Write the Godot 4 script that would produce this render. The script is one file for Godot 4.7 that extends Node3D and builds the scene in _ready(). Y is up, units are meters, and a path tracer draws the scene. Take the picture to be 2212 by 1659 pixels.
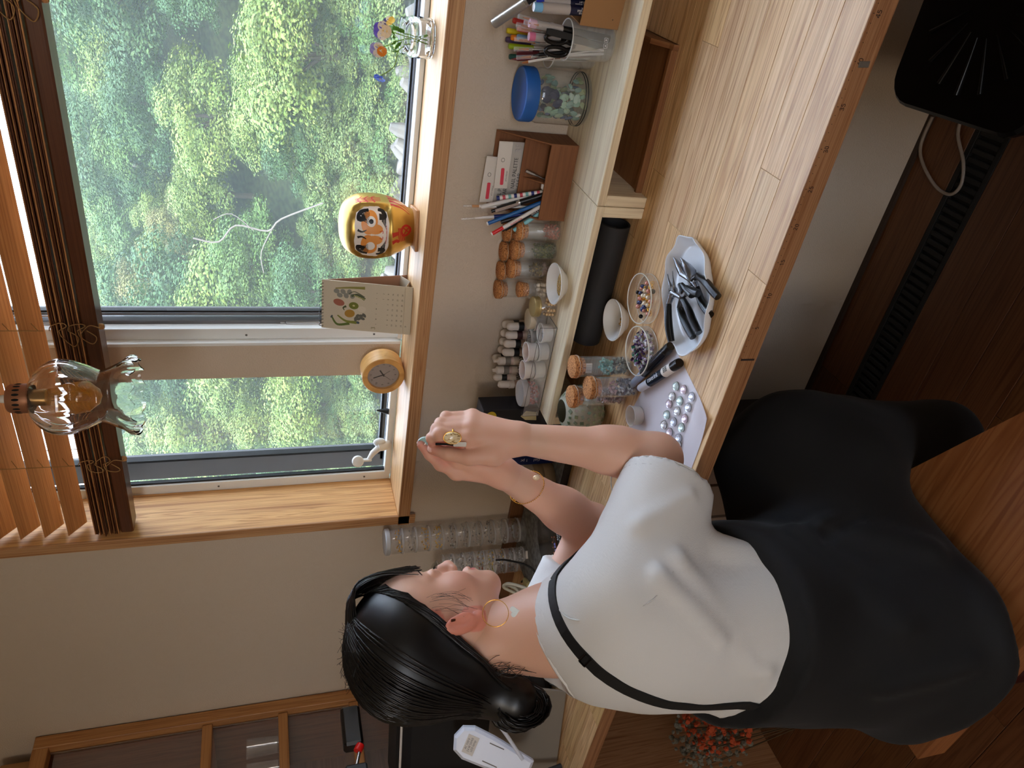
extends Node3D
# A woman holds a glass piece up to the daylight at her work desk below a wide window.
# The photograph lies on its side, so the camera is rolled a quarter turn. y is up, metres.

const DESK := 0.737
const SILL := 1.083
const SHELF := 0.829
const WALL := -1.33

var rng := RandomNumberGenerator.new()
var mats := {}
var texs := {}
var counts := {}
var X := Transform3D()
var tint := Color.WHITE
var PX := Transform2D()


func _ready() -> void:
	rng.seed = 20240
	# camera
	var cam := Camera3D.new()
	cam.name = "camera"
	cam.fov = rad_to_deg(2.0 * atan(829.5 / 1603.1))
	cam.near = 0.05
	cam.far = 400.0
	cam.basis = Basis(Vector3.UP, deg_to_rad(35.1903)) * Basis(Vector3.RIGHT, deg_to_rad(-18.0779)) * Basis(Vector3.BACK, deg_to_rad(-91.7151))
	cam.position = Vector3(0, 1.375, 0)
	add_child(cam)
	cam.current = true
	# sky: bright haze
	var env := Environment.new()
	env.background_mode = Environment.BG_SKY
	var sm := ProceduralSkyMaterial.new()
	sm.sky_top_color = Color(0.80, 0.88, 1.0)
	sm.sky_horizon_color = Color(0.97, 0.98, 1.0)
	sm.sky_curve = 0.2
	sm.ground_bottom_color = Color(0.25, 0.27, 0.22)
	sm.ground_horizon_color = Color(0.5, 0.52, 0.48)
	sm.sun_angle_max = 1.0
	var sky := Sky.new()
	sky.sky_material = sm
	env.sky = sky
	env.background_energy_multiplier = SKY_ENERGY
	env.ambient_light_source = Environment.AMBIENT_SOURCE_SKY
	env.tonemap_mode = Environment.TONE_MAPPER_LINEAR
	env.tonemap_exposure = 1.0
	env.sdfgi_enabled = true
	env.ssao_enabled = true
	env.ssil_enabled = true
	env.volumetric_fog_enabled = true
	env.volumetric_fog_density = 0.0
	var we := WorldEnvironment.new()
	we.name = "world_environment"
	we.environment = env
	add_child(we)
	# sun behind the house, high: it lights the hillside, the roof keeps it out of the room
	var sun := DirectionalLight3D.new()
	sun.name = "sun"
	sun.light_color = Color(1.0, 0.95, 0.84)
	sun.light_energy = SUN_ENERGY
	sun.light_angular_distance = 3.0
	sun.shadow_enabled = true
	sun.basis = Basis.looking_at(Vector3(0.35, -1.0, -0.72).normalized())
	add_child(sun)
	build_room()
	build_window()
	build_outdoors()
	build_desk()
	build_all()


const SKY_ENERGY := 9.5
const SUN_ENERGY := 0.8

# ---------------------------------------------------------------- helpers
func mat(key: String, col: Color, rough := 0.6, metal := 0.0) -> StandardMaterial3D:
	if mats.has(key):
		return mats[key]
	var m := StandardMaterial3D.new()
	m.resource_name = key
	m.albedo_color = col
	m.roughness = rough
	m.metallic = metal
	m.vertex_color_use_as_albedo = true
	mats[key] = m
	return m


func pane(key: String, col: Color, alpha := 0.08) -> StandardMaterial3D:
	var m := mat(key, Color(col.r, col.g, col.b, alpha), 0.03)
	m.transparency = BaseMaterial3D.TRANSPARENCY_ALPHA
	m.vertex_color_use_as_albedo = false
	return m


func solid_glass(key: String, col: Color, alpha := 0.0, scale := 0.05) -> StandardMaterial3D:
	var m := mat(key, Color(col.r, col.g, col.b, alpha), 0.02)
	m.refraction_enabled = true
	m.refraction_scale = scale
	m.transparency = BaseMaterial3D.TRANSPARENCY_ALPHA
	m.vertex_color_use_as_albedo = false
	return m


func noise_tex(key: String, freq: float, ramp: Array, octaves := 4, size := 512, kind := FastNoiseLite.TYPE_SIMPLEX_SMOOTH, normal := false, bump := 2.0, warp := 0.0) -> NoiseTexture2D:
	if texs.has(key):
		return texs[key]
	var n := FastNoiseLite.new()
	n.seed = texs.size() * 7 + 3
	n.noise_type = kind
	n.frequency = freq
	n.fractal_octaves = octaves
	if warp > 0.0:
		n.domain_warp_enabled = true
		n.domain_warp_amplitude = warp
		n.domain_warp_frequency = freq * 0.8
	var t := NoiseTexture2D.new()
	t.width = size
	t.height = size
	t.seamless = true
	t.noise = n
	if normal:
		t.as_normal_map = true
		t.bump_strength = bump
	else:
		var g := Gradient.new()
		var offs := PackedFloat32Array()
		var cols := PackedColorArray()
		for e in ramp:
			offs.append(e[0])
			cols.append(e[1])
		g.offsets = offs
		g.colors = cols
		t.color_ramp = g
	texs[key] = t
	return t


# growth rings: many thin dark lines over a light ground
func wood(key: String, light: Color, dark: Color, su: float, sv: float, rough := 0.55, lines := 5, strength := 0.6) -> StandardMaterial3D:
	if mats.has(key):
		return mats[key]
	var tk := "grain%d_%d" % [lines, int(strength * 10)]
	var ramp := []
	for i in lines:
		var a := 0.12 + 0.76 * i / lines
		var w := 0.76 / lines
		ramp.append([a, Color(1, 1, 1)])
		ramp.append([a + w * 0.55, Color(1, 1, 1).lerp(Color(0.93, 0.89, 0.85), strength)])
		ramp.append([a + w * 0.78, Color(1, 1, 1).lerp(Color(0.80, 0.71, 0.62), strength)])
	var m := mat(key, light, rough)
	m.albedo_texture = noise_tex(tk, 0.006, ramp, 3, 1024, FastNoiseLite.TYPE_SIMPLEX_SMOOTH, false, 0, 8.0)
	m.uv1_scale = Vector3(su * 0.3, sv, 1)
	m.detail_enabled = true
	m.detail_blend_mode = BaseMaterial3D.BLEND_MODE_MUL
	m.detail_uv_layer = BaseMaterial3D.DETAIL_UV_1
	m.detail_albedo = noise_tex("fibre", 0.03, [[0.15, Color(0.90, 0.87, 0.84)], [0.55, Color(1, 1, 1)]], 4, 512)
	m.albedo_color = light
	return m


func S() -> SurfaceTool:
	var st := SurfaceTool.new()
	st.begin(Mesh.PRIMITIVE_TRIANGLES)
	X = Transform3D()
	tint = Color.WHITE
	return st


func vtx(st: SurfaceTool, p: Vector3, n: Vector3, uv := Vector2.ZERO) -> void:
	st.set_normal((X.basis * n).normalized())
	st.set_uv(uv)
	st.set_color(tint)
	st.add_vertex(X * p)


# a, b, c anticlockwise seen from outside
func tri(st: SurfaceTool, a: Vector3, b: Vector3, c: Vector3, uvs := []) -> void:
	var n := (b - a).cross(c - a).normalized()
	if uvs.is_empty():
		uvs = [Vector2(a.x, a.z), Vector2(b.x, b.z), Vector2(c.x, c.z)]
	vtx(st, a, n, uvs[0])
	vtx(st, c, n, uvs[2])
	vtx(st, b, n, uvs[1])


func quad(st: SurfaceTool, a: Vector3, b: Vector3, c: Vector3, d: Vector3, uvs := []) -> void:
	if uvs.is_empty():
		tri(st, a, b, c)
		tri(st, a, c, d)
	else:
		tri(st, a, b, c, [uvs[0], uvs[1], uvs[2]])
		tri(st, a, c, d, [uvs[0], uvs[2], uvs[3]])


func obj(called: String, st: SurfaceTool, m: Material, parent: Node = null) -> MeshInstance3D:
	var o := MeshInstance3D.new()
	o.mesh = st.commit()
	o.material_override = m
	put(called, o, parent)
	return o


func put(called: String, o: Node3D, parent: Node = null) -> void:
	if parent == null:
		parent = self
	var k := str(parent.get_instance_id()) + called
	if counts.has(k):
		o.name = "%s_%03d" % [called, counts[k]]
		counts[k] += 1
	else:
		o.name = called
		counts[k] = 1
	parent.add_child(o, true)


func thing(called: String, label: String, category: String, at := Vector3.ZERO, turn := 0.0, group := "") -> Node3D:
	var o := Node3D.new()
	put(called, o)
	o.position = at
	o.rotation.y = turn
	tag(o, label, category, group)
	return o


func tag(o: Node, label: String, category := "", group := "", kind := "") -> Node:
	if label:
		o.set_meta("label", label)
	if category:
		o.set_meta("category", category)
	if group:
		o.set_meta("group", group)
	if kind:
		o.set_meta("kind", kind)
	return o


func struct(called: String, st: SurfaceTool, m: Material, label: String, category: String) -> MeshInstance3D:
	var o := obj(called, st, m)
	tag(o, label, category, "", "structure")
	return o


func dup(root: Node3D, at: Vector3, turn := 0.0, label := "", group := "") -> Node3D:
	var r: Node3D = root.duplicate()
	put(str(root.get_meta("kind_name", root.name)), r)
	r.position = at
	r.rotation = Vector3(0, turn, 0)
	if label:
		r.set_meta("label", label)
	if group:
		r.set_meta("group", group)
	return r


# box with chamfered edges; ga = axis of the grain
func box(st: SurfaceTool, c: Vector3, s: Vector3, b := 0.0, ga := 0, off := Vector2.ZERO) -> void:
	var h := s * 0.5
	var ax := [[0, 1, 2], [1, 2, 0], [2, 0, 1]]
	b = minf(b, minf(h.x, minf(h.y, h.z)) * 0.9)
	for k in 3:
		var u: int = ax[k][1]
		var w: int = ax[k][2]
		for sg in [1.0, -1.0]:
			var q := []
			var uv := []
			for e in [[-1, -1], [1, -1], [1, 1], [-1, 1]]:
				var p := Vector3.ZERO
				p[k] = h[k] * sg
				p[u] = (h[u] - b) * e[0] * sg
				p[w] = (h[w] - b) * e[1]
				p += c
				q.append(p)
				var au := ga if ga != k else u
				var aw := (3 - k - au)
				uv.append(Vector2(p[au], p[aw]) + off)
			quad(st, q[0], q[1], q[2], q[3], uv)
	if b <= 0.0:
		return
	for k in 3:
		var u: int = ax[k][1]
		var w: int = ax[k][2]
		for su in [1.0, -1.0]:
			for sw in [1.0, -1.0]:
				var p0 := Vector3.ZERO
				p0[u] = h[u] * su
				p0[w] = (h[w] - b) * sw
				var p1 := Vector3.ZERO
				p1[u] = (h[u] - b) * su
				p1[w] = h[w] * sw
				var a := p0
				var d := p1
				a[k] = -(h[k] - b)
				d[k] = -(h[k] - b)
				var a2 := p0
				var d2 := p1
				a2[k] = h[k] - b
				d2[k] = h[k] - b
				var uvq := [Vector2(a[ga], 0) + off, Vector2(d[ga], b) + off, Vector2(d2[ga], b) + off, Vector2(a2[ga], 0) + off]
				if su * sw > 0.0:
					quad(st, c + a, c + d, c + d2, c + a2, uvq)
				else:
					quad(st, c + a, c + a2, c + d2, c + d, [uvq[0], uvq[3], uvq[2], uvq[1]])
	for sx in [1.0, -1.0]:
		for sy in [1.0, -1.0]:
			for sz in [1.0, -1.0]:
				var px := c + Vector3(h.x * sx, (h.y - b) * sy, (h.z - b) * sz)
				var py := c + Vector3((h.x - b) * sx, h.y * sy, (h.z - b) * sz)
				var pz := c + Vector3((h.x - b) * sx, (h.y - b) * sy, h.z * sz)
				if sx * sy * sz > 0.0:
					tri(st, px, py, pz)
				else:
					tri(st, px, pz, py)


# profile: [radius, height] from bottom to top along +y (outside on the right)
func lathe(st: SurfaceTool, prof: Array, n := 24, wave := 0, wamp := 0.0, crease := 0.75) -> void:
	var m := prof.size()
	var ns := []
	for i in m - 1:
		var d: Vector2 = prof[i + 1] - prof[i]
		ns.append(Vector2(d.y, -d.x).normalized())
	for i in m - 1:
		var n0: Vector2 = ns[i]
		var n1: Vector2 = ns[i]
		if i > 0 and ns[i].dot(ns[i - 1]) > crease:
			n0 = (ns[i] + ns[i - 1]).normalized()
		if i < m - 2 and ns[i].dot(ns[i + 1]) > crease:
			n1 = (ns[i] + ns[i + 1]).normalized()
		for j in n:
			var a0 := TAU * j / n
			var a1 := TAU * (j + 1) / n
			var P := []
			for e in [[prof[i], a0, n0], [prof[i], a1, n0], [prof[i + 1], a1, n1], [prof[i + 1], a0, n1]]:
				var r: float = e[0].x
				if wave > 0:
					r *= 1.0 + wamp * cos(wave * e[1])
				P.append([Vector3(cos(e[1]) * r, e[0].y, -sin(e[1]) * r), Vector3(cos(e[1]) * e[2].x, e[2].y, -sin(e[1]) * e[2].x), Vector2(e[1] / TAU, e[0].y * 5.0)])
			if prof[i].x > 1e-6 and prof[i + 1].x > 1e-6:
				for k in [0, 2, 1, 0, 3, 2]:
					vtx(st, P[k][0], P[k][1], P[k][2])
			elif prof[i].x > 1e-6:
				for k in [0, 3, 1]:
					vtx(st, P[k][0], P[k][1], P[k][2])
			else:
				for k in [0, 3, 2]:
					vtx(st, P[k][0], P[k][1], P[k][2])


func V2(a: Array) -> Array:
	var o := []
	for i in range(0, a.size(), 2):
		o.append(Vector2(a[i], a[i + 1]))
	return o


func V3(a: Array) -> Array:
	var o := []
	for i in range(0, a.size(), 3):
		o.append(Vector3(a[i], a[i + 1], a[i + 2]))
	return o


# tube through points; rad a number or an array; fl flattens along the frame's second axis
func tube(st: SurfaceTool, pts: Array, rad, n := 8, caps := true, fl := 1.0, up := Vector3.ZERO) -> void:
	var m := pts.size()
	var rings := []
	var ref := up
	for i in m:
		var t: Vector3 = (pts[mini(i + 1, m - 1)] - pts[maxi(i - 1, 0)]).normalized()
		if ref == Vector3.ZERO:
			ref = Vector3.UP if absf(t.y) < 0.9 else Vector3.RIGHT
		var side := t.cross(ref).normalized()
		var nrm := side.cross(t).normalized()
		if up == Vector3.ZERO:
			ref = nrm
		var r: float = rad[i] if rad is Array else rad
		var ring := []
		for j in n:
			var a := TAU * j / n
			var dn := side * cos(a) / maxf(fl, 0.15) * minf(fl, 1.0) + nrm * sin(a)
			ring.append([pts[i] + (side * cos(a) + nrm * sin(a) * fl) * r, (side * cos(a) * fl + nrm * sin(a)).normalized()])
		rings.append([ring, t])
	for i in m - 1:
		for j in n:
			var k := (j + 1) % n
			var A = rings[i][0][j]
			var B = rings[i][0][k]
			var C = rings[i + 1][0][k]
			var D = rings[i + 1][0][j]
			for e in [A, B, C, A, C, D]:
				vtx(st, e[0], e[1], Vector2(float(i), float(j) / n))
	if caps:
		for j in range(1, n - 1):
			var r0: Array = rings[0][0]
			var t0: Vector3 = -rings[0][1]
			vtx(st, r0[0][0], t0); vtx(st, r0[j + 1][0], t0); vtx(st, r0[j][0], t0)
			var r1: Array = rings[m - 1][0]
			var t1: Vector3 = rings[m - 1][1]
			vtx(st, r1[0][0], t1); vtx(st, r1[j][0], t1); vtx(st, r1[j + 1][0], t1)


func smooth(pts: Array, per := 6, closed := false) -> Array:
	var o := []
	var m := pts.size()
	var last := m if closed else m - 1
	for i in last:
		var a = pts[(i - 1 + m) % m] if closed else pts[maxi(i - 1, 0)]
		var b = pts[i]
		var c = pts[(i + 1) % m]
		var d = pts[(i + 2) % m] if closed else pts[mini(i + 2, m - 1)]
		for k in per:
			o.append(b.cubic_interpolate(c, a, d, float(k) / per))
	if not closed:
		o.append(pts[m - 1])
	return o


# polygon in xy pushed out along z by depth, edges chamfered by b
func prism(st: SurfaceTool, poly: PackedVector2Array, depth: float, b := 0.0) -> void:
	if Geometry2D.is_polygon_clockwise(poly):
		poly.reverse()
	var n := poly.size()
	var ins := poly
	if b > 0.0:
		var o := Geometry2D.offset_polygon(poly, -b)
		if o.size() == 1 and o[0].size() == n:
			# keep the point order of the outline
			var best := 0
			for i in n:
				if o[0][i].distance_to(poly[0]) < o[0][best].distance_to(poly[0]):
					best = i
			var r := PackedVector2Array()
			var src := o[0]
			if Geometry2D.is_polygon_clockwise(src):
				src.reverse()
				best = n - 1 - best
			for i in n:
				r.append(src[(best + i) % n])
			ins = r
		else:
			b = 0.0
	var idx := Geometry2D.triangulate_polygon(ins)
	for i in range(0, idx.size(), 3):
		var a := ins[idx[i]]
		var c := ins[idx[i + 1]]
		var d := ins[idx[i + 2]]
		if (c - a).cross(d - a) < 0.0:
			var t := c
			c = d
			d = t
		tri(st, Vector3(a.x, a.y, depth), Vector3(c.x, c.y, depth), Vector3(d.x, d.y, depth), [a, c, d])
		tri(st, Vector3(a.x, a.y, 0), Vector3(d.x, d.y, 0), Vector3(c.x, c.y, 0), [a, d, c])
	for i in n:
		var j := (i + 1) % n
		var p := poly[i]
		var q := poly[j]
		quad(st, Vector3(p.x, p.y, b), Vector3(q.x, q.y, b), Vector3(q.x, q.y, depth - b), Vector3(p.x, p.y, depth - b))
		if b > 0.0:
			var pi := ins[i]
			var qi := ins[j]
			quad(st, Vector3(p.x, p.y, depth - b), Vector3(q.x, q.y, depth - b), Vector3(qi.x, qi.y, depth), Vector3(pi.x, pi.y, depth))
			quad(st, Vector3(pi.x, pi.y, 0), Vector3(qi.x, qi.y, 0), Vector3(q.x, q.y, b), Vector3(p.x, p.y, b))


func P2(a: Array) -> PackedVector2Array:
	var o := PackedVector2Array()
	for i in range(0, a.size(), 2):
		o.append(Vector2(a[i], a[i + 1]))
	return o


func round_rect(w: float, h: float, r: float, k := 4) -> PackedVector2Array:
	var o := PackedVector2Array()
	for c in [[w / 2 - r, h / 2 - r, 0.0], [-w / 2 + r, h / 2 - r, PI / 2], [-w / 2 + r, -h / 2 + r, PI], [w / 2 - r, -h / 2 + r, PI * 1.5]]:
		for i in k + 1:
			var a: float = c[2] + PI / 2 * i / k
			o.append(Vector2(c[0] + cos(a) * r, c[1] + sin(a) * r))
	return o


func ball(st: SurfaceTool, c: Vector3, r: Vector3, n := 12, m := 8) -> void:
	for i in m:
		for j in n:
			var q := []
			for e in [[i, j], [i + 1, j], [i + 1, j + 1], [i, j + 1]]:
				var th: float = PI * e[0] / m
				var ph: float = TAU * e[1] / n
				var d := Vector3(sin(th) * cos(ph), cos(th), -sin(th) * sin(ph))
				q.append([c + d * r, (d / r).normalized(), Vector2(float(e[1]) / n, float(e[0]) / m)])
			if i > 0:
				for k in [0, 3, 2]:
					vtx(st, q[k][0], q[k][1], q[k][2])
			if i < m - 1:
				for k in [0, 2, 1]:
					vtx(st, q[k][0], q[k][1], q[k][2])


# low lump with flat facets
func lump(st: SurfaceTool, c: Vector3, r: Vector3, jag := 0.25, n := 6, m := 4) -> void:
	var g := []
	for i in m + 1:
		var row := []
		for j in n:
			var th := PI * i / m
			var ph := TAU * (j + 0.5 * (i % 2)) / n
			var k := 1.0 + rng.randf_range(-jag, jag)
			if (i == 0 or i == m) and j > 0:
				row.append(row[0])
			else:
				row.append(c + Vector3(sin(th) * cos(ph), cos(th), -sin(th) * sin(ph)) * r * k)
		g.append(row)
	for i in m:
		for j in n:
			var j2 := (j + 1) % n
			if i > 0:
				tri(st, g[i][j], g[i + 1][j2], g[i][j2])
			if i < m - 1:
				tri(st, g[i][j], g[i + 1][j], g[i + 1][j2])


func text(parent: Node, called: String, s: String, height: float, xf: Transform3D, m: Material, face := "Droid Sans", weight := 400, depth := 0.0003) -> MeshInstance3D:
	var f := SystemFont.new()
	f.font_names = PackedStringArray([face])
	f.font_weight = weight
	var t := TextMesh.new()
	t.text = s
	t.font = f
	t.font_size = 32
	t.pixel_size = height / 24.0
	t.depth = depth
	t.curve_step = 2.0
	var o := MeshInstance3D.new()
	o.mesh = t
	o.material_override = m
	put(called, o, parent)
	o.transform = xf
	return o


func look(z: Vector3, up := Vector3.UP) -> Basis:
	var bz := z.normalized()
	var bx := up.cross(bz).normalized()
	return Basis(bx, bz.cross(bx), bz)


# basis whose y runs along d
func along(d: Vector3, ref := Vector3.RIGHT) -> Basis:
	var by := d.normalized()
	if absf(by.dot(ref)) > 0.95:
		ref = Vector3.FORWARD
	var bz := ref.cross(by).normalized()
	return Basis(by.cross(bz), by, bz)


func rv(a: float, b: float) -> float:
	return rng.randf_range(a, b)


func shade(c: Color, k: float) -> Color:
	return Color(c.r * k, c.g * k, c.b * k)


func L(c: Color) -> Color:
	return c.srgb_to_linear()


# ---------------------------------------------------------------- the room
func build_room() -> void:
	var plaster := mat("plaster", Color(0.80, 0.735, 0.655), 0.9)
	plaster.normal_enabled = true
	plaster.normal_texture = noise_tex("plaster_n", 0.09, [], 3, 512, FastNoiseLite.TYPE_SIMPLEX_SMOOTH, true, 2.2)
	plaster.normal_scale = 0.55
	plaster.uv1_triplanar = true
	plaster.uv1_world_triplanar = true
	plaster.uv1_scale = Vector3(4, 4, 4)
	# wall with the wide window opening
	var st := S()
	var z := -1.41
	var oL := -1.34
	var oR := 0.58
	var oB := 1.053
	var oT := 2.25
	box(st, Vector3((-2.6 + oL) / 2, 1.25, z), Vector3(oL + 2.6, 2.5, 0.16))
	box(st, Vector3((2.4 + oR) / 2, 1.25, z), Vector3(2.4 - oR, 2.5, 0.16))
	box(st, Vector3((oL + oR) / 2, oB / 2, z), Vector3(oR - oL, oB, 0.16))
	box(st, Vector3((oL + oR) / 2, (2.5 + oT) / 2, z), Vector3(oR - oL, 2.5 - oT, 0.16))
	struct("wall_back", st, plaster, "beige plastered wall with the wide wooden window above the desk", "wall")
	st = S()
	box(st, Vector3(-2.52, 1.25, 0.85), Vector3(0.16, 2.5, 4.4))
	struct("wall_left", st, plaster, "beige plastered wall behind the glazed bookcase", "wall")
	# right and front walls, out of view; window openings placed to light the room
	st = S()
	box(st, Vector3(2.48, 0.55, 0.85), Vector3(0.16, 1.1, 4.4))
	box(st, Vector3(2.48, 2.35, 0.85), Vector3(0.16, 0.3, 4.4))
	box(st, Vector3(2.48, 1.65, 0.55), Vector3(0.16, 1.1, 3.8))
	box(st, Vector3(2.48, 1.65, 2.95), Vector3(0.16, 1.1, 0.2))
	struct("wall_right", st, plaster, "beige plastered wall out of frame on the right, with an unseen side window placed to light the room", "wall")
	st = S()
	box(st, Vector3(-1.2, 1.25, 3.13), Vector3(2.8, 2.5, 0.16))
	box(st, Vector3(2.2, 1.25, 3.13), Vector3(0.8, 2.5, 0.16))
	box(st, Vector3(1.0, 2.4, 3.13), Vector3(1.6, 0.2, 0.16))
	box(st, Vector3(1.0, 0.7, 3.13), Vector3(1.6, 1.4, 0.16))
	struct("wall_front", st, plaster, "beige plastered wall behind the camera, with an unseen high window placed to light the room", "wall")
	st = S()
	box(st, Vector3(-0.06, 2.58, 0.85), Vector3(5.3, 0.16, 4.8))
	struct("ceiling", st, mat("ceiling_white", Color(0.86, 0.84, 0.80), 0.9), "plain pale ceiling, out of frame above", "ceiling")
	# floor: long boards along the window wall, each its own piece
	st = S()
	box(st, Vector3(-0.06, -0.07, 0.85), Vector3(5.3, 0.1, 4.8))
	var fl := struct("floor", st, mat("subfloor", Color(0.12, 0.08, 0.05), 0.9), "dark wooden board floor under the desk", "floor")
	var fm := wood("floor_wood", Color(0.44, 0.28, 0.165), Color(0.3, 0.2, 0.1), 0.35, 3.0, 0.42, 5, 0.9)
	var zz := -1.33
	var row := 0
	while zz < 1.0:
		var w := 0.121 if row == 0 else (0.085 if row == 1 else 0.09)
		if row == 1:
			zz += 0.0
		var x0 := -2.44 - rv(0.0, 0.6)
		while x0 < 1.2:
			var ln := rv(0.7, 1.1)
			if row == 1:
				break
			st = S()
			var t := rv(0.78, 1.1)
			tint = Color(t, t * rv(0.94, 1.03), t * rv(0.88, 1.05))
			var xa := maxf(x0, -2.44)
			box(st, Vector3((xa + x0 + ln) / 2, -0.01, zz + w / 2), Vector3(x0 + ln - xa - 0.0008, 0.02, w - 0.0012), 0.0008, 0, Vector2(rv(0, 9), rv(0, 9)))
			obj("floor_board", st, fm, fl)
			x0 += ln
		zz += w
		row += 1
	# black slotted floor grille along the wall
	var gm := mat("grille_black", Color(0.075, 0.075, 0.07), 0.7)
	var g := thing("floor_grille", "long black slotted air grille let into the floor along the wall", "floor grille", Vector3(0, 0, -1.1665))
	st = S()
	box(st, Vector3(-0.7, -0.008, -0.036), Vector3(3.4, 0.016, 0.012), 0.001)
	box(st, Vector3(-0.7, -0.008, 0.036), Vector3(3.4, 0.016, 0.012), 0.001)
	box(st, Vector3(-0.7, -0.014, 0), Vector3(3.4, 0.006, 0.08))
	obj("frame", st, gm, g)
	st = S()
	box(st, Vector3(0, -0.006, 0), Vector3(0.011, 0.01, 0.058), 0.0015)
	var slat := st.commit()
	for i in 96:
		var o := MeshInstance3D.new()
		o.mesh = slat
		o.material_override = gm
		put("slat", o, g)
		o.position = Vector3(-1.75 + i * 0.018, 0, 0)
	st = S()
	box(st, Vector3(-0.06, 0.004, WALL + 0.006), Vector3(4.6, 0.008, 0.012))  # thin dark brown strip along the foot of the wall
	struct("baseboard_back", st, mat("dark_strip", Color(0.23, 0.17, 0.13), 0.8), "thin dark strip where the wall meets the floor boards", "baseboard")


# ---------------------------------------------------------------- window and blind
func build_window() -> void:
	var pine := wood("pine", Color(0.93, 0.77, 0.56), Color(), 0.25, 4.0, 0.5, 6, 0.7)
	var pine2 := wood("pine_jamb", Color(0.90, 0.70, 0.45), Color(), 0.3, 5.0, 0.5, 7, 0.9)
	var pinedark := wood("pine_edge", Color(0.80, 0.62, 0.44), Color(), 0.25, 9.0, 0.55, 6, 1.0)
	var vinyl := mat("vinyl_white", Color(0.90, 0.91, 0.90), 0.35)
	var grey := mat("sash_grey", Color(0.42, 0.42, 0.43), 0.4)
	var black := mat("gasket", Color(0.05, 0.05, 0.055), 0.6)
	var glass := pane("window_glass", Color(0.9, 0.98, 0.95), 0.04)
	# wooden lining
	var st := S()
	box(st, Vector3(-0.38, 1.069, -1.385), Vector3(1.93, 0.028, 0.14), 0.0015, 0)
	var sill := struct("trim_1", st, pine, "pale pine window sill carrying the ornaments", "window sill")
	st = S()
	box(st, Vector3(-0.38, 1.0685, -1.3145), Vector3(1.93, 0.029, 0.006), 0.001, 0)
	obj("sill_edge", st, pinedark, sill)
	st = S()
	box(st, Vector3(-1.3275, 1.668, -1.385), Vector3(0.026, 1.17, 0.14), 0.0015, 1)
	var jamb := struct("trim_2", st, pine2, "warm pine side lining at the left of the window", "window lining")
	st = S()
	box(st, Vector3(-1.328, 1.64, -1.3145), Vector3(0.027, 1.20, 0.006), 0.001, 1)
	obj("jamb_edge", st, pinedark, jamb)
	st = S()
	box(st, Vector3(0.565, 1.668, -1.385), Vector3(0.025, 1.17, 0.14), 0.0015, 1)
	struct("trim_3", st, pine2, "pine side lining at the right of the window, out of frame", "window lining")
	st = S()
	box(st, Vector3(-0.38, 2.237, -1.385), Vector3(1.93, 0.025, 0.14), 0.0015, 0)
	struct("trim_4", st, pine2, "pine top lining of the window, out of frame above", "window lining")
	# beige pier between the two windows
	st = S()
	box(st, Vector3(-0.9445, 1.656, -1.4725), Vector3(0.085, 1.142, 0.035))
	struct("trim_5", st, mats["plaster"], "beige papered pier between the two windows", "window pier")
	# right window: fixed light
	var w := thing("window_1", "large fixed window with a white frame looking onto the wooded hillside", "window")
	tag(w, "", "", "", "structure")
	st = S()
	box(st, Vector3(-0.898, 1.66, -1.471), Vector3(0.008, 1.15, 0.038), 0.001)
	box(st, Vector3(-0.881, 1.66, -1.479), Vector3(0.026, 1.15, 0.022), 0.001)
	box(st, Vector3(-0.17, 1.0885, -1.4725), Vector3(1.44, 0.010, 0.035), 0.001)
	box(st, Vector3(0.54, 1.66, -1.4725), Vector3(0.024, 1.15, 0.035), 0.001)
	box(st, Vector3(-0.17, 2.215, -1.4725), Vector3(1.44, 0.02, 0.035), 0.001)
	obj("frame", st, vinyl, w)
	st = S()
	box(st, Vector3(-0.876, 1.66, -1.508), Vector3(0.03, 1.16, 0.035), 0.001)
	box(st, Vector3(-0.848, 1.66, -1.511), Vector3(0.004, 1.13, 0.03))
	box(st, Vector3(-0.17, 1.086, -1.508), Vector3(1.44, 0.022, 0.035), 0.001)
	box(st, Vector3(0.54, 1.66, -1.508), Vector3(0.024, 1.15, 0.035), 0.001)
	box(st, Vector3(-0.17, 2.215, -1.508), Vector3(1.44, 0.03, 0.035), 0.001)
	obj("sash", st, grey, w)
	st = S()
	box(st, Vector3(-0.8455, 1.66, -1.508), Vector3(0.006, 1.13, 0.014))
	box(st, Vector3(-0.17, 1.099, -1.508), Vector3(1.38, 0.004, 0.014))
	obj("gasket", st, black, w)
	st = S()
	box(st, Vector3(-0.17, 1.655, -1.508), Vector3(1.38, 1.12, 0.004))
	obj("pane", st, glass, w)
	for y in [1.30, 1.80]:
		st = S()
		box(st, Vector3(-0.866, y, -1.488), Vector3(0.008, 0.075, 0.006), 0.002)
		box(st, Vector3(-0.866, y - 0.044, -1.489), Vector3(0.005, 0.01, 0.004), 0.001)
		box(st, Vector3(-0.866, y + 0.044, -1.489), Vector3(0.005, 0.01, 0.004), 0.001)
		obj("latch_plate", st, mat("satin_steel", Color(0.7, 0.7, 0.7), 0.3, 0.8), w)
	for y in [1.145, 1.42, 1.75]:
		st = S()
		X = Transform3D(Basis(Vector3.RIGHT, PI / 2), Vector3(-0.884, y, -1.468))
		lathe(st, V2([0.0025, 0, 0.0025, 0.001, 0, 0.0012]), 8)
		obj("screw", st, mat("screw_grey", Color(0.4, 0.4, 0.4), 0.4, 0.7), w)
	# left window: casement pushed out a little
	w = thing("window_2", "narrow casement window standing slightly open with a white crank handle", "window")
	tag(w, "", "", "", "structure")
	st = S()
	box(st, Vector3(-1.3035, 1.656, -1.4625), Vector3(0.027, 1.142, 0.015), 0.001)
	box(st, Vector3(-1.14, 1.091, -1.4665), Vector3(0.32, 0.016, 0.023), 0.001)
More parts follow.
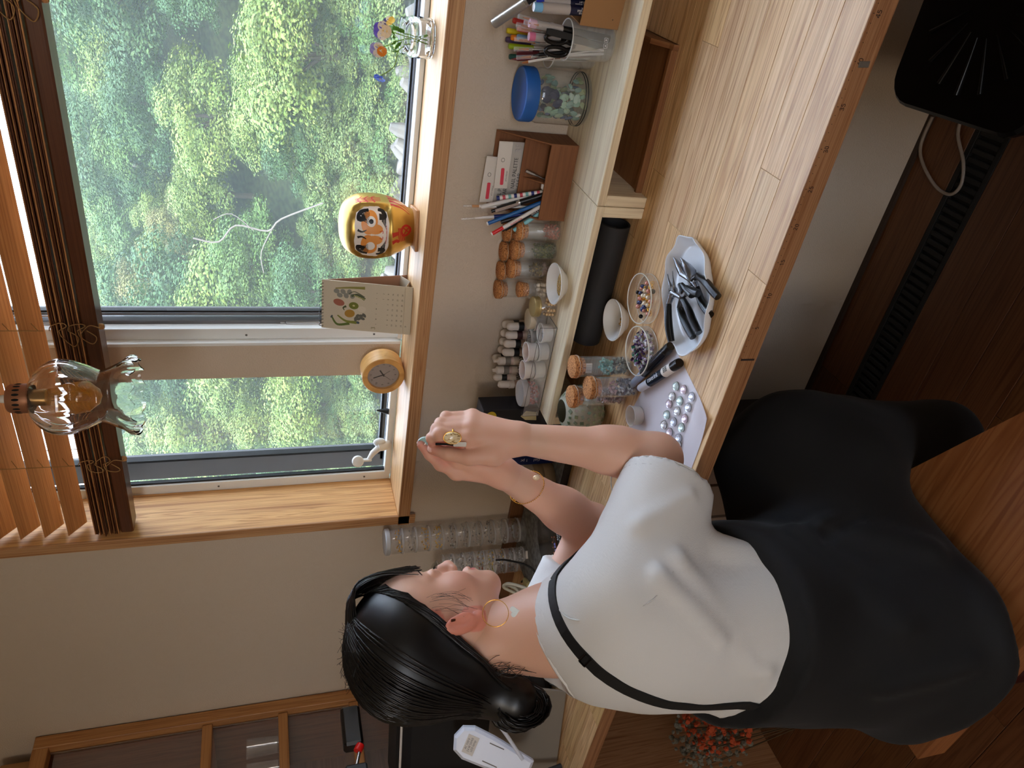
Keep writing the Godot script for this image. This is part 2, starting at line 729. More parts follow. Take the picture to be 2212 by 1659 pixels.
	box(st, Vector3(-1.14, 2.215, -1.4665), Vector3(0.32, 0.02, 0.023), 0.001)
	obj("frame", st, vinyl, w)
	st = S()
	box(st, Vector3(-1.288, 1.656, -1.465), Vector3(0.005, 1.13, 0.01))
	box(st, Vector3(-1.14, 1.096, -1.4835), Vector3(0.30, 0.008, 0.012))
	obj("gasket", st, black, w)
	var swing := Node3D.new()
	put("casement_sash", swing, w)
	st = S()
	box(st, Vector3(-1.294, 1.65, -1.53), Vector3(0.058, 1.12, 0.03), 0.002)
	box(st, Vector3(-1.0, 1.65, -1.53), Vector3(0.05, 1.12, 0.03), 0.002)
	box(st, Vector3(-1.15, 1.096, -1.53), Vector3(0.30, 0.016, 0.03), 0.002)
	box(st, Vector3(-1.15, 2.2, -1.53), Vector3(0.30, 0.03, 0.03), 0.002)
	obj("sash", st, grey, swing)
	st = S()
	box(st, Vector3(-1.264, 1.65, -1.522), Vector3(0.006, 1.10, 0.018))
	box(st, Vector3(-1.15, 1.106, -1.522), Vector3(0.26, 0.005, 0.018))
	obj("gasket", st, black, swing)
	st = S()
	box(st, Vector3(-1.145, 1.65, -1.53), Vector3(0.25, 1.1, 0.004))
	obj("pane", st, glass, swing)
	for y in [1.15, 1.5]:
		st = S()
		X = Transform3D(Basis(Vector3.RIGHT, PI / 2), Vector3(-1.304, y, -1.455))
		lathe(st, V2([0.0025, 0, 0.0025, 0.001, 0, 0.0012]), 8)
		obj("screw", st, mats["screw_grey"], w)
	# crank handle
	var hm := mat("handle_white", Color(0.88, 0.87, 0.84), 0.35)
	var h := thing("crank_handle", "white fold-down crank handle with a round knob on the casement", "window handle", Vector3(-1.20, 1.098, -1.452))
	st = S()
	tube(st, V3([0, -0.004, -0.004, 0.002, 0.012, 0.006, 0.004, 0.026, 0.012]), [0.012, 0.0125, 0.010], 12)
	ball(st, Vector3(0.012, 0.02, 0.003), Vector3(0.012, 0.016, 0.010), 10, 6)
	obj("hub", st, hm, h)
	st = S()
	tube(st, V3([0.002, 0.022, 0.012, -0.008, 0.038, 0.02, -0.022, 0.048, 0.026]), [0.0085, 0.0075, 0.005], 8)
	box(st, Vector3(-0.022, 0.058, 0.028), Vector3(0.006, 0.034, 0.011), 0.002)
	obj("arm", st, hm, h)
	st = S()
	X = Transform3D(along(Vector3(0.55, 0.05, 0.8)), Vector3(-0.024, 0.075, 0.028))
	lathe(st, V2([0.006, -0.004, 0.010, 0.0, 0.0145, 0.003, 0.0145, 0.007, 0.012, 0.010, 0, 0.0115]), 20)
	obj("knob", st, hm, h)
	st = S()
	tube(st, V3([0.10, 0.0, -0.006, 0.10, 0.005, -0.008, 0.095, 0.028, -0.02]), [0.008, 0.0075, 0.002], 8)
	tag(obj("window_stop", st, mat("stop_black", Color(0.03, 0.03, 0.03), 0.5)), "small black pointed rubber stop at the foot of the casement", "window stop")
	(get_child(get_child_count() - 1) as Node3D).position = Vector3(-1.20, 1.098, -1.452)
	build_blind()


func build_blind() -> void:
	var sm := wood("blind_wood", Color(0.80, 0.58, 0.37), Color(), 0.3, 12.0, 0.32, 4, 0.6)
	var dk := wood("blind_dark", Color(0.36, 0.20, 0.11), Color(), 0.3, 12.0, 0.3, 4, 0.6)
	var b := thing("venetian_blind", "brown wooden venetian blind half raised with its slats stacked at the bottom", "blind", Vector3(-0.385, 0, -1.35))
	var st := S()
	box(st, Vector3.ZERO, Vector3(1.845, 0.0028, 0.05), 0.0008, 0)
	var slat := st.commit()
	# hanging slats, tilted
	for i in 10:
		var o := MeshInstance3D.new()
		o.mesh = slat
		o.material_override = sm
		put("slat", o, b)
		o.position = Vector3(0, 1.786 + 0.0452 * i, 0)
		o.rotation.x = deg_to_rad(-36.0)
	# stacked slats
	st = S()
	box(st, Vector3.ZERO, Vector3(1.845, 0.0024, 0.05), 0.0007, 0)
	slat = st.commit()
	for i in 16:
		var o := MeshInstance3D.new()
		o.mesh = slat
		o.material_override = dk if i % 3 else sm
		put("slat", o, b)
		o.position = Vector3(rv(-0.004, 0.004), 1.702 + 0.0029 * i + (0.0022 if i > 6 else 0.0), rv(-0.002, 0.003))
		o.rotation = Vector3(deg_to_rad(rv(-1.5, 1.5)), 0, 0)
	st = S()
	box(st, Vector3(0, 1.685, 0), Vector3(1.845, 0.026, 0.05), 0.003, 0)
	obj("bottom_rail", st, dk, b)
	st = S()
	box(st, Vector3(-0.9, 2.12, 0.0), Vector3(0.03, 0.10, 0.06), 0.003)
	box(st, Vector3(0.0, 2.19, 0.0), Vector3(1.85, 0.05, 0.055), 0.003)
	obj("head_rail", st, mat("rail_white", Color(0.85, 0.85, 0.80), 0.4), b)
	# ladder cords with slack loops
	var cm := mat("cord_tan", Color(0.62, 0.47, 0.28), 0.8)
	for x in [-0.72, -0.40, 0.15, 0.62]:
		st = S()
		for zz in [0.027, -0.027]:
			tube(st, V3([x, 2.17, zz, x + 0.002, 1.95, zz, x, 1.76, zz]), 0.0009, 5, false)
		for i in 9:
			var y := 1.786 + 0.0452 * i
			tube(st, V3([x, y + 0.016, -0.027, x, y - 0.018, 0.027]), 0.0008, 4, false)
		# slack loops in front of the stack
		for k in 4:
			var y0 := 1.688 + 0.015 * k
			var s := 1.0 if k % 2 else -1.0
			var pp := smooth(V3([x, y0 + 0.018, 0.026, x + 0.012 * s, y0 + 0.013, 0.031, x + 0.024 * s * rv(0.5, 1.3), y0 - 0.004, 0.032, x + 0.012 * s, y0 - 0.012, 0.031, x, y0 + 0.003, 0.027]), 5)
			tube(st, pp, 0.0010, 5, false)
		tube(st, smooth(V3([x - 0.004, 1.70, 0.028, x + 0.014, 1.684, 0.033, x + 0.006, 1.670, 0.026, x, 1.669, 0.01]), 5), 0.0010, 5, false)
		obj("cord", st, cm, b)
		st = S()
		X = Transform3D(Basis(), Vector3(x, 1.664, 0.012))
		lathe(st, V2([0.004, 0, 0.006, 0.003, 0.006, 0.008]), 10)
		obj("cord_button", st, sm, b)


# ---------------------------------------------------------------- hillside
func clump(per: int, leaf: float, ca: Color, cb: Color) -> ArrayMesh:
	var st := S()
	for k in per:
		var e := Vector3(rng.randfn(), rng.randfn() * 0.8 + 0.25, rng.randfn()).normalized()
		var p := e * rv(0.55, 1.05) * Vector3(1, 0.75, 1)
		var nn := (e + Vector3(rv(-0.5, 0.5), 0.7 + rv(-0.4, 0.4), rv(-0.5, 0.5))).normalized()
		var b := along(nn, Vector3(rv(-1, 1), 0.1, rv(-1, 1)))
		var s := leaf * rv(0.6, 1.3)
		var u := b.x * s
		var v := b.z * s * 0.55
		tint = L(ca.lerp(cb, rv(0, 1)).lerp(Color(0.70, 0.74, 0.34), rv(0, 0.2)))
		var m := p + nn * s * 0.18
		tri(st, p - u, m - v, m + v)
		tri(st, p + u, m + v, m - v)
	return st.commit()


# a crown of many leafy clumps over a dome
func crown(c: ArrayMesh, n: int, rad: Vector3, low := -0.45) -> MultiMesh:
	var mm := MultiMesh.new()
	mm.transform_format = MultiMesh.TRANSFORM_3D
	mm.use_colors = true
	mm.mesh = c
	mm.instance_count = n
	for i in n:
		var d := Vector3(rv(-1, 1), rv(low, 1), rv(-1, 1)).normalized()
		var cr := rv(0.26, 0.44) * rad.x
		mm.set_instance_transform(i, Transform3D(Basis.from_euler(Vector3(rv(-0.4, 0.4), rv(0, TAU), rv(-0.4, 0.4))).scaled(Vector3(cr, cr * rv(0.6, 0.85), cr)), d * rad * rv(0.5, 0.92)))
		var t := rv(0.78, 1.18)
		mm.set_instance_color(i, Color(t * rv(0.92, 1.1), t, t * rv(0.85, 1.1)) * 0.62)
	return mm


func build_outdoors() -> void:
	var lm := mat("leaves", Color.WHITE, 0.6)
	lm.backlight_enabled = true
	lm.backlight = Color(0.30, 0.38, 0.10)
	var bark := mat("bark", Color(0.30, 0.25, 0.20), 0.9)
	# ground and slope
	var st := S()
	var gm := mat("hill_soil", Color(0.22, 0.27, 0.14), 0.95)
	gm.albedo_texture = noise_tex("soil", 0.03, [[0.3, Color(0.6, 0.6, 0.5)], [0.6, Color(1, 1, 1)], [0.8, Color(1.0, 0.9, 0.7)]], 5, 512)
	gm.uv1_scale = Vector3(0.2, 0.2, 1)
	var prof := [[-3.0, -2.9], [18.0, -2.9], [22.0, -2.4], [33.0, 3.2], [50.0, 9.8], [62.0, 13.5], [90.0, 15.0]]
	for i in prof.size() - 1:
		for k in 12:
			var xa := -110.0 + 15.0 * k
			var a = prof[i]
			var b = prof[i + 1]
			quad(st, Vector3(xa, a[1], -a[0] - 1.6), Vector3(xa + 15, a[1], -a[0] - 1.6), Vector3(xa + 15, b[1], -b[0] - 1.6), Vector3(xa, b[1], -b[0] - 1.6))
	var hill := obj("hillside", st, gm)
	tag(hill, "steep overgrown hillside rising behind the house", "hillside", "", "structure")
	# tree kinds
	var kinds := []
	var defs := [
		["broadleaf_tree", "leafy broadleaf tree with bright yellow-green foliage on the hillside", Color(0.50, 0.63, 0.24), Color(0.68, 0.74, 0.32), Vector3(2.3, 1.9, 2.3), 0.125],
		["broadleaf_tree", "leafy broadleaf tree with fresh mid-green foliage on the hillside", Color(0.38, 0.55, 0.25), Color(0.52, 0.66, 0.30), Vector3(2.2, 2.1, 2.2), 0.12],
		["dark_tree", "dense tree with deep green foliage on the hillside", Color(0.26, 0.44, 0.24), Color(0.38, 0.54, 0.28), Vector3(2.1, 2.3, 2.1), 0.115],
		["pale_tree", "tree with pale straw-coloured feathery foliage on the hillside", Color(0.66, 0.62, 0.34), Color(0.74, 0.72, 0.42), Vector3(1.6, 1.8, 1.6), 0.15],
	]
	for d in defs:
		for v in 2:
			kinds.append([d, crown(clump(420, 0.085, d[2], d[3]), 46, d[4])])
	st = S()
	tube(st, V3([0, -2.2, 0, 0.08, -1.0, 0.05, -0.05, 0.6, 0]), [0.16, 0.12, 0.05], 7)
	for a in 5:
		var t := TAU * a / 5.0
		tube(st, V3([0, -1.1 + 0.2 * a, 0, cos(t) * 0.8, 0.1 + 0.1 * a, sin(t) * 0.8]), [0.07, 0.025], 5)
	var trunk := st.commit()
	var row := 0
	var d := 23.5
	while d < 60.0:
		var step := 3.6 + d * 0.02
		var span := d * 1.05
		var x := -d * 0.98 - rv(0, step)
		while x < d * 0.16:
			var tx := x + rv(-0.8, 0.8)
			var td := d + rv(-1.3, 1.3)
			var gy := -2.3
			for i in prof.size() - 1:
				if td >= prof[i][0] and td < prof[i + 1][0]:
					gy = lerpf(prof[i][1], prof[i + 1][1], (td - prof[i][0]) / (prof[i + 1][0] - prof[i][0]))
			var r := rng.randf()
			var k := 0 if r < 0.34 else (1 if r < 0.70 else (2 if r < 0.9 else 3))
			if k == 3 and tx > -0.35 * d:
				k = 1
			var kd = kinds[k * 2 + rng.randi() % 2]
			var def = kd[0]
			var s := rv(0.8, 1.45) * (0.75 if row == 0 else 1.0)
			var o := thing(def[0], def[1], "tree", Vector3(tx, gy + 2.1 * s, -td - 1.6), rv(0, TAU), def[1].replace("tree with", "trees with").replace("leafy broadleaf", "leafy broadleaf"))
			o.scale = Vector3.ONE * s
			var f := MultiMeshInstance3D.new()
			f.multimesh = kd[1]
			f.material_override = lm
			put("foliage", f, o)
			tag(f, "", "", "", "stuff")
			var tr := MeshInstance3D.new()
			tr.mesh = trunk
			tr.material_override = bark
			put("trunk", tr, o)
			x += step * rv(0.8, 1.2)
		d += 3.0
		row += 1
	# undergrowth along the foot of the slope
	var um := [crown(clump(260, 0.11, Color(0.42, 0.54, 0.24), Color(0.60, 0.64, 0.34)), 12, Vector3(1.2, 0.6, 0.9), 0.0), crown(clump(260, 0.10, Color(0.28, 0.44, 0.2), Color(0.42, 0.55, 0.26)), 12, Vector3(1.0, 0.55, 0.8), 0.0)]
	for i in 160:
		var x := -22.0 + 0.78 * (i % 32) + rv(-0.4, 0.4)
		var o := thing("shrub", "low bush at the foot of the wooded hillside", "bush", Vector3(x, -2.35 + 0.5 * (i / 32) + rv(-0.2, 0.2), -22.2 - 0.95 * (i / 32) - rv(-0.3, 0.6)), rv(0, TAU), "bushes at the foot of the hillside")
		o.scale = Vector3.ONE * rv(0.7, 1.2)
		var f := MultiMeshInstance3D.new()
		f.multimesh = um[i % 2]
		f.material_override = lm
		put("foliage", f, o)
		tag(f, "", "", "", "stuff")
	# concrete wave blocks with four blunt legs
	st = S()
	for dv in [Vector3(0, 1, 0), Vector3(0.94, -0.33, 0), Vector3(-0.47, -0.33, 0.82), Vector3(-0.47, -0.33, -0.82)]:
		tube(st, [Vector3.ZERO, dv * 0.35, dv * 0.62], [0.25, 0.21, 0.115], 10)
	var tm := st.commit()
	var cm := mat("concrete", Color(0.50, 0.48, 0.45), 0.9)
	cm.albedo_texture = noise_tex("concrete_t", 0.04, [[0.3, Color(0.78, 0.76, 0.74)], [0.7, Color(1, 1, 1)]], 5, 256)
	for i in 26:
		var o := MeshInstance3D.new()
		o.mesh = tm
		o.material_override = cm
		put("wave_block", o)
		tag(o, "weathered grey concrete four-legged wave block seen over the window sill", "concrete block", "concrete wave blocks below the hillside")
		o.position = Vector3(-14.0 + 0.50 * i + rv(-0.15, 0.15), -2.80 + rv(-0.08, 0.22), -20.9 - rv(0.0, 1.0))
		o.basis = Basis.from_euler(Vector3(rv(-0.5, 0.5), rv(0, TAU), rv(-0.5, 0.5)))
	# bare branch in front of the slope
	st = S()
	tube(st, smooth(V3([-8.6, -0.3, -21.9, -9.2, 0.9, -22.0, -9.6, 1.3, -22.0, -9.5, 2.2, -22.1, -10.0, 2.7, -22.0, -9.9, 3.4, -22.0]), 4), 0.026, 5)
	tube(st, smooth(V3([-9.4, 1.1, -22.0, -10.3, 1.5, -22.0, -11.0, 1.45, -22.0]), 4), 0.016, 5)
	tube(st, smooth(V3([-9.6, 1.7, -22.0, -9.1, 2.3, -22.0, -9.3, 2.8, -22.0]), 4), 0.013, 5)
	tag(obj("bare_branch", st, mat("dead_wood", Color(0.50, 0.46, 0.42), 0.9)), "pale bare crooked branch in front of the trees, left of the round doll", "branch")


func build_haze() -> void:
	# thin summer haze over the valley
	var fv := FogVolume.new()
	fv.name = "valley_haze"
	fv.size = Vector3(120, 40, 60)
	fv.position = Vector3(-20, 12, -36)
	var fmat := FogMaterial.new()
	fmat.density = 0.0028
	fmat.albedo = Color(0.86, 0.93, 0.90)
	fv.material = fmat
	tag(fv, "thin pale haze in front of the wooded hillside", "haze", "", "stuff")
	add_child(fv)


# ---------------------------------------------------------------- desk
func build_desk() -> void:
	var dm := wood("desk_wood", Color(0.90, 0.75, 0.55), Color(), 0.5, 5.0, 0.42, 5, 0.8)
	var de := wood("desk_edge", Color(0.66, 0.48, 0.33), Color(), 0.5, 7.0, 0.5, 5, 0.8)
	var t := thing("desk", "long built-in desk of laminated pale wood under the window", "desk")
	var st := S()
	box(st, Vector3(-0.76, 0.718, -1.044), Vector3(2.54, 0.022, 0.568), 0.001, 0)
	obj("board_core", st, de, t)
	var zz := -1.33
	var w := 0.0477
	for r in 12:
		var x0 := -2.03 - rv(0, 0.3)
		while x0 < 0.5:
			var ln := rv(0.28, 0.62)
			var xa := maxf(x0, -2.03)
			var xb := minf(x0 + ln, 0.51)
			st = S()
			var k := rv(0.86, 1.12)
			tint = Color(k, k * rv(0.96, 1.03), k * rv(0.9, 1.05))
			box(st, Vector3((xa + xb) / 2, 0.7335, zz + w / 2), Vector3(xb - xa - 0.0004, 0.007, w - 0.0004), 0.0004, 0, Vector2(rv(0, 9), rv(0, 9)))
			obj("stave", st, dm, t)
			x0 += ln
		zz += w
	st = S()
	box(st, Vector3(-0.76, 0.7215, -0.7585), Vector3(2.54, 0.0305, 0.004), 0.0008, 0)
	obj("front_edge", st, de, t)
	# pencilled centimetre marks
	var ink := mat("pencil", Color(0.16, 0.10, 0.08), 0.8)
	for i in 47:
		st = S()
		box(st, Vector3(-0.5003 + i * 0.01, 0.7335 - (0.0008 if i % 5 else 0.0), -0.7563), Vector3(0.0007, 0.0009 if i % 5 else 0.0016, 0.0004))
		obj("tick_mark", st, ink, t)
		if i % 5 == 0 and i > 0:
			text(t, "number", str(i), 0.0058, Transform3D(Basis(Vector3.BACK, rv(-0.1, 0.1)), Vector3(-0.5003 + i * 0.01, 0.7265, -0.7562)), ink)
	st = S()
	box(st, Vector3(-0.503, 0.722, -0.756), Vector3(0.0025, 0.022, 0.001))
	obj("pencil_stroke", st, ink, t)
	st = S()
	X = Transform3D(Basis(Vector3.BACK, 0.1), Vector3(-0.102, 0.7205, -0.756))
	box(st, Vector3.ZERO, Vector3(0.007, 0.014, 0.0015), 0.0004)
	obj("staple", st, mat("staple_grey", Color(0.5, 0.48, 0.44), 0.4, 0.6), t)
	# low upstand against the wall
	st = S()
	box(st, Vector3(-1.62, 0.762, -1.322), Vector3(0.80, 0.05, 0.014), 0.001, 0)
	obj("upstand", st, wood("upstand_wood", Color(0.48, 0.32, 0.2), Color(), 0.4, 6, 0.5, 5, 0.7), t)
	# legs
	for x in [-1.98, 0.46]:
		st = S()
		box(st, Vector3(x, 0.353, -1.06), Vector3(0.03, 0.706, 0.48), 0.001, 1)
		obj("side_panel", st, de, t)
	# white panelled cabinet under the desk
	var wm := mat("panel_white", Color(0.74, 0.69, 0.65), 0.6)
	var c := thing("storage_cabinet", "white boarded storage cabinet standing in the shade under the desk", "cabinet", Vector3(-1.32, 0.001, -1.1))
	st = S()
	box(st, Vector3(0, 0.35, -0.11), Vector3(0.66, 0.70, 0.19), 0.002)
	obj("body", st, mat("cab_dark", Color(0.2, 0.17, 0.15), 0.8), c)
	for i in 6:
		st = S()
		box(st, Vector3(0.285 - i * 0.107, 0.35, -0.008), Vector3(0.099, 0.70, 0.014), 0.001)
		obj("board", st, wm, c)
	build_shelf()


func build_shelf() -> void:
	var sm := wood("shelf_wood", Color(0.93, 0.87, 0.74), Color(), 0.4, 4.0, 0.38, 4, 0.25)
	for i in 2:
		var xa: float = [-0.905, -0.4275][i]
		var xb: float = [-0.4275, 0.05][i]
		var t := thing("desk_shelf", ["low white wooden desk shelf bridging the rolled dark mat", "low white wooden desk shelf bridging the wooden tray"][i], "shelf", Vector3((xa + xb) / 2, DESK, -1.23))
		var w := xb - xa - 0.0012
		var st := S()
		box(st, Vector3(0, SHELF - DESK - 0.0075, 0), Vector3(w, 0.015, 0.199), 0.0012, 0, Vector2(i * 3.1, 0))
		obj("top_board", st, sm, t)
		for s in [-1, 1]:
			st = S()
			box(st, Vector3(s * (w / 2 - 0.0095), (SHELF - DESK - 0.015) / 2, 0), Vector3(0.019, SHELF - DESK - 0.015, 0.199), 0.0012, 1)
			obj("side_panel", st, sm, t)


# ---------------------------------------------------------------- painting flat print
func paint_poly(im: Image, pts: PackedVector2Array, col: Color) -> void:
	pts = PX * pts
	var lo := pts[0]
	var hi := pts[0]
	for p in pts:
		lo = lo.min(p)
		hi = hi.max(p)
	for y in range(maxi(0, int(lo.y)), mini(im.get_height() - 1, int(hi.y) + 1) + 1):
		var xs := []
		for i in pts.size():
			var a := pts[i]
			var b := pts[(i + 1) % pts.size()]
			if (a.y <= y) != (b.y <= y):
				xs.append(a.x + (y - a.y) / (b.y - a.y) * (b.x - a.x))
		xs.sort()
		for k in range(0, xs.size() - 1, 2):
			var x0 := clampi(int(round(xs[k])), 0, im.get_width())
			var x1 := clampi(int(round(xs[k + 1])), 0, im.get_width())
			if x1 > x0:
				im.fill_rect(Rect2i(x0, y, x1 - x0, 1), col)


func paint_oval(im: Image, c: Vector2, r: Vector2, turn: float, col: Color) -> void:
	var p := PackedVector2Array()
	for i in 28:
		p.append(c + Vector2(cos(TAU * i / 28) * r.x, sin(TAU * i / 28) * r.y).rotated(turn))
	paint_poly(im, p, col)


func paint_line(im: Image, pts: Array, w0: float, w1: float, col: Color) -> void:
	var p := smooth(pts, 6)
	var l := PackedVector2Array()
	var r := PackedVector2Array()
	for i in p.size():
		var t: Vector2 = (p[mini(i + 1, p.size() - 1)] - p[maxi(i - 1, 0)]).normalized()
		var w := lerpf(w0, w1, float(i) / (p.size() - 1)) * 0.5
		l.append(p[i] + t.orthogonal() * w)
		r.append(p[i] - t.orthogonal() * w)
	r.reverse()
	l.append_array(r)
	paint_poly(im, l, col)


func picture(key: String, im: Image, rough := 0.5) -> StandardMaterial3D:
	var m := mat(key, Color.WHITE, rough)
	m.vertex_color_use_as_albedo = false
	im.generate_mipmaps()
	m.albedo_texture = ImageTexture.create_from_image(im)
	return m


# ---------------------------------------------------------------- on the sill
func build_sill() -> void:
	var st := S()
	# jar with pansies
	var gl := solid_glass("jar_glass", Color(1, 1, 1))
	var jar := thing("glass_jar", "small ribbed clear glass jar of water holding the pansies on the window sill", "jar", Vector3(-0.239, SILL + 0.0005, -1.402))
	lathe(st, V2([0, 0, 0.026, 0, 0.032, 0.003, 0.034, 0.010, 0.034, 0.026, 0.0325, 0.030, 0.0335, 0.034, 0.0338, 0.039, 0.0325, 0.042, 0.0305, 0.044, 0.0312, 0.047, 0.0300, 0.050, 0.0305, 0.053, 0.0295, 0.0555, 0.0278, 0.055, 0.0275, 0.045, 0.0300, 0.038, 0.0312, 0.026, 0.0305, 0.009, 0.026, 0.0045, 0, 0.004]), 40)
	obj("glass", st, gl, jar)
	var wm := solid_glass("water", Color(1, 1, 1), 0.0, 0.033)
	st = S()
	lathe(st, V2([0, 0.0046, 0.0255, 0.0052, 0.0300, 0.0095, 0.0306, 0.026, 0.0300, 0.034, 0, 0.034]), 32)
	tag(obj("water", st, wm), "clear water standing in the small glass jar", "water", "", "stuff")
	(get_child(get_child_count() - 1) as Node3D).position = jar.position
	pansy("pansy", "cream and violet pansy, the middle bloom over the glass jar", Vector3(-0.233, 1.1735, -1.394), Vector3(0.05, 0.25, 1), 0.0125, [Color(0.42, 0.34, 0.78), Color(0.48, 0.40, 0.80), Color(0.94, 0.90, 0.84), Color(0.93, 0.88, 0.80), Color(0.95, 0.86, 0.72)], 0.004)
	pansy("pansy", "cream, lilac and orange pansy, the largest open bloom left of the jar", Vector3(-0.262, 1.180, -1.388), Vector3(-0.5, 0.2, 1), 0.0120, [Color(0.70, 0.68, 0.86), Color(0.62, 0.58, 0.84), Color(0.96, 0.94, 0.85), Color(0.90, 0.86, 0.80), Color(0.90, 0.52, 0.12)], 0.003)
	pansy("pansy", "small pansy with dark violet and yellow petals, seen edge-on above the jar", Vector3(-0.218, 1.163, -1.394), Vector3(0.8, 0.3, 0.7), 0.008, [Color(0.30, 0.26, 0.50), Color(0.34, 0.30, 0.52), Color(0.92, 0.90, 0.82), Color(0.93, 0.80, 0.40), Color(0.92, 0.76, 0.3)], 0.0)
	pansy("speedwell", "little blue flower with a white eye hanging on a thin stalk", Vector3(-0.309, 1.1745, -1.392), Vector3(-0.75, 0.25, 0.6), 0.0085, [Color(0.36, 0.48, 0.88), Color(0.38, 0.50, 0.90), Color(0.40, 0.54, 0.92), Color(0.42, 0.56, 0.92), Color(0.46, 0.58, 0.93)], 0.012)
	# gilded round doll on its board
	build_daruma()
	build_calendar()
	build_clock()


func pansy(called: String, label: String, c: Vector3, face: Vector3, r: float, cols: Array, bend: float) -> void:
	var o := thing(called, label, "flower", c)
	o.basis = look(face)
	var pm := mat("petal", Color.WHITE, 0.7)
	pm.backlight_enabled = true
	pm.backlight = Color(0.25, 0.22, 0.2)
	var spots := [[1.05, 0.75, 1.0], [2.1, 0.75, 1.0], [0.0, 0.7, 0.95], [PI, 0.7, 0.95], [-PI / 2, 0.72, 1.15]]
	for k in 5:
		var st := S()
		var a: float = spots[k][0]
		var pr: float = r * spots[k][1]
		X = Transform3D(Basis(Vector3.BACK, a - PI / 2), Vector3(cos(a), sin(a), 0) * r * 0.55 + Vector3(0, 0, 0.0006 * k))
		var n := 14
		var grid := []
		for i in 5:
			var row := []
			for j in n + 1:
				var t := TAU * j / n
				var q := i / 4.0
				var w: float = pr * q * spots[k][2]
				var p := Vector3(cos(t) * w * (0.95 + 0.1 * absf(cos(t))), sin(t) * pr * q, 0)
				p.z = 0.18 * pr * (p.length() / pr) ** 2 + sin(t * 5.0) * 0.06 * pr * q
				row.append(p)
			grid.append(row)
		for i in 4:
			tint = L(cols[k].lerp(Color(0.95, 0.75, 0.25), 0.35 if (i == 0 and k > 1) else 0.0))
			for j in n:
				if i == 0:
					tri(st, grid[0][0], grid[1][j], grid[1][j + 1])
				else:
					quad(st, grid[i][j], grid[i + 1][j], grid[i + 1][j + 1], grid[i][j + 1])
		obj("petal", st, pm, o)
	var st2 := S()
	tint = L(Color(0.95, 0.75, 0.15))
	ball(st2, Vector3(0, -0.001, 0.0025), Vector3(0.0012, 0.0012, 0.0012), 8, 6)
	obj("eye", st2, pm, o)
	# stalk runs down into the water
	var sm := mat("stalk", Color(0.45, 0.58, 0.16), 0.6)
	st2 = S()
	var inv := o.transform.affine_inverse()
	var foot := Vector3(-0.239 + rv(-0.006, 0.006), SILL + 0.012, -1.402 + rv(-0.006, 0.006))
	var rim := Vector3(lerpf(c.x, -0.239, 0.7), SILL + 0.058, -1.398)
	var pts := []
	for p in smooth([c + Vector3(0, 0, -0.004), c.lerp(rim, 0.4) + Vector3(0, -bend, -0.004), rim, foot], 6):
		pts.append(inv * p)
	tube(st2, pts, 0.0009, 6)
	obj("stalk", st2, sm, o)
	var lm := mat("pansy_leaf", Color(0.30, 0.48, 0.10), 0.6)
	lm.backlight_enabled = true
	lm.backlight = Color(0.2, 0.3, 0.05)
	for k in 4:
		st2 = S()
		var base: Vector3 = inv * (rim + Vector3(rv(-0.004, 0.004), rv(-0.012, 0.012), 0.002))
		var d := Vector3(rv(-0.8, 0.8), rv(0.1, 1), rv(0, 0.6)).normalized() * rv(0.012, 0.020)
		var s := d.cross(Vector3.BACK).normalized() * 0.0028
		var mid := base + d * 0.5 + Vector3(0, 0, 0.002)
		tri(st2, base, mid + s, mid - s)
		tri(st2, mid - s, mid + s, base + d)
		obj("leaf", st2, lm, o)


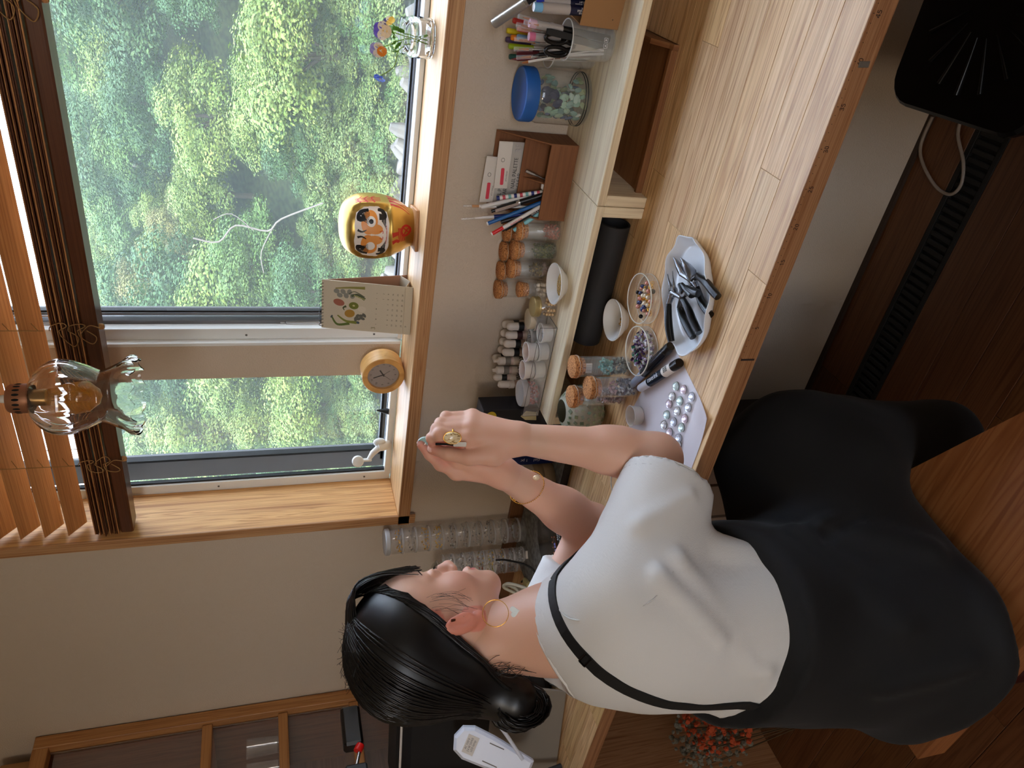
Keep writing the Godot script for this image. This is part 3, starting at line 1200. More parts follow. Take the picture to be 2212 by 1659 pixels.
func build_daruma() -> void:
	var b := thing("display_board", "thin square wooden board under the gold doll on the sill", "board", Vector3(-0.601, SILL + 0.0003, -1.424), 0.20)
	var st := S()
	box(st, Vector3(0, 0.003, 0), Vector3(0.083, 0.006, 0.095), 0.0008, 0)
	obj("board", st, mats["pine_edge"], b)
	var o := thing("daruma", "gold papier-mâché daruma doll with a painted bearded face", "doll", Vector3(-0.604, SILL + 0.0063, -1.428), 0.10)
	# paint: u runs once round the body (0.5 = front), v from top to foot
	var W := 768
	var H := 384
	var im := Image.create(W, H, false, Image.FORMAT_RGB8)
	var me := Image.create(W, H, false, Image.FORMAT_RGB8)
	var gold := Color(0.80, 0.66, 0.36)
	im.fill(gold)
	me.fill(Color.WHITE)
	var red := Color(0.72, 0.11, 0.08)
	var ink := Color(0.06, 0.06, 0.07)
	var cx := W / 2.0
	PX = Transform2D(Vector2(1.14, 0), Vector2(0, 1.36), Vector2(cx * -0.14, 66 - 84 * 1.36))
	for both in [im, me]:
		var isc: bool = both == im
		var c1 := func(c: Color) -> Color: return c if isc else Color.BLACK
		# face
		paint_poly(both, P2([cx - 98, 120, cx - 80, 92, cx - 30, 84, cx, 88, cx + 30, 84, cx + 80, 92, cx + 98, 120, cx + 100, 175, cx + 84, 206, cx + 40, 214, cx, 212, cx - 40, 214, cx - 84, 206, cx - 100, 175]), c1.call(Color(0.92, 0.88, 0.84)))
		for s: float in [-1.0, 1.0]:
			# orange shading round the eyes
			paint_oval(both, Vector2(cx + s * 44, 140), Vector2(44, 30), s * 0.2, c1.call(Color(0.90, 0.58, 0.26)))
			paint_oval(both, Vector2(cx + s * 20, 160), Vector2(18, 30), 0, c1.call(Color(0.90, 0.60, 0.30)))
			paint_oval(both, Vector2(cx + s * 46, 146), Vector2(19, 17), 0, c1.call(Color(0.93, 0.92, 0.90)))
			# brow and beard: a thick curl with combed strokes below
			paint_line(both, [Vector2(cx + s * 88, 138), Vector2(cx + s * 80, 108), Vector2(cx + s * 56, 103), Vector2(cx + s * 62, 124)], 10, 26, c1.call(ink))
			for k in 9:
				var bx := cx + s * (50 + k * 4.6)
				paint_line(both, [Vector2(bx, 112 - k * 0.5), Vector2(bx - s * 7, 128 + k), Vector2(bx - s * 14, 136 + k * 0.6)], 3.0, 1.0, c1.call(ink))
			paint_line(both, [Vector2(cx + s * 90, 172), Vector2(cx + s * 86, 190), Vector2(cx + s * 66, 196), Vector2(cx + s * 64, 176)], 10, 24, c1.call(ink))
			for k in 9:
				var by := cx + s * (50 + k * 4.6)
				paint_line(both, [Vector2(by, 186), Vector2(by - s * 12, 194 + k * 0.6), Vector2(by - s * 28, 202)], 3.0, 1.0, c1.call(ink))
			paint_line(both, [Vector2(cx + s * 14, 96), Vector2(cx + s * 9, 112), Vector2(cx + s * 16, 128)], 9, 3, c1.call(ink))
			# red strokes on the cheeks
			for k in 4:
				var q := cx + s * (112 + k * 18)
				paint_line(both, [Vector2(q, 222 - k * 3), Vector2(q + s * 3, 262), Vector2(q - s * 10, 300)], 13, 3, c1.call(red))
			for k in 3:
				paint_line(both, [Vector2(cx + s * 112, 110 + k * 26), Vector2(cx + s * (128 + k * 4), 100 + k * 26), Vector2(cx + s * 146, 118 + k * 24)], 7, 3, c1.call(red))
				paint_line(both, [Vector2(cx + s * (118 + 9 * k), 92), Vector2(cx + s * (116 + 9 * k), 140), Vector2(cx + s * (124 + 8 * k), 186)], 6, 3, c1.call(red))
		# pupil, painted on one eye only
		paint_oval(both, Vector2(cx + 46, 146), Vector2(8.5, 8.5), 0, c1.call(ink))
		# nose and mouth
		paint_line(both, [Vector2(cx - 12, 178), Vector2(cx - 15, 190), Vector2(cx - 5, 190)], 2, 2, c1.call(red))
		paint_line(both, [Vector2(cx + 12, 178), Vector2(cx + 15, 190), Vector2(cx + 5, 190)], 2, 2, c1.call(red))
		paint_line(both, [Vector2(cx - 34, 203), Vector2(cx, 205), Vector2(cx + 34, 203)], 2, 2, c1.call(red))
		# red lucky sign on the belly
		paint_line(both, [Vector2(cx - 26, 228), Vector2(cx - 22, 244), Vector2(cx - 30, 256)], 15, 10, c1.call(red))
		paint_line(both, [Vector2(cx + 2, 226), Vector2(cx + 6, 250)], 17, 13, c1.call(red))
		for k in 4:
			paint_line(both, [Vector2(cx - 30, 258 + k * 7), Vector2(cx, 252 + k * 6), Vector2(cx + 26, 250 + k * 4)], 4, 3, c1.call(red))
		paint_oval(both, Vector2(cx + 16, 282), Vector2(27, 23), 0.3, c1.call(red))
		paint_oval(both, Vector2(cx + 16, 282), Vector2(18, 14), 0.3, gold if isc else Color.WHITE)
		paint_line(both, [Vector2(cx, 274), Vector2(cx + 18, 284), Vector2(cx + 30, 296)], 5, 4, c1.call(red))
		paint_line(both, [Vector2(cx + 30, 268), Vector2(cx + 16, 284), Vector2(cx + 6, 296)], 5, 4, c1.call(red))
	PX = Transform2D()
	var pm := picture("daruma_paint", im, 0.36)
	pm.metallic = 1.0
	pm.metallic_texture = ImageTexture.create_from_image(me)
	pm.metallic_texture_channel = BaseMaterial3D.TEXTURE_CHANNEL_RED
	pm.normal_enabled = true
	pm.normal_texture = noise_tex("paper_n", 0.012, [], 3, 256, FastNoiseLite.TYPE_SIMPLEX_SMOOTH, true, 3.0)
	pm.normal_scale = 0.5
	var prof := smooth(V2([0.0, 0.146, 0.026, 0.1435, 0.047, 0.134, 0.060, 0.115, 0.0645, 0.095, 0.0645, 0.070, 0.060, 0.045, 0.050, 0.022, 0.041, 0.009, 0.038, 0.0]), 4)
	var rad := func(i: int, a: float) -> float:
		var y: float = prof[i].y
		var r: float = prof[i].x
		var f := absf(wrapf(a, -PI, PI))
		# the hooded face lies back from a rolled edge; cheeks and belly swell below
		var inx := smoothstep(0.98, 0.86, f)
		var iny := smoothstep(0.050, 0.058, y) * smoothstep(0.126, 0.117, y)
		r -= 0.0045 * inx * iny
		r += 0.003 * exp(-((y - 0.047) / 0.006) ** 2) * smoothstep(1.3, 0.9, f)
		r += 0.002 * exp(-((f - 1.04) / 0.1) ** 2) * smoothstep(0.05, 0.07, y) * smoothstep(0.125, 0.11, y)
		return r
	var n := 64
	st = S()
	var stf := SurfaceTool.new()
	stf.begin(Mesh.PRIMITIVE_TRIANGLES)
	var P := []
	for i in prof.size():
		var row := []
		for j in n + 1:
			var a := TAU * j / n - PI
			var r: float = rad.call(i, a)
			row.append(Vector3(sin(a) * r, prof[i].y, cos(a) * r))
		P.append(row)
	for i in prof.size() - 1:
		for j in n:
			var fm := absf(TAU * (j + 0.5) / n - PI)
			var ym: float = (prof[i].y + prof[i + 1].y) / 2
			var s: SurfaceTool = stf if fm < 0.96 and ym > 0.052 and ym < 0.123 else st
			for e in [[i, j], [i + 1, j + 1], [i + 1, j], [i, j], [i, j + 1], [i + 1, j + 1]]:
				var ii: int = e[0]
				var jj: int = e[1]
				var du: Vector3 = P[ii][(jj + 1) % n] - P[ii][(jj - 1 + n) % n]
				var dv: Vector3 = P[mini(ii + 1, prof.size() - 1)][jj] - P[maxi(ii - 1, 0)][jj]
				var nn := dv.cross(du).normalized()
				if ii == 0:
					nn = Vector3.UP
				vtx(s, P[ii][jj], nn, Vector2(float(jj) / n, 1.0 - P[ii][jj].y / 0.146 if ii else 0.0))
	obj("body", st, pm, o)
	obj("face", stf, pm, o)
	st = S()
	lathe(st, V2([0, 0, 0.037, 0, 0.0385, 0.004, 0.0385, 0.008, 0.036, 0.010]), 32)
	obj("foot", st, mat("gold_paint", Color(0.78, 0.62, 0.32), 0.4, 0.9), o)


func build_calendar() -> void:
	var o := thing("desk_calendar", "small standing desk calendar printed with vegetables, month 3", "calendar", Vector3(-0.772, SILL + 0.0003, -1.3735), 0.10)
	var card := mat("card_cream", Color(0.74, 0.69, 0.60), 0.8)
	var tan := mat("card_tan", Color(0.62, 0.46, 0.37), 0.85)
	var w := 0.1085
	var h := 0.183
	var lean := atan2(0.040, h)
	# print
	var im := Image.create(434, 740, false, Image.FORMAT_RGB8)
	im.fill(Color(0.78, 0.735, 0.645))
	var g1 := Color(0.33, 0.40, 0.16)
	var grey := Color(0.52, 0.52, 0.48)
	# slim marrow, lettuce, pea pod, potato, kiwi, persimmon, leaf, peppers, oak leaves
	paint_line(im, [Vector2(370, 110), Vector2(385, 230), Vector2(392, 350)], 8, 26, Color(0.52, 0.50, 0.24))
	for k in 6:
		paint_oval(im, Vector2(345 - (k % 2) * 34, 120 + k * 26), Vector2(20, 24), 0.4 * k, grey)
	paint_line(im, [Vector2(330, 220), Vector2(352, 270), Vector2(312, 350)], 6, 6, Color(0.25, 0.29, 0.2))
	paint_line(im, [Vector2(310, 240), Vector2(326, 290), Vector2(290, 352)], 18, 26, Color(0.30, 0.34, 0.24))
	for k in 6:
		paint_oval(im, Vector2(318 - k * 5.0, 268 + k * 15), Vector2(7, 7), 0, Color(0.60, 0.60, 0.36))
	paint_oval(im, Vector2(246, 140), Vector2(30, 46), 0.25, Color(0.60, 0.36, 0.28))
	paint_oval(im, Vector2(226, 262), Vector2(32, 40), 0.1, Color(0.42, 0.44, 0.14))
	paint_oval(im, Vector2(226, 262), Vector2(8, 11), 0.1, Color(0.75, 0.72, 0.5))
	paint_oval(im, Vector2(152, 230), Vector2(36, 42), -0.2, Color(0.64, 0.48, 0.16))
	paint_line(im, [Vector2(178, 186), Vector2(200, 176), Vector2(216, 200)], 4, 20, Color(0.24, 0.29, 0.16))
	paint_line(im, [Vector2(110, 84), Vector2(44, 130), Vector2(60, 230)], 12, 26, g1)
	paint_line(im, [Vector2(128, 130), Vector2(80, 200), Vector2(74, 290)], 10, 30, Color(0.46, 0.48, 0.18))
	paint_oval(im, Vector2(112, 82), Vector2(14, 8), 0.5, Color(0.30, 0.34, 0.36))
	paint_oval(im, Vector2(74, 300), Vector2(12, 14), 0.5, Color(0.28, 0.32, 0.36))
	for k in 6:
		paint_oval(im, Vector2(104 + k * 3.0 + (k % 2) * 26, 280 + k * 14), Vector2(22, 13), 0.5 * k, Color(0.36, 0.36, 0.32))
	paint_oval(im, Vector2(200, 330), Vector2(26, 34), 0, Color(0.81, 0.765, 0.69))
	var pm := picture("calendar_print", im, 0.7)
	var front := Node3D.new()
	put("front_leaf", front, o)
	front.rotation.x = -lean
	var st := S()
	var hh := sqrt(h * h + 0.04 * 0.04)
	quad(st, Vector3(-w / 2, 0.001, 0.0012), Vector3(w / 2, 0.001, 0.0012), Vector3(w / 2, hh, 0.0012), Vector3(-w / 2, hh, 0.0012), [Vector2(0, 1), Vector2(1, 1), Vector2(1, 0), Vector2(0, 0)])
	obj("sheet", st, pm, front)
	st = S()
	box(st, Vector3(0, hh / 2, -0.0008), Vector3(w, hh, 0.003), 0.0003)
	obj("backing", st, card, front)
	var ink := mat("print_grey", Color(0.30, 0.28, 0.24), 0.8)
	text(front, "month", "3", 0.0085, Transform3D(Basis(), Vector3(-0.0455, 0.079, 0.0014)), mat("print_olive", Color(0.42, 0.40, 0.16), 0.8))
	for d in range(1, 32):
		var wd := (d + 4) % 7
		var wk := (d + 4) / 7
		text(front, "number", str(d), 0.0030, Transform3D(Basis(), Vector3(-0.036 + wd * 0.0118, 0.060 - wk * 0.0098, 0.0014)), ink)
	for k in 7:
		text(front, "weekday", "SMTWTFS"[k], 0.0022, Transform3D(Basis(), Vector3(-0.036 + k * 0.0118, 0.074, 0.0014)), ink)
	# rear leaf and raised floor fold
	st = S()
	X = Transform3D(Basis(Vector3.RIGHT, atan2(0.034, h)), Vector3(0, 0, -0.0735))
	box(st, Vector3(0, 0.0925, 0), Vector3(w, 0.185, 0.0022), 0.0003)
	obj("rear_leaf", st, tan, o)
	st = S()
	X = Transform3D(Basis(Vector3.RIGHT, -0.42), Vector3(0, 0.0085, -0.019))
	box(st, Vector3.ZERO, Vector3(w, 0.0015, 0.038), 0.0003)
	X = Transform3D(Basis(Vector3.RIGHT, 0.42), Vector3(0, 0.0085, -0.054))
	box(st, Vector3.ZERO, Vector3(w, 0.0015, 0.036), 0.0003)
	obj("floor_fold", st, card, o)
	# wire comb
	var wire := mat("wire_black", Color(0.06, 0.06, 0.06), 0.35, 0.6)
	for k in 14:
		st = S()
		var c := []
		for i in 9:
			var a := lerpf(-1.9, 2.4, i / 8.0)
			c.append(Vector3(-w / 2 + 0.006 + k * 0.0074, h + 0.0005 + cos(a) * 0.0048, -0.0405 + sin(a) * 0.0062))
		tube(st, c, 0.0006, 5)
		obj("wire_loop", st, wire, o)


func build_clock() -> void:
	var o := thing("clock", "small round wooden alarm clock with a grey face on the window sill", "clock", Vector3(-0.945, SILL + 0.0003, -1.406), -0.02)
	var R := 0.0478
	var wm := wood("clock_wood", Color(0.88, 0.68, 0.40), Color(), 0.6, 6, 0.4, 4, 0.4)
	var st := S()
	X = Transform3D(Basis(Vector3.RIGHT, PI / 2), Vector3(0, R, -0.022))
	lathe(st, V2([0, 0, R - 0.002, 0, R, 0.002, R, 0.043, R - 0.0015, 0.0445, R - 0.0115, 0.0445, R - 0.0125, 0.0435, R - 0.0125, 0.036]), 56)
	obj("case", st, wm, o)
	st = S()
	X = Transform3D(Basis(Vector3.RIGHT, PI / 2), Vector3(0, R, 0.0135))
	lathe(st, V2([R - 0.0126, 0, R - 0.0126, 0.0005, 0, 0.0005]), 40)
	obj("dial", st, mat("dial_grey", Color(0.60, 0.55, 0.52), 0.7), o)
	var ink := mat("dial_ink", Color(0.12, 0.11, 0.11), 0.6)
	for k in range(1, 13):
		var a := PI / 2 - TAU * k / 12
		text(o, "numeral", str(k), 0.0042, Transform3D(Basis(), Vector3(cos(a) * 0.0275, R + sin(a) * 0.0275 - 0.0, 0.0146)), ink)
	for hd in [[-0.36 + 0.0, 0.023, 0.0011, ink], [1.02, 0.0145, 0.0015, ink], [2.52, 0.018, 0.0006, mat("hand_grey", Color(0.4, 0.38, 0.36), 0.5)], [-2.45, 0.022, 0.0005, mats.get("hand_grey", ink)]]:
		st = S()
		var a: float = PI / 2 - hd[0]
		var d := Vector3(cos(a), sin(a), 0)
		tube(st, [Vector3(0, R, 0.0152) - d * 0.004, Vector3(0, R, 0.0152) + d * hd[1]], hd[2], 6)
		obj("hand", st, hd[3], o)
	st = S()
	X = Transform3D(Basis(Vector3.RIGHT, PI / 2), Vector3(0, R, 0.0145))
	lathe(st, V2([0.0022, 0, 0.0022, 0.0018, 0, 0.002]), 12)
	obj("spindle", st, ink, o)
	st = S()
	X = Transform3D(Basis(Vector3.RIGHT, PI / 2), Vector3(0, R, 0.0185))
	lathe(st, V2([R - 0.0126, 0, 0, 0.0003]), 32)
	obj("cover_glass", st, pane("clock_glass", Color.WHITE, 0.03), o)


# ---------------------------------------------------------------- pendant lamp
func build_lamp() -> void:
	var o := thing("pendant_lamp", "hanging tulip lamp with a ribbed clear glass shade and frilled rim", "lamp", Vector3(-0.752, 1.574, -1.067))
	var prof := smooth(V2([0.061, 0.000, 0.060, 0.010, 0.052, 0.026, 0.0425, 0.046, 0.0425, 0.056, 0.052, 0.074, 0.0605, 0.098, 0.058, 0.120, 0.044, 0.138, 0.028, 0.148, 0.019, 0.151]), 4)
	var rad := func(p: Vector2, a: float, inner: float) -> Vector3:
		var y := p.y
		var bulge := smoothstep(0.060, 0.085, y) * smoothstep(0.150, 0.125, y)
		var rim := smoothstep(0.026, 0.004, y)
		var r := p.x - inner
		r *= 1.0 - 0.035 * bulge * absf(sin(a * 7.0)) ** 0.5 * (1.0 if inner == 0.0 else 0.4)
		r *= 1.0 + 0.055 * rim * cos(a * 12.0)
		return Vector3(cos(a) * r, y + 0.0035 * rim * sin(a * 12.0 + 0.6), -sin(a) * r)
	var st := S()
	var n := 144
	for side in 2:
		var inn := 0.0 if side == 0 else 0.0028
		var P := []
		for i in prof.size():
			var row := []
			for j in n:
				row.append(rad.call(prof[i], TAU * j / n, inn))
			P.append(row)
		var m := prof.size()
		for i in m - 1:
			for j in n:
				var es := [[i, j], [i + 1, j + 1], [i, j + 1], [i, j], [i + 1, j], [i + 1, j + 1]]
				if side == 1:
					es = [[i, j], [i, j + 1], [i + 1, j + 1], [i, j], [i + 1, j + 1], [i + 1, j]]
				for e in es:
					var jj: int = e[1] % n
					var du: Vector3 = P[e[0]][(jj + 1) % n] - P[e[0]][(jj - 1 + n) % n]
					var dv: Vector3 = P[mini(e[0] + 1, m - 1)][jj] - P[maxi(e[0] - 1, 0)][jj]
					var nn := du.cross(dv).normalized()
					vtx(st, P[e[0]][jj], nn if side == 0 else -nn)
		# close the two rims
	for k in [0, prof.size() - 1]:
		for j in n:
			var a0 := TAU * j / n
			var a1 := TAU * (j + 1) / n
			var q := [rad.call(prof[k], a0, 0.0), rad.call(prof[k], a1, 0.0), rad.call(prof[k], a1, 0.0028), rad.call(prof[k], a0, 0.0028)]
			if k == 0:
				quad(st, q[0], q[3], q[2], q[1])
			else:
				quad(st, q[0], q[1], q[2], q[3])
	obj("shade", st, solid_glass("lamp_glass", Color(1, 1, 1)), o)
	var cm := mat("copper_cap", Color(0.62, 0.42, 0.30), 0.4, 0.55)
	st = S()
	lathe(st, V2([0.0225, 0.146, 0.0228, 0.150, 0.0222, 0.174, 0.0195, 0.178, 0.009, 0.180, 0, 0.180]), 36)
	obj("cap", st, cm, o)
	var hm := mat("cap_hole", Color(0.03, 0.025, 0.02), 0.9)
	for k in 18:
		var a := TAU * k / 18
		st = S()
		X = Transform3D(look(Vector3(cos(a), 0, sin(a))), Vector3(cos(a) * 0.0220, 0.163, sin(a) * 0.0220))
		ball(st, Vector3.ZERO, Vector3(0.0022, 0.0055, 0.0012), 8, 6)
		obj("vent_hole", st, hm, o)
	st = S()
	lathe(st, V2([0.007, 0.180, 0.0065, 0.184, 0.0045, 0.196, 0.0035, 0.197, 0, 0.197]), 16)
	obj("cord_grip", st, mat("grip_white", Color(0.86, 0.84, 0.80), 0.4), o)
	st = S()
	for s in 2:
		var pts := []
		for i in 90:
			var a := i * 0.75 + s * PI
			pts.append(Vector3(cos(a) * 0.0016, 0.196 + i * 0.0082, sin(a) * 0.0016))
		tube(st, pts, 0.0017, 6)
	obj("cord", st, mat("cord_cream", Color(0.80, 0.76, 0.66), 0.7), o)
	st = S()
	lathe(st, V2([0, 0.050, 0.012, 0.054, 0.0235, 0.068, 0.026, 0.082, 0.0235, 0.098, 0.015, 0.116, 0.0125, 0.128]), 28, 0, 0, 0.2)
	var bm := pane("amber_bulb", Color(0.95, 0.62, 0.15), 0.45)
	obj("bulb", st, bm, o)
	st = S()
	lathe(st, V2([0.0128, 0.124, 0.0135, 0.146, 0.010, 0.150]), 20)
	obj("socket", st, mat("socket_brass", Color(0.65, 0.5, 0.3), 0.35, 0.8), o)
	st = S()
	for k in 4:
		var a := TAU * k / 4
		tube(st, V3([cos(a) * 0.003, 0.124, sin(a) * 0.003, cos(a) * 0.011, 0.10, sin(a) * 0.011, cos(a) * 0.008, 0.07, sin(a) * 0.008]), 0.0006, 5)
	obj("filament", st, mat("filament", Color(0.55, 0.35, 0.1), 0.4, 0.5), o)


# ---------------------------------------------------------------- small builders shared by shelf and desk
# a long thin thing from a to b; segs = [t0, t1, r0, r1, material, part name]
func stick(called: String, label: String, category: String, group: String, a: Vector3, b: Vector3, segs: Array, sides := 10) -> Node3D:
	var o := thing(called, label, category, a, 0.0, group)
	o.basis = along(b - a)
	var ln := a.distance_to(b)
	for s in segs:
		var st := S()
		lathe(st, V2([0, s[0] * ln, s[2], s[0] * ln, s[3], s[1] * ln, 0, s[1] * ln]), sides)
		obj(s[5], st, s[4], o)
	return o


func cork_mat() -> StandardMaterial3D:
	var m := mat("cork", Color(0.80, 0.56, 0.34), 0.9)
	if m.albedo_texture == null:
		m.albedo_texture = noise_tex("cork_t", 0.05, [[0.25, Color(0.45, 0.33, 0.25)], [0.42, Color(0.9, 0.85, 0.8)], [0.7, Color(1, 1, 1)]], 4, 256)
		m.uv1_triplanar = true
		m.uv1_scale = Vector3(18, 18, 18)
		m.normal_enabled = true
		m.normal_texture = noise_tex("cork_n", 0.06, [], 3, 256, FastNoiseLite.TYPE_SIMPLEX_SMOOTH, true, 3.0)
	return m


# heap of small pieces inside a round vessel: one object
func heap(called: String, label: String, at: Vector3, r: float, h: float, n: int, size: float, cols: Array, m: Material, jag := 0.2, bead := false) -> MeshInstance3D:
	var st := S()
	for i in n:
		var a := rv(0, TAU)
		var q := sqrt(rng.randf()) * (r - size)
		if i % 3 == 0:
			q = r - size * 1.02
		tint = L(cols[rng.randi() % cols.size()] * rv(0.85, 1.12))
		var c := Vector3(cos(a) * q, size * 0.7 + rng.randf() * maxf(h - size * 1.5, 0.0), sin(a) * q)
		X = Transform3D(Basis.from_euler(Vector3(rv(0, TAU), rv(0, TAU), 0)), c)
		if bead:
			ball(st, Vector3.ZERO, Vector3.ONE * size, 8, 6)
		else:
			lump(st, Vector3.ZERO, Vector3(size, size * rv(0.5, 0.8), size * rv(0.6, 1.0)), jag, 5, 3)
	var o := obj(called, st, m)
	o.position = at
	tag(o, label, called.replace("_", " "), "", "stuff")
	return o


func vial(label: String, at: Vector3, h: float, r: float, twine := true, group := "") -> Node3D:
	var o := thing("corked_vial", label, "vial", at, rv(0, TAU), group)
	var gh := h - 0.013
	var st := S()
	lathe(st, V2([0, 0, r * 0.86, 0, r, 0.003, r, gh - 0.002, r * 1.03, gh, r * 0.93, gh, r * 0.93, 0.004, r * 0.8, 0.0018, 0, 0.0018]), 28)
	obj("glass", st, pane("vial_glass", Color(0.96, 1.0, 0.99), 0.05), o)
	st = S()
	lathe(st, V2([0, gh - 0.009, r * 0.86, gh - 0.009, r * 0.90, gh, r * 1.08, gh + 0.0004, r * 1.12, gh + 0.004, r * 1.10, h - 0.001, r * 1.05, h, 0, h]), 28, 0, 0, 0.5)
	obj("cork", st, cork_mat(), o)
	if twine:
		st = S()
		var c := []
		for i in 25:
			c.append(Vector3(cos(TAU * i / 24) * r * 1.125, gh + 0.0042 + 0.0005 * sin(i * 2.0), sin(TAU * i / 24) * r * 1.125))
		tube(st, c, 0.0006, 5, false)
		obj("wire", st, mat("wire_pale", Color(0.80, 0.76, 0.68), 0.35, 0.5), o)
	return o


func bowl_shape(st: SurfaceTool, r: float, h: float, foot: float, t := 0.0022) -> void:
	lathe(st, smooth(V2([0.0, 0.0, foot, 0.0, foot * 1.15, 0.002, r * 0.82, h * 0.55, r, h]), 5) + smooth(V2([r - t * 0.4, h + t * 0.5, r - t, h, r * 0.78, h * 0.55 + t, foot, t * 1.2, 0, t]), 5), 48)


# ---------------------------------------------------------------- on the shelf
func build_shelf_things() -> void:
	var st := S()
	var y0 := SHELF + 0.0003
	# ---- corked vials, two rows
	var chips := mat("chips", Color.WHITE, 0.45)
	var gloss := mat("gloss_beads", Color.WHITE, 0.22)
	var fr := [
		[Vector3(-0.537, y0, -1.272), "corked glass vial a third full of pink salt, nearest the card box"],
		[Vector3(-0.578, y0, -1.274), "corked glass vial half full of dried green herbs"],
		[Vector3(-0.619, y0, -1.276), "corked glass vial of dried brown blossoms over pale pink stones"],
		[Vector3(-0.556, y0, -1.310), "corked glass vial in the back row, its cork hidden behind the cyan pen"],
		[Vector3(-0.598, y0, -1.310), "corked glass vial in the back row behind the green herbs"],
		[Vector3(-0.640, y0, -1.309), "corked glass vial in the back row behind the dried blossoms"],
		[Vector3(-0.682, y0, -1.307), "corked empty glass vial in the back row, farthest left of the corks"],
	]
	for i in fr.size():
		vial(fr[i][1], fr[i][0], 0.089 if i < 3 else 0.098, 0.0172, true, "corked vials on the shelf")
	heap("pink_salt", "coarse pink salt in the corked vial beside the card box", fr[0][0] + Vector3(0, 0.002, 0), 0.0156, 0.027, 110, 0.0028, [Color(0.80, 0.52, 0.44), Color(0.72, 0.42, 0.36), Color(0.86, 0.64, 0.56)], chips)
	heap("dried_herbs", "chopped dried green herbs in the second corked vial", fr[1][0] + Vector3(0, 0.002, 0), 0.0156, 0.042, 330, 0.0021, [Color(0.34, 0.38, 0.16), Color(0.24, 0.30, 0.12), Color(0.50, 0.50, 0.22)], chips, 0.4)
	heap("rose_stones", "pale pink stone chips at the bottom of the third corked vial", fr[2][0] + Vector3(0, 0.002, 0), 0.0156, 0.018, 40, 0.0042, [Color(0.72, 0.60, 0.54), Color(0.64, 0.52, 0.47)], chips)
	heap("dried_blossoms", "dried brown blossoms lying on the stones in the third corked vial", fr[2][0] + Vector3(0, 0.019, 0), 0.0156, 0.024, 90, 0.0030, [Color(0.44, 0.34, 0.18), Color(0.58, 0.48, 0.24), Color(0.34, 0.26, 0.14)], chips, 0.5)
	heap("dark_chips", "dark stone chips in the back-row vial behind the blossoms", fr[5][0] + Vector3(0, 0.002, 0), 0.0156, 0.03, 60, 0.0036, [Color(0.36, 0.33, 0.3), Color(0.5, 0.46, 0.42)], chips)
	# ---- bead jars
	var jp := thing("bead_jar", "squat glass jar with a cork stopper and lipped neck holding large pearls", "jar", Vector3(-0.655, y0, -1.256), 0.4)
	st = S()
	box(st, Vector3(0, 0.024, 0), Vector3(0.037, 0.047, 0.037), 0.006)
	obj("glass", st, pane("vial_glass", Color.WHITE), jp)
	st = S()
	lathe(st, V2([0.015, 0.047, 0.0165, 0.050, 0.0165, 0.054, 0.0155, 0.056, 0.018, 0.058, 0.018, 0.061, 0.015, 0.062]), 28)
	obj("neck", st, mats["vial_glass"], jp)
	st = S()
	lathe(st, V2([0, 0.05, 0.0135, 0.05, 0.0152, 0.062, 0.0158, 0.068, 0.015, 0.069, 0, 0.069]), 24, 0, 0, 0.5)
	obj("cork", st, cork_mat(), jp)
	var pearl := mat("pearl", Color(0.86, 0.80, 0.70), 0.18, 0.25)
	pearl.clearcoat_enabled = true
	pearl.clearcoat = 0.6
	var gold_pearl := mat("pearl_gold", Color(0.86, 0.72, 0.52), 0.2, 0.45)
	var sp := S()
	ball(sp, Vector3.ZERO, Vector3.ONE * 0.0048, 14, 10)
	var pm := sp.commit()
	for i in 16:
		var o := MeshInstance3D.new()
		o.mesh = pm
		o.material_override = pearl
		put("pearl", o)
		tag(o, "large ivory pearl bead inside the cork-stoppered square jar", "bead", "pearls in the square jar")
		o.position = Vector3(-0.655, y0, -1.256) + Basis(Vector3.UP, 0.4) * Vector3(-0.0095 + 0.0096 * (i % 3) + rv(-0.0008, 0.0008), 0.0068 + 0.0088 * (i / 6), -0.0048 + 0.0098 * ((i / 3) % 2) + rv(-0.0008, 0.0008) + 0.003)
	var js := thing("bead_jar", "small round glass jar with a ribbed gold screw lid holding golden pearls", "jar", Vector3(-0.675, y0, -1.222))
	st = S()
	lathe(st, V2([0, 0, 0.0205, 0, 0.022, 0.003, 0.022, 0.030, 0.019, 0.034, 0.019, 0.036]), 32)
	obj("glass", st, mats["vial_glass"], js)
	st = S()
	lathe(st, V2([0.0195, 0.032, 0.0205, 0.033, 0.0205, 0.036, 0.0198, 0.037, 0.0205, 0.039, 0.0205, 0.0445, 0.019, 0.046, 0, 0.046]), 36)
	obj("lid", st, mat("lid_gold", Color(0.68, 0.60, 0.40), 0.42, 0.6), js)
	sp = S()
	ball(sp, Vector3.ZERO, Vector3.ONE * 0.0036, 12, 8)
	pm = sp.commit()
	for i in 22:
		var o := MeshInstance3D.new()
		o.mesh = pm
		o.material_override = gold_pearl
		put("golden_pearl", o)
		tag(o, "small golden pearl bead inside the gold-lidded round jar", "bead", "golden pearls in the round jar")
		var a := TAU * i / 8.0
		o.position = js.position + Vector3(cos(a) * 0.0162, 0.0042 + 0.0064 * (i / 8), sin(a) * 0.0162)
	# ---- white dish with golden beads
	var dish := thing("dish", "shallow white porcelain dish with a heap of gold beads, on the shelf edge", "dish", Vector3(-0.611, y0, -1.197))
	st = S()
	bowl_shape(st, 0.0405, 0.0205, 0.020)
	var porc := mat("porcelain", Color(0.90, 0.89, 0.86), 0.16)
	obj("dish", st, porc, dish)
	st = S()
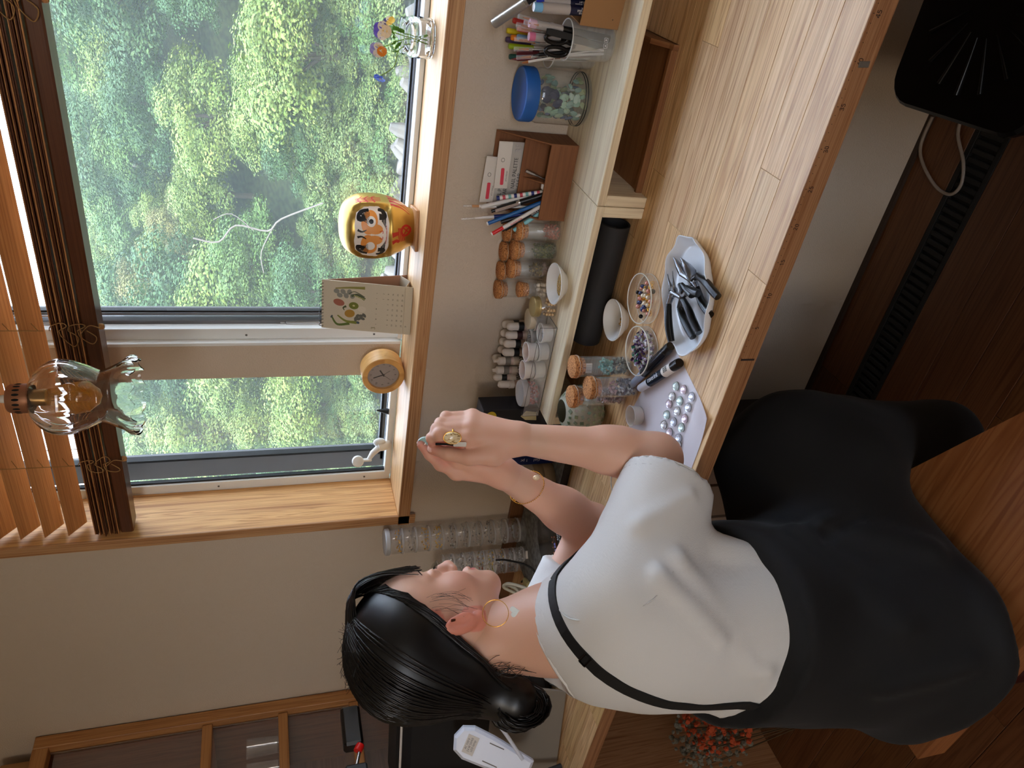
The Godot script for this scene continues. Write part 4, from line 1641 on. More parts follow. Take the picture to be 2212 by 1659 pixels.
	for i in 420:
		var a := rv(0, TAU)
		var q := sqrt(rng.randf())
		tint = L([Color(0.80, 0.66, 0.40), Color(0.72, 0.58, 0.33), Color(0.88, 0.76, 0.52)][i % 3])
		ball(st, Vector3(cos(a) * q * 0.024, 0.0050 + 0.0045 * (1.0 - q * q) + q * q * 0.001, sin(a) * q * 0.017), Vector3.ONE * 0.0011, 6, 4)
	var gb := obj("seed_beads", st, gloss)
	gb.position = dish.position
	tag(gb, "heap of tiny gold seed beads in the white dish on the shelf", "beads", "", "stuff")
	build_organizer()
	build_tray()
	build_jar_and_cups()


func build_organizer() -> void:
	var bm := wood("kraft_box", Color(0.53, 0.34, 0.20), Color(), 0.6, 4.0, 0.7, 4, 0.25)
	var o := thing("pen_organizer", "brown card desk organizer with sloping sides and pen compartments", "organizer", Vector3(-0.436, SHELF + 0.0003, -1.290))
	var w := 0.145
	var zf := 0.033
	var zb := -0.033
	var st := S()
	for s in [-1, 1]:
		st = S()
		X = Transform3D(Basis(Vector3.UP, -PI / 2), Vector3(s * (w / 2 - 0.0015) + 0.0015, 0, 0))
		prism(st, P2([zb, 0, zf, 0, zf, 0.053, zb, 0.139]), 0.003, 0.0004)
		obj("side", st, bm, o)
	st = S()
	box(st, Vector3(0, 0.0265, zf - 0.0015), Vector3(w - 0.004, 0.053, 0.003), 0.0006)
	obj("front", st, bm, o)
	st = S()
	box(st, Vector3(0, 0.0695, zb + 0.0015), Vector3(w - 0.004, 0.139, 0.003), 0.0006)
	obj("back", st, bm, o)
	st = S()
	box(st, Vector3(0, 0.0015, 0), Vector3(w - 0.004, 0.003, zf - zb - 0.004))
	box(st, Vector3(0.036, 0.03, 0.014), Vector3(0.068, 0.002, 0.032))
	obj("floor_panel", st, bm, o)
	st = S()
	box(st, Vector3(0.0, 0.046, -0.004), Vector3(w - 0.004, 0.090, 0.0025), 0.0005)
	obj("partition", st, bm, o)
	st = S()
	X = Transform3D(Basis(Vector3.UP, -PI / 2), Vector3(-0.002, 0.003, 0))
	prism(st, P2([-0.003, 0, zf - 0.003, 0, zf - 0.003, 0.046, -0.003, 0.082]), 0.0025, 0.0004)
	obj("divider", st, bm, o)
	# hanging packets
	var paper := mat("packet_paper", Color(0.86, 0.83, 0.79), 0.6)
	var film := pane("packet_film", Color(0.93, 0.91, 0.88), 0.32)
	var pink := mat("packet_pink", Color(0.85, 0.24, 0.32), 0.5)
	var ink := mat("packet_ink", Color(0.08, 0.075, 0.08), 0.6)
	for k in 2:
		var p := thing("packet", ["clear packet with a white header strip, standing right and in front", "clear packet with a white header strip, standing left and behind"][k], "packet", [Vector3(-0.4205, 0.887, -1.3005), Vector3(-0.4555, 0.907, -1.3085)][k], 0.0, "nail palette packets")
		p.rotation.z = [0.02, -0.03][k]
		st = S()
		box(st, Vector3(0, 0.066, 0), Vector3(0.088, 0.026, 0.0016), 0.0003)
		obj("header", st, paper, p)
		st = S()
		for i in 14:
			box(st, Vector3(0.0425, 0.0545 + i * 0.0018, 0.0009), Vector3(0.0003, 0.0009, 0.0001))
		obj("perforation", st, mat("perf_grey", Color(0.45, 0.43, 0.42), 0.7), p)
		st = S()
		X = Transform3D(Basis(Vector3.BACK, 0.04), Vector3(-0.021, 0.0655, 0.0009))
		prism(st, round_rect(0.032, 0.0065, 0.002), 0.0002)
		obj("pink_label", st, pink, p)
		st = S()
		X = Transform3D(Basis(), Vector3(0.010, 0.068, 0.0008))
		var ring := []
		for i in 17:
			ring.append(Vector3(cos(TAU * i / 16) * 0.0036, sin(TAU * i / 16) * 0.0030, 0))
		tube(st, ring, 0.0004, 4)
		obj("hang_hole", st, mats["perf_grey"], p)
		text(p, "print", "ø75×100mm", 0.0026, Transform3D(Basis(), Vector3(-0.020, 0.0575, 0.0010)), mats["perf_grey"])
		st = S()
		box(st, Vector3(0, 0.018, -0.0002), Vector3(0.088, 0.070, 0.0008))
		obj("film", st, film, p)
		st = S()
		box(st, Vector3(0, 0.018, -0.0022), Vector3(0.082, 0.066, 0.0014))
		obj("palette", st, mat("palette_grey", Color(0.72, 0.69, 0.66), 0.3), p)
		text(p, "print", "NAIL PALETTE", 0.0072, Transform3D(Basis(), Vector3(-0.014, 0.0425, 0.0006)), ink)
		text(p, "print", "CLEAR", 0.0072, Transform3D(Basis(), Vector3(-0.027, 0.0325, 0.0006)), ink)
		text(p, "print", "35", 0.0125, Transform3D(Basis(), Vector3(0.033, 0.040, 0.0006)), mat("print_pale", Color(0.55, 0.53, 0.52), 0.6))
	# pens
	var black := mat("pen_black", Color(0.03, 0.03, 0.032), 0.3)
	var white := mat("pen_white", Color(0.88, 0.86, 0.84), 0.35)
	var steel := mat("steel", Color(0.72, 0.71, 0.69), 0.25, 0.9)
	var blue := mat("pen_blue", Color(0.10, 0.36, 0.62), 0.35)
	var navy := mat("pen_navy", Color(0.10, 0.16, 0.45), 0.35)
	var red := mat("pen_red", Color(0.85, 0.10, 0.08), 0.35)
	var cyan := mat("pen_cyan", Color(0.52, 0.78, 0.82), 0.35)
	var wood_c := mat("raw_wood", Color(0.78, 0.58, 0.40), 0.6)
	var amber := mat("bristle", Color(0.68, 0.42, 0.24), 0.7)
	var clear := pane("cap_clear", Color(0.95, 0.95, 0.95), 0.15)
	var teal := mat("pen_teal", Color(0.45, 0.68, 0.68), 0.4)
	var rose := mat("pen_rose", Color(0.80, 0.30, 0.36), 0.4)
	var segs := []
	for i in 24:
		segs.append([i / 24.0, (i + 1) / 24.0, 0.0042, 0.0042, white if i % 2 == 0 else [teal, rose, navy][(i / 2) % 3], "band"])
	stick("striped_pen", "white pen with teal, pink and navy bands", "pen", "", Vector3(-0.450, 0.834, -1.272), Vector3(-0.479, 0.962, -1.283), segs)
	stick("paint_brush", "white handled brush with a clear cap, leaning left", "brush", "", Vector3(-0.448, 0.834, -1.274), Vector3(-0.500, 0.988, -1.289), [[0, 0.97, 0.0035, 0.0042, white, "handle"], [0.97, 1, 0.0042, 0.0038, white, "end"]])
	stick("paint_brush", "thin brush with a pale wooden stem and glassy tip, rearmost", "brush", "", Vector3(-0.486, 0.834, -1.270), Vector3(-0.502, 1.021, -1.296), [[0, 0.84, 0.002, 0.0032, white, "handle"], [0.84, 0.91, 0.0026, 0.0026, wood_c, "ferrule"], [0.91, 1, 0.0026, 0.002, clear, "tip"]])
	var bp := stick("ballpoint_pen", "thick black ballpoint pen with a broad silver clip", "pen", "", Vector3(-0.446, 0.834, -1.2675), Vector3(-0.503, 0.970, -1.278), [[0, 0.62, 0.0052, 0.0056, black, "barrel"], [0.62, 0.67, 0.0058, 0.0058, steel, "ring"], [0.67, 0.92, 0.0056, 0.0054, black, "cap"], [0.92, 1, 0.0032, 0.0032, black, "button"]])
	st = S()
	box(st, Vector3(0.001, 0.118, 0.0064), Vector3(0.0062, 0.046, 0.0012), 0.0004)
	obj("clip", st, steel, bp)
	stick("paint_brush", "thin brush with a navy collar and long pale stem, tallest in the box", "brush", "", Vector3(-0.493, 0.834, -1.2675), Vector3(-0.526, 1.022, -1.290), [[0, 0.68, 0.003, 0.0042, navy, "handle"], [0.68, 0.87, 0.0032, 0.0020, white, "ferrule"], [0.87, 1, 0.0024, 0.0026, clear, "tip"]])
	stick("pencil", "blue hexagonal pencil with fine gilt lettering", "pencil", "", Vector3(-0.456, 0.834, -1.2675), Vector3(-0.526, 0.977, -1.272), [[0, 0.985, 0.0040, 0.0040, blue, "shaft"], [0.985, 1, 0.0040, 0.0036, white, "end"]], 6)
	stick("pen", "dark brown capped pen half hidden behind the red and white pen", "pen", "", Vector3(-0.479, 0.834, -1.2675), Vector3(-0.525, 0.947, -1.282), [[0, 1, 0.0042, 0.0042, mat("pen_brown", Color(0.12, 0.09, 0.08), 0.4), "barrel"]])
	var rw := stick("pencil", "white pencil with a red end", "pencil", "", Vector3(-0.455, 0.834, -1.2675), Vector3(-0.543, 0.968, -1.2640), [[0, 0.84, 0.0040, 0.0040, white, "shaft"], [0.84, 0.985, 0.0041, 0.0041, red, "red_end"], [0.985, 1, 0.0040, 0.0036, white, "tip"]], 6)
	text(rw, "print", "RED PENCIL", 0.0036, Transform3D(Basis(Vector3.BACK, PI / 2), Vector3(0, 0.108, 0.0042)), red)
	var fx := stick("pen", "black pen with white script lettering on the barrel", "pen", "", Vector3(-0.457, 0.834, -1.2675), Vector3(-0.538, 0.945, -1.2720), [[0, 0.80, 0.0044, 0.0044, black, "barrel"], [0.80, 0.96, 0.0048, 0.0048, black, "cap"], [0.96, 1, 0.003, 0.003, black, "button"]])
	text(fx, "print", "Frixion", 0.0058, Transform3D(Basis(Vector3.BACK, PI / 2), Vector3(0, 0.062, 0.0047)), white, "Droid Serif")
	stick("pen", "pale cyan pen leaning farthest to the left", "pen", "", Vector3(-0.464, 0.834, -1.2675), Vector3(-0.538, 0.923, -1.2720), [[0, 0.99, 0.0040, 0.0040, cyan, "barrel"]])
	stick("cuticle_pusher", "slim steel cuticle pusher standing in the middle compartment", "tool", "", Vector3(-0.446, 0.845, -1.276), Vector3(-0.425, 0.912, -1.288), [[0, 0.6, 0.0014, 0.0016, steel, "handle"], [0.6, 0.75, 0.0016, 0.003, steel, "neck"], [0.75, 1, 0.003, 0.0034, steel, "blade"]])
	var er := thing("eraser", "small white rounded block standing in the organizer", "eraser", Vector3(-0.447, 0.852, -1.271), 0.3)
	st = S()
	box(st, Vector3(0, 0.010, 0), Vector3(0.013, 0.042, 0.010), 0.003)
	obj("block", st, white, er)


func build_tray() -> void:
	# open acrylic tray
	var ac := pane("acrylic", Color(0.95, 0.98, 1.0), 0.07)
	var edge := mat("acrylic_edge", Color(0.30, 0.26, 0.22), 0.2)
	var o := thing("acrylic_tray", "clear acrylic tray on the shelf holding small pots", "tray", Vector3(-0.8105, SHELF + 0.0003, -1.2115))
	var w := 0.217
	var d := 0.057
	var h := 0.036
	var st := S()
	for z in [d / 2, -d / 2]:
		st = S()
		box(st, Vector3(0, h / 2, z), Vector3(w, h, 0.0016), 0.0003)
		obj("wall", st, ac, o)
	for x in [w / 2, -w / 2]:
		st = S()
		box(st, Vector3(x, h / 2, 0), Vector3(0.0016, h, d), 0.0003)
		obj("wall", st, ac, o)
	st = S()
	box(st, Vector3(0, 0.0008, 0), Vector3(w, 0.0015, d))
	obj("base", st, ac, o)
	st = S()
	for z in [d / 2, -d / 2]:
		box(st, Vector3(0, 0.0006, z), Vector3(w, 0.0012, 0.0009))
		box(st, Vector3(0, h, z), Vector3(w, 0.0006, 0.0008))
	for x in [w / 2, -w / 2]:
		box(st, Vector3(x, 0.0006, 0), Vector3(0.0009, 0.0012, d))
		box(st, Vector3(x, h / 2, d / 2), Vector3(0.0008, h, 0.0008))
	obj("edge_line", st, edge, o)
	# white pots
	var pw := mat("pot_white", Color(0.86, 0.83, 0.80), 0.35)
	pw.subsurf_scatter_enabled = true
	pw.subsurf_scatter_strength = 0.08
	var y := SHELF + 0.002
	var ps := [
		[Vector3(-0.727, y, -1.2065), "white plastic pot with silver sequins at the right front of the tray", 0],
		[Vector3(-0.7705, y, -1.2055), "lower white plastic pot of the right stacked pair in the tray", 1],
		[Vector3(-0.7705, y + 0.0235, -1.2055), "upper white plastic pot of the right stacked pair, pink inside", 2],
		[Vector3(-0.8145, y, -1.2050), "lower white plastic pot of the left stacked pair in the tray", 1],
		[Vector3(-0.8145, y + 0.0235, -1.2050), "upper white plastic pot of the left stacked pair, salmon inside", 2],
		[Vector3(-0.729, y, -1.2560), "white plastic pot standing behind the tray next to the gold-lidded jar", 0],
		[Vector3(-0.772, y + 0.001, -1.2590), "white plastic pot with a rosy rim behind the stacked pairs", 2],
	]
	for p in ps:
		var t := thing("small_pot", p[1], "pot", p[0], 0.0, "white pots by the acrylic tray")
		st = S()
		lathe(st, V2([0, 0, 0.0165, 0, 0.0178, 0.001, 0.0182, 0.017, 0.0203, 0.0175, 0.0205, 0.0225, 0.0195, 0.0232, 0.0182, 0.0225, 0.0172, 0.004, 0, 0.003]), 32)
		obj("pot", st, pw, t)
		if p[2] == 0:
			heap("sequins", "silver and lilac sequins in the white pot at " + ("the right front of the tray" if p[0].z > -1.23 else "the back beside the jar"), p[0] + Vector3(0, 0.010, 0), 0.0165, 0.005, 70, 0.0024, [Color(0.70, 0.68, 0.72), Color(0.55, 0.5, 0.58), Color(0.85, 0.84, 0.86)], mats["gloss_beads"], 0.2)
		elif p[2] == 2:
			st = S()
			lathe(st, V2([0.0172, 0.010, 0, 0.0115]), 24)
			obj("content", st, mat("pot_pink", Color(0.76, 0.50, 0.44), 0.5), t)
	# fluted cream cap
	var fc := thing("fluted_cap", "cream fluted plastic cap lying behind the gold-lidded jar", "cap", Vector3(-0.7205, SHELF + 0.026, -1.2530))
	st = S()
	lathe(st, V2([0.0215, 0, 0.022, 0.010, 0.0205, 0.012, 0, 0.012]), 48, 24, 0.02)
	obj("cap", st, mat("cream_plastic", Color(0.80, 0.74, 0.62), 0.4), fc)
	# round box with pink beads
	var rp := Vector3(-0.8800, SHELF + 0.0021, -1.2135)
	var rb := thing("round_box", "round clear plastic box with a frosted lid and pink beads inside", "box", rp)
	st = S()
	lathe(st, V2([0, 0, 0.026, 0, 0.0275, 0.002, 0.0275, 0.026, 0.0265, 0.027]), 36)
	obj("box", st, ac, rb)
	st = S()
	lathe(st, V2([0.0285, 0.024, 0.0295, 0.025, 0.0295, 0.036, 0.0275, 0.0385, 0.024, 0.0375, 0, 0.0375]), 40)
	obj("lid", st, pane("frosted", Color(0.90, 0.87, 0.84), 0.55), rb)
	heap("pink_beads", "pink and salmon beads in the round plastic box", rp + Vector3(0, 0.0015, 0), 0.0262, 0.021, 150, 0.0031, [Color(0.82, 0.46, 0.44), Color(0.86, 0.58, 0.56), Color(0.74, 0.36, 0.34), Color(0.72, 0.56, 0.58)], mats["gloss_beads"], 0.15)
	# dropper bottles in two rows
	var rubber := mat("rubber_white", Color(0.84, 0.80, 0.75), 0.45)
	var blackc := mat("collar_black", Color(0.05, 0.05, 0.055), 0.45)
	var greyc := mat("collar_grey", Color(0.48, 0.45, 0.41), 0.5)
	var body := mat("bottle_pink", Color(0.74, 0.64, 0.58), 0.35)
	var label_m := mat("label_cream", Color(0.78, 0.72, 0.64), 0.6)
	var inkb: Material = mats["packet_ink"]
	var rows := [
		[-0.753, -1.277, 0, "black collar", "rightmost in the front row"], [-0.774, -1.277, 0, "red-brown collar", "second from the right in the front row"], [-0.7955, -1.277, 0, "black collar", "third from the right in the front row"], [-0.817, -1.277, 0, "grey-black collar", "fourth from the right in the front row"],
		[-0.8385, -1.277, 1, "grey collar and nozzle", "right of the two nozzle bottles"], [-0.8625, -1.277, 1, "grey collar and nozzle", "left of the two nozzle bottles"], [-0.884, -1.282, 2, "short black collar", "behind the round box"], [-0.906, -1.270, 3, "cream rubber top", "leftmost, at the end of the shelf"],
		[-0.7655, -1.307, 0, "black collar", "rightmost in the back row"], [-0.787, -1.307, 0, "black collar", "second from the right in the back row"], [-0.808, -1.307, 0, "black collar", "third from the right in the back row"], [-0.829, -1.307, 0, "black collar", "fourth from the right in the back row"], [-0.850, -1.307, 2, "black collar", "behind the nozzle bottles"],
	]
	for i in rows.size():
		var r = rows[i]
		if r[0] < -0.9045 :
			r[0] = -0.8955
		var t := thing("dropper_bottle", "white-topped bottle, %s, %s" % [r[3], r[4]], "bottle", Vector3(r[0], SHELF + 0.0003, r[1]), rv(-0.4, 0.4), "dropper bottles on the shelf")
		var up := 0.016 if r[2] in [1, 2] else 0.0
		st = S()
		lathe(st, V2([0, 0, 0.0088, 0, 0.0095, 0.001, 0.0095, 0.030 + up, 0.006, 0.034 + up, 0.006, 0.036 + up]), 20)
		obj("bottle", st, body, t)
		st = S()
		lathe(st, V2([0.0097, 0.005, 0.0097, 0.028 + up, 0.0094, 0.0281 + up]), 20)
		obj("label", st, label_m, t)
		var cm: Material = blackc
		if r[2] == 1:
			cm = greyc
		elif i == 1:
			cm = mat("collar_red", Color(0.20, 0.08, 0.08), 0.5)
		elif r[2] == 3:
			cm = rubber
		st = S()
		lathe(st, V2([0.0062, 0.034 + up, 0.0098, 0.035 + up, 0.0098, 0.0455 + up, 0.0085, 0.0465 + up, 0, 0.0465 + up]), 20)
		obj("collar", st, cm, t)
		st = S()
		if r[2] == 1:
			lathe(st, smooth(V2([0.0090, 0.0465 + up, 0.0092, 0.058 + up, 0.0085, 0.0605 + up, 0.0045, 0.0635 + up, 0.0036, 0.070 + up, 0.0020, 0.0715 + up, 0, 0.072 + up]), 3), 18)
		else:
			lathe(st, smooth(V2([0.0084, 0.0465 + up * 0.6, 0.0086, 0.060 + up * 0.6, 0.0078, 0.0665 + up * 0.6, 0.0045, 0.0705 + up * 0.6, 0, 0.0715 + up * 0.6]), 3), 18)
		obj("rubber_top" if r[2] != 1 else "nozzle", st, rubber, t)
		if i < 7:
			text(t, "print", ["M", "R", "K", "Mix", "Wax", "Wax", "m"][i], 0.010, Transform3D(Basis(Vector3.UP, 0.25) * Basis(Vector3.BACK, 0.2), Vector3(0.0015, 0.018 + up * 0.6, 0.0098)), inkb, "Droid Serif")
	# dark product box between the shelf end and the arm
	var bx := thing("product_box", "upright dark blue carton with a yellow moon print, behind the forearm", "carton", Vector3(-0.990, DESK + 0.0215, -1.222))
	st = S()
	box(st, Vector3(0, 0.095, 0), Vector3(0.158, 0.19, 0.05), 0.001)
	obj("carton", st, mat("carton_navy", Color(0.035, 0.045, 0.075), 0.4), bx)
	st = S()
	X = Transform3D(Basis(), Vector3(0.058, 0.172, 0.0252))
	var c := PackedVector2Array()
	for i in 24:
		c.append(Vector2(cos(TAU * i / 24) * 0.018, sin(TAU * i / 24) * 0.013))
	prism(st, c, 0.0002)
	obj("moon_print", st, mat("moon_yellow", Color(0.72, 0.62, 0.10), 0.5), bx)
	st = S()
	X = Transform3D(Basis(), Vector3(0.060, 0.085, 0.0252))
	prism(st, P2([-0.012, -0.018, 0.01, -0.014, 0.014, 0.01, 0.0, 0.02, -0.01, 0.008]), 0.0002)
	obj("petal_print", st, mat("print_cream", Color(0.75, 0.70, 0.52), 0.5), bx)
	st = S()
	box(st, Vector3(-0.062, 0.08, 0.0252), Vector3(0.034, 0.15, 0.0003))
	obj("blue_band", st, mat("band_blue", Color(0.06, 0.13, 0.36), 0.35), bx)
	text(bx, "print", "Gel", 0.008, Transform3D(Basis(Vector3.BACK, PI / 2), Vector3(-0.066, 0.045, 0.0256)), mats["pen_white"])
	text(bx, "print", "1 pc", 0.007, Transform3D(Basis(Vector3.BACK, PI / 2), Vector3(-0.066, 0.075, 0.0256)), mats["pen_white"])
	for k in 2:
		text(bx, "print", ["1 161", "nail gel"][k], 0.006, Transform3D(Basis(), Vector3(0.020, 0.145 - k * 0.02, 0.0256)), mats["label_cream"])


func build_jar_and_cups() -> void:
	var st := S()
	var y0 := SHELF + 0.0003
	var ac: Material = mats["acrylic"]
	# tall jar of sea glass with a blue lid
	var jp := Vector3(-0.2885, y0, -1.2815)
	var j := thing("lidded_jar", "large clear jar with a blue screw lid full of sea glass pieces", "jar", jp)
	st = S()
	lathe(st, V2([0, 0.002, 0.040, 0.0, 0.0445, 0.003, 0.0455, 0.008, 0.0445, 0.012, 0.0460, 0.016, 0.0460, 0.088, 0.043, 0.096, 0.041, 0.100]), 48)
	obj("jar", st, pane("jar_plastic", Color(0.92, 0.96, 0.93), 0.09), j)
	st = S()
	for yy in [0.0095, 0.014]:
		var c := []
		for i in 41:
			c.append(Vector3(cos(TAU * i / 40) * 0.0452, yy, sin(TAU * i / 40) * 0.0452))
		tube(st, c, 0.0009, 5, false)
	obj("base_ring", st, mat("ring_dark", Color(0.16, 0.17, 0.14), 0.3), j)
	st = S()
	lathe(st, V2([0.0425, 0.097, 0.0445, 0.0975, 0.0455, 0.100, 0.0455, 0.117, 0.0440, 0.1205, 0.041, 0.1215, 0.0395, 0.1205, 0, 0.1205]), 48, 0, 0, 0.8)
	obj("lid", st, mat("lid_blue", Color(0.10, 0.36, 0.66), 0.5), j)
	var cols := [Color(0.52, 0.66, 0.58), Color(0.60, 0.72, 0.64), Color(0.66, 0.76, 0.70), Color(0.46, 0.60, 0.56), Color(0.74, 0.78, 0.74), Color(0.38, 0.52, 0.50), Color(0.56, 0.62, 0.46), Color(0.30, 0.38, 0.52)]
	var gm := mat("sea_glass", Color.WHITE, 0.55)
	gm.subsurf_scatter_enabled = true
	gm.subsurf_scatter_strength = 0.15
	for i in 84:
		var lay := i / 14
		var a := TAU * (i % 14) / 14.0 + lay * 0.4 + rv(-0.15, 0.15)
		var q := 0.0335 if i % 14 < 10 else rv(0.004, 0.02)
		st = S()
		var s := rv(0.0055, 0.0095)
		var col: Color = cols[rng.randi() % cols.size()]
		var what := "pale green"
		if lay >= 4 and absf(wrapf(a - 1.0, -PI, PI)) < 0.8 or i in [60, 61]:
			col = Color(0.07, 0.10, 0.30)
			s = rv(0.009, 0.012)
		tint = L(col)
		X = Transform3D(look(Vector3(cos(a), rv(-0.3, 0.3), sin(a))) * Basis(Vector3.BACK, rv(0, TAU)), Vector3(cos(a) * q, 0.014 + lay * 0.0118 + rv(-0.002, 0.002), sin(a) * q))
		lump(st, Vector3.ZERO, Vector3(s, s * rv(0.6, 0.95), 0.0026), 0.12, 8, 4)
		var o := obj("sea_glass", st, gm)
		o.position = jp
		if col.b > 0.28 and col.r < 0.1:
			tag(o, "large deep blue piece of sea glass high up in the blue-lidded jar", "sea glass", "blue sea glass in the jar")
		else:
			tag(o, "frosted pale green, grey or blue piece of sea glass in the blue-lidded jar", "sea glass", "sea glass pieces in the jar")
	# two clear cups of brushes and pens
	var ca := thing("clear_cup", "clear plastic cup of brushes, scissors and tweezers, in front", "cup", Vector3(-0.1855, y0, -1.222))
	st = S()
	lathe(st, V2([0, 0, 0.0255, 0, 0.027, 0.003, 0.0305, 0.075, 0.0315, 0.0755, 0.0305, 0.0765, 0.0298, 0.0755, 0.0262, 0.003, 0, 0.002]), 40)
	obj("cup", st, pane("cup_clear", Color(0.93, 0.95, 0.95), 0.12), ca)
	st = S()
	var c := []
	for i in 41:
		c.append(Vector3(cos(TAU * i / 40) * 0.0310, 0.0760, sin(TAU * i / 40) * 0.0310))
	tube(st, c, 0.0010, 6, false)
	obj("rim", st, mat("rim_pale", Color(0.82, 0.81, 0.78), 0.3), ca)
	st = S()
	X = Transform3D(look(Vector3(0.2, 0, 1)), Vector3(0.006, 0.018, 0.0278))
	for k in 2:
		var x: float = -0.004 + k * 0.0085
		for e in [[0, 0.003, 0.0005, 0.006], [0, -0.003, 0.0005, 0.006]]:
			box(st, Vector3(x, e[1], 0), Vector3(0.006, 0.0006, 0.0002))
		box(st, Vector3(x - 0.003, 0, 0), Vector3(0.0006, 0.006, 0.0002))
		box(st, Vector3(x + 0.003, 0, 0), Vector3(0.0006, 0.006, 0.0002))
		box(st, Vector3(x, 0, 0), Vector3(0.0025, 0.0025, 0.0002))
	obj("care_mark", st, mats["pen_white"], ca)
	var cb := thing("clear_cup", "clear plastic cup of felt pens against the wall, behind the brushes", "cup", Vector3(-0.2080, y0, -1.287))
	st = S()
	lathe(st, V2([0, 0, 0.029, 0, 0.0305, 0.003, 0.0345, 0.077, 0.0352, 0.078, 0.0336, 0.0775, 0.0297, 0.003, 0, 0.002]), 40)
	obj("cup", st, mats["cup_clear"], cb)
	st = S()
	c = []
	for i in 41:
		c.append(Vector3(cos(TAU * i / 40) * 0.0348, 0.0778, sin(TAU * i / 40) * 0.0348))
	tube(st, c, 0.0010, 6, false)
	obj("rim", st, mats["rim_pale"], cb)
	# felt pens in the rear cup
	var fp := [[Color(0.84, 0.76, 0.10), "yellow"], [Color(0.90, 0.50, 0.08), "orange"], [Color(0.60, 0.70, 0.10), "lime green"], [Color(0.72, 0.16, 0.12), "red"], [Color(0.30, 0.22, 0.36), "purple"], [Color(0.10, 0.30, 0.26), "dark green"], [Color(0.45, 0.60, 0.70), "pale blue"], [Color(0.40, 0.10, 0.14), "maroon"], [Color(0.86, 0.42, 0.30), "coral"]]
	var tops := [Vector3(-0.195, 0.982, -1.302), Vector3(-0.203, 0.976, -1.291), Vector3(-0.217, 0.978, -1.292), Vector3(-0.176, 0.979, -1.284), Vector3(-0.209, 0.981, -1.304), Vector3(-0.233, 0.975, -1.290), Vector3(-0.199, 0.970, -1.278), Vector3(-0.224, 0.965, -1.284), Vector3(-0.186, 0.972, -1.276)]
	for i in fp.size():
		var t: Vector3 = tops[i]
		var foot := Vector3(-0.208 + (t.x + 0.208) * 0.6, y0 + 0.004, -1.287 + (t.z + 1.287) * 0.6)
		var m := mat("felt_" + fp[i][1].replace(" ", "_"), fp[i][0], 0.4)
		stick("felt_pen", "felt pen with a %s cap standing in the rear cup" % fp[i][1], "pen", "felt pens in the rear cup", foot, t, [[0, 0.70, 0.0044, 0.0044, mats["pen_white"], "barrel"], [0.70, 0.985, 0.0048, 0.0046, m, "cap"], [0.985, 1, 0.0046, 0.0035, m, "cap_end"]])
	# nail brushes with clear caps
	var white: Material = mats["pen_white"]
	var amber: Material = mats["bristle"]
	var clear: Material = mats["cap_clear"]
	var black: Material = mats["pen_black"]
	var steel: Material = mats["steel"]
	var bt := [[Vector3(-0.197, 0.985, -1.240), "third from the left of the capped brushes"], [Vector3(-0.212, 0.983, -1.242), "second from the left of the capped brushes"], [Vector3(-0.2235, 0.978, -1.238), "leftmost of the capped brushes"], [Vector3(-0.180, 0.985, -1.238), "fourth from the left of the capped brushes"], [Vector3(-0.1735, 0.990, -1.226), "fifth from the left of the capped brushes"], [Vector3(-0.160, 0.992, -1.216), "rightmost of the capped brushes"], [Vector3(-0.166, 0.984, -1.207), "capped brush leaning in front of the rightmost one"]]
	for i in bt.size():
		var t: Vector3 = bt[i][0]
		var foot := Vector3(-0.1855 + (t.x + 0.1855) * 0.4, y0 + 0.004, -1.222 + (t.z + 1.222) * 0.3)
		stick("nail_brush", "nail brush in the front cup, " + bt[i][1], "brush", "capped nail brushes in the front cup", foot, t, [[0, 0.66, 0.0020, 0.0024, white, "handle"], [0.66, 0.86, 0.0022, 0.0014, steel, "ferrule"], [0.84, 0.95, 0.0022, 0.0008, amber, "bristles"], [0.80, 1.0, 0.0034, 0.0036, clear, "cap"]])
	for e in [[Vector3(-0.222, 0.944, -1.236), "black handled brush at the left of the front cup", 0], [Vector3(-0.217, 0.952, -1.234), "second black handled brush beside the leftmost capped brush", 0], [Vector3(-0.2305, 0.968, -1.236), "slim brush with a golden tip, leaning left out of the front cup", 1], [Vector3(-0.2325, 0.977, -1.268), "red handled brush standing between the two cups", 2]]:
		var t: Vector3 = e[0]
		var red := mat("brush_red", Color(0.42, 0.05, 0.06), 0.35)
		var foot := Vector3(-0.190, y0 + 0.004, -1.224) if e[2] < 2 else Vector3(-0.214, y0 + 0.004, -1.272)
		var hm: Material = [black, white, red][e[2]]
		stick("brush", e[1], "brush", "", foot, t, [[0, 0.93, 0.0022, 0.0032 if e[2] != 1 else 0.0022, hm, "handle"], [0.93, 1.0, 0.0026, 0.0010, amber if e[2] == 1 else hm, "tip"]])
	# round-headed markers with pink tops
	var pinkm := mat("cap_pink", Color(0.85, 0.45, 0.58), 0.35)
	var pinkl := mat("cap_pale_pink", Color(0.86, 0.70, 0.76), 0.3)
	for e in [[Vector3(-0.189, 0.9655, -1.232), pinkm, "silver barrelled marker with a flat pink top"], [Vector3(-0.167, 0.974, -1.2130), pinkl, "silver barrelled marker with a pale pink and brown top"]]:
		var t: Vector3 = e[0]
		var foot := Vector3(-0.1855 + (t.x + 0.1855) * 0.5, y0 + 0.004, -1.222 + (t.z + 1.222) * 0.5)
		stick("marker", e[2], "marker", "", foot, t, [[0, 0.60, 0.0062, 0.0062, black, "barrel"], [0.60, 0.92, 0.0064, 0.0064, mat("marker_silver", Color(0.72, 0.69, 0.67), 0.4, 0.2), "sleeve"], [0.92, 0.995, 0.0066, 0.0066, e[1], "top"], [0.995, 1.0, 0.0066, 0.0060, pinkl, "top_face"]], 18)
	# tweezers leaning outside on the cup front
	var tw := thing("tweezers", "flat matt black tweezers standing in the front cup", "tweezers", Vector3(-0.1835, 0.846, -1.1975))
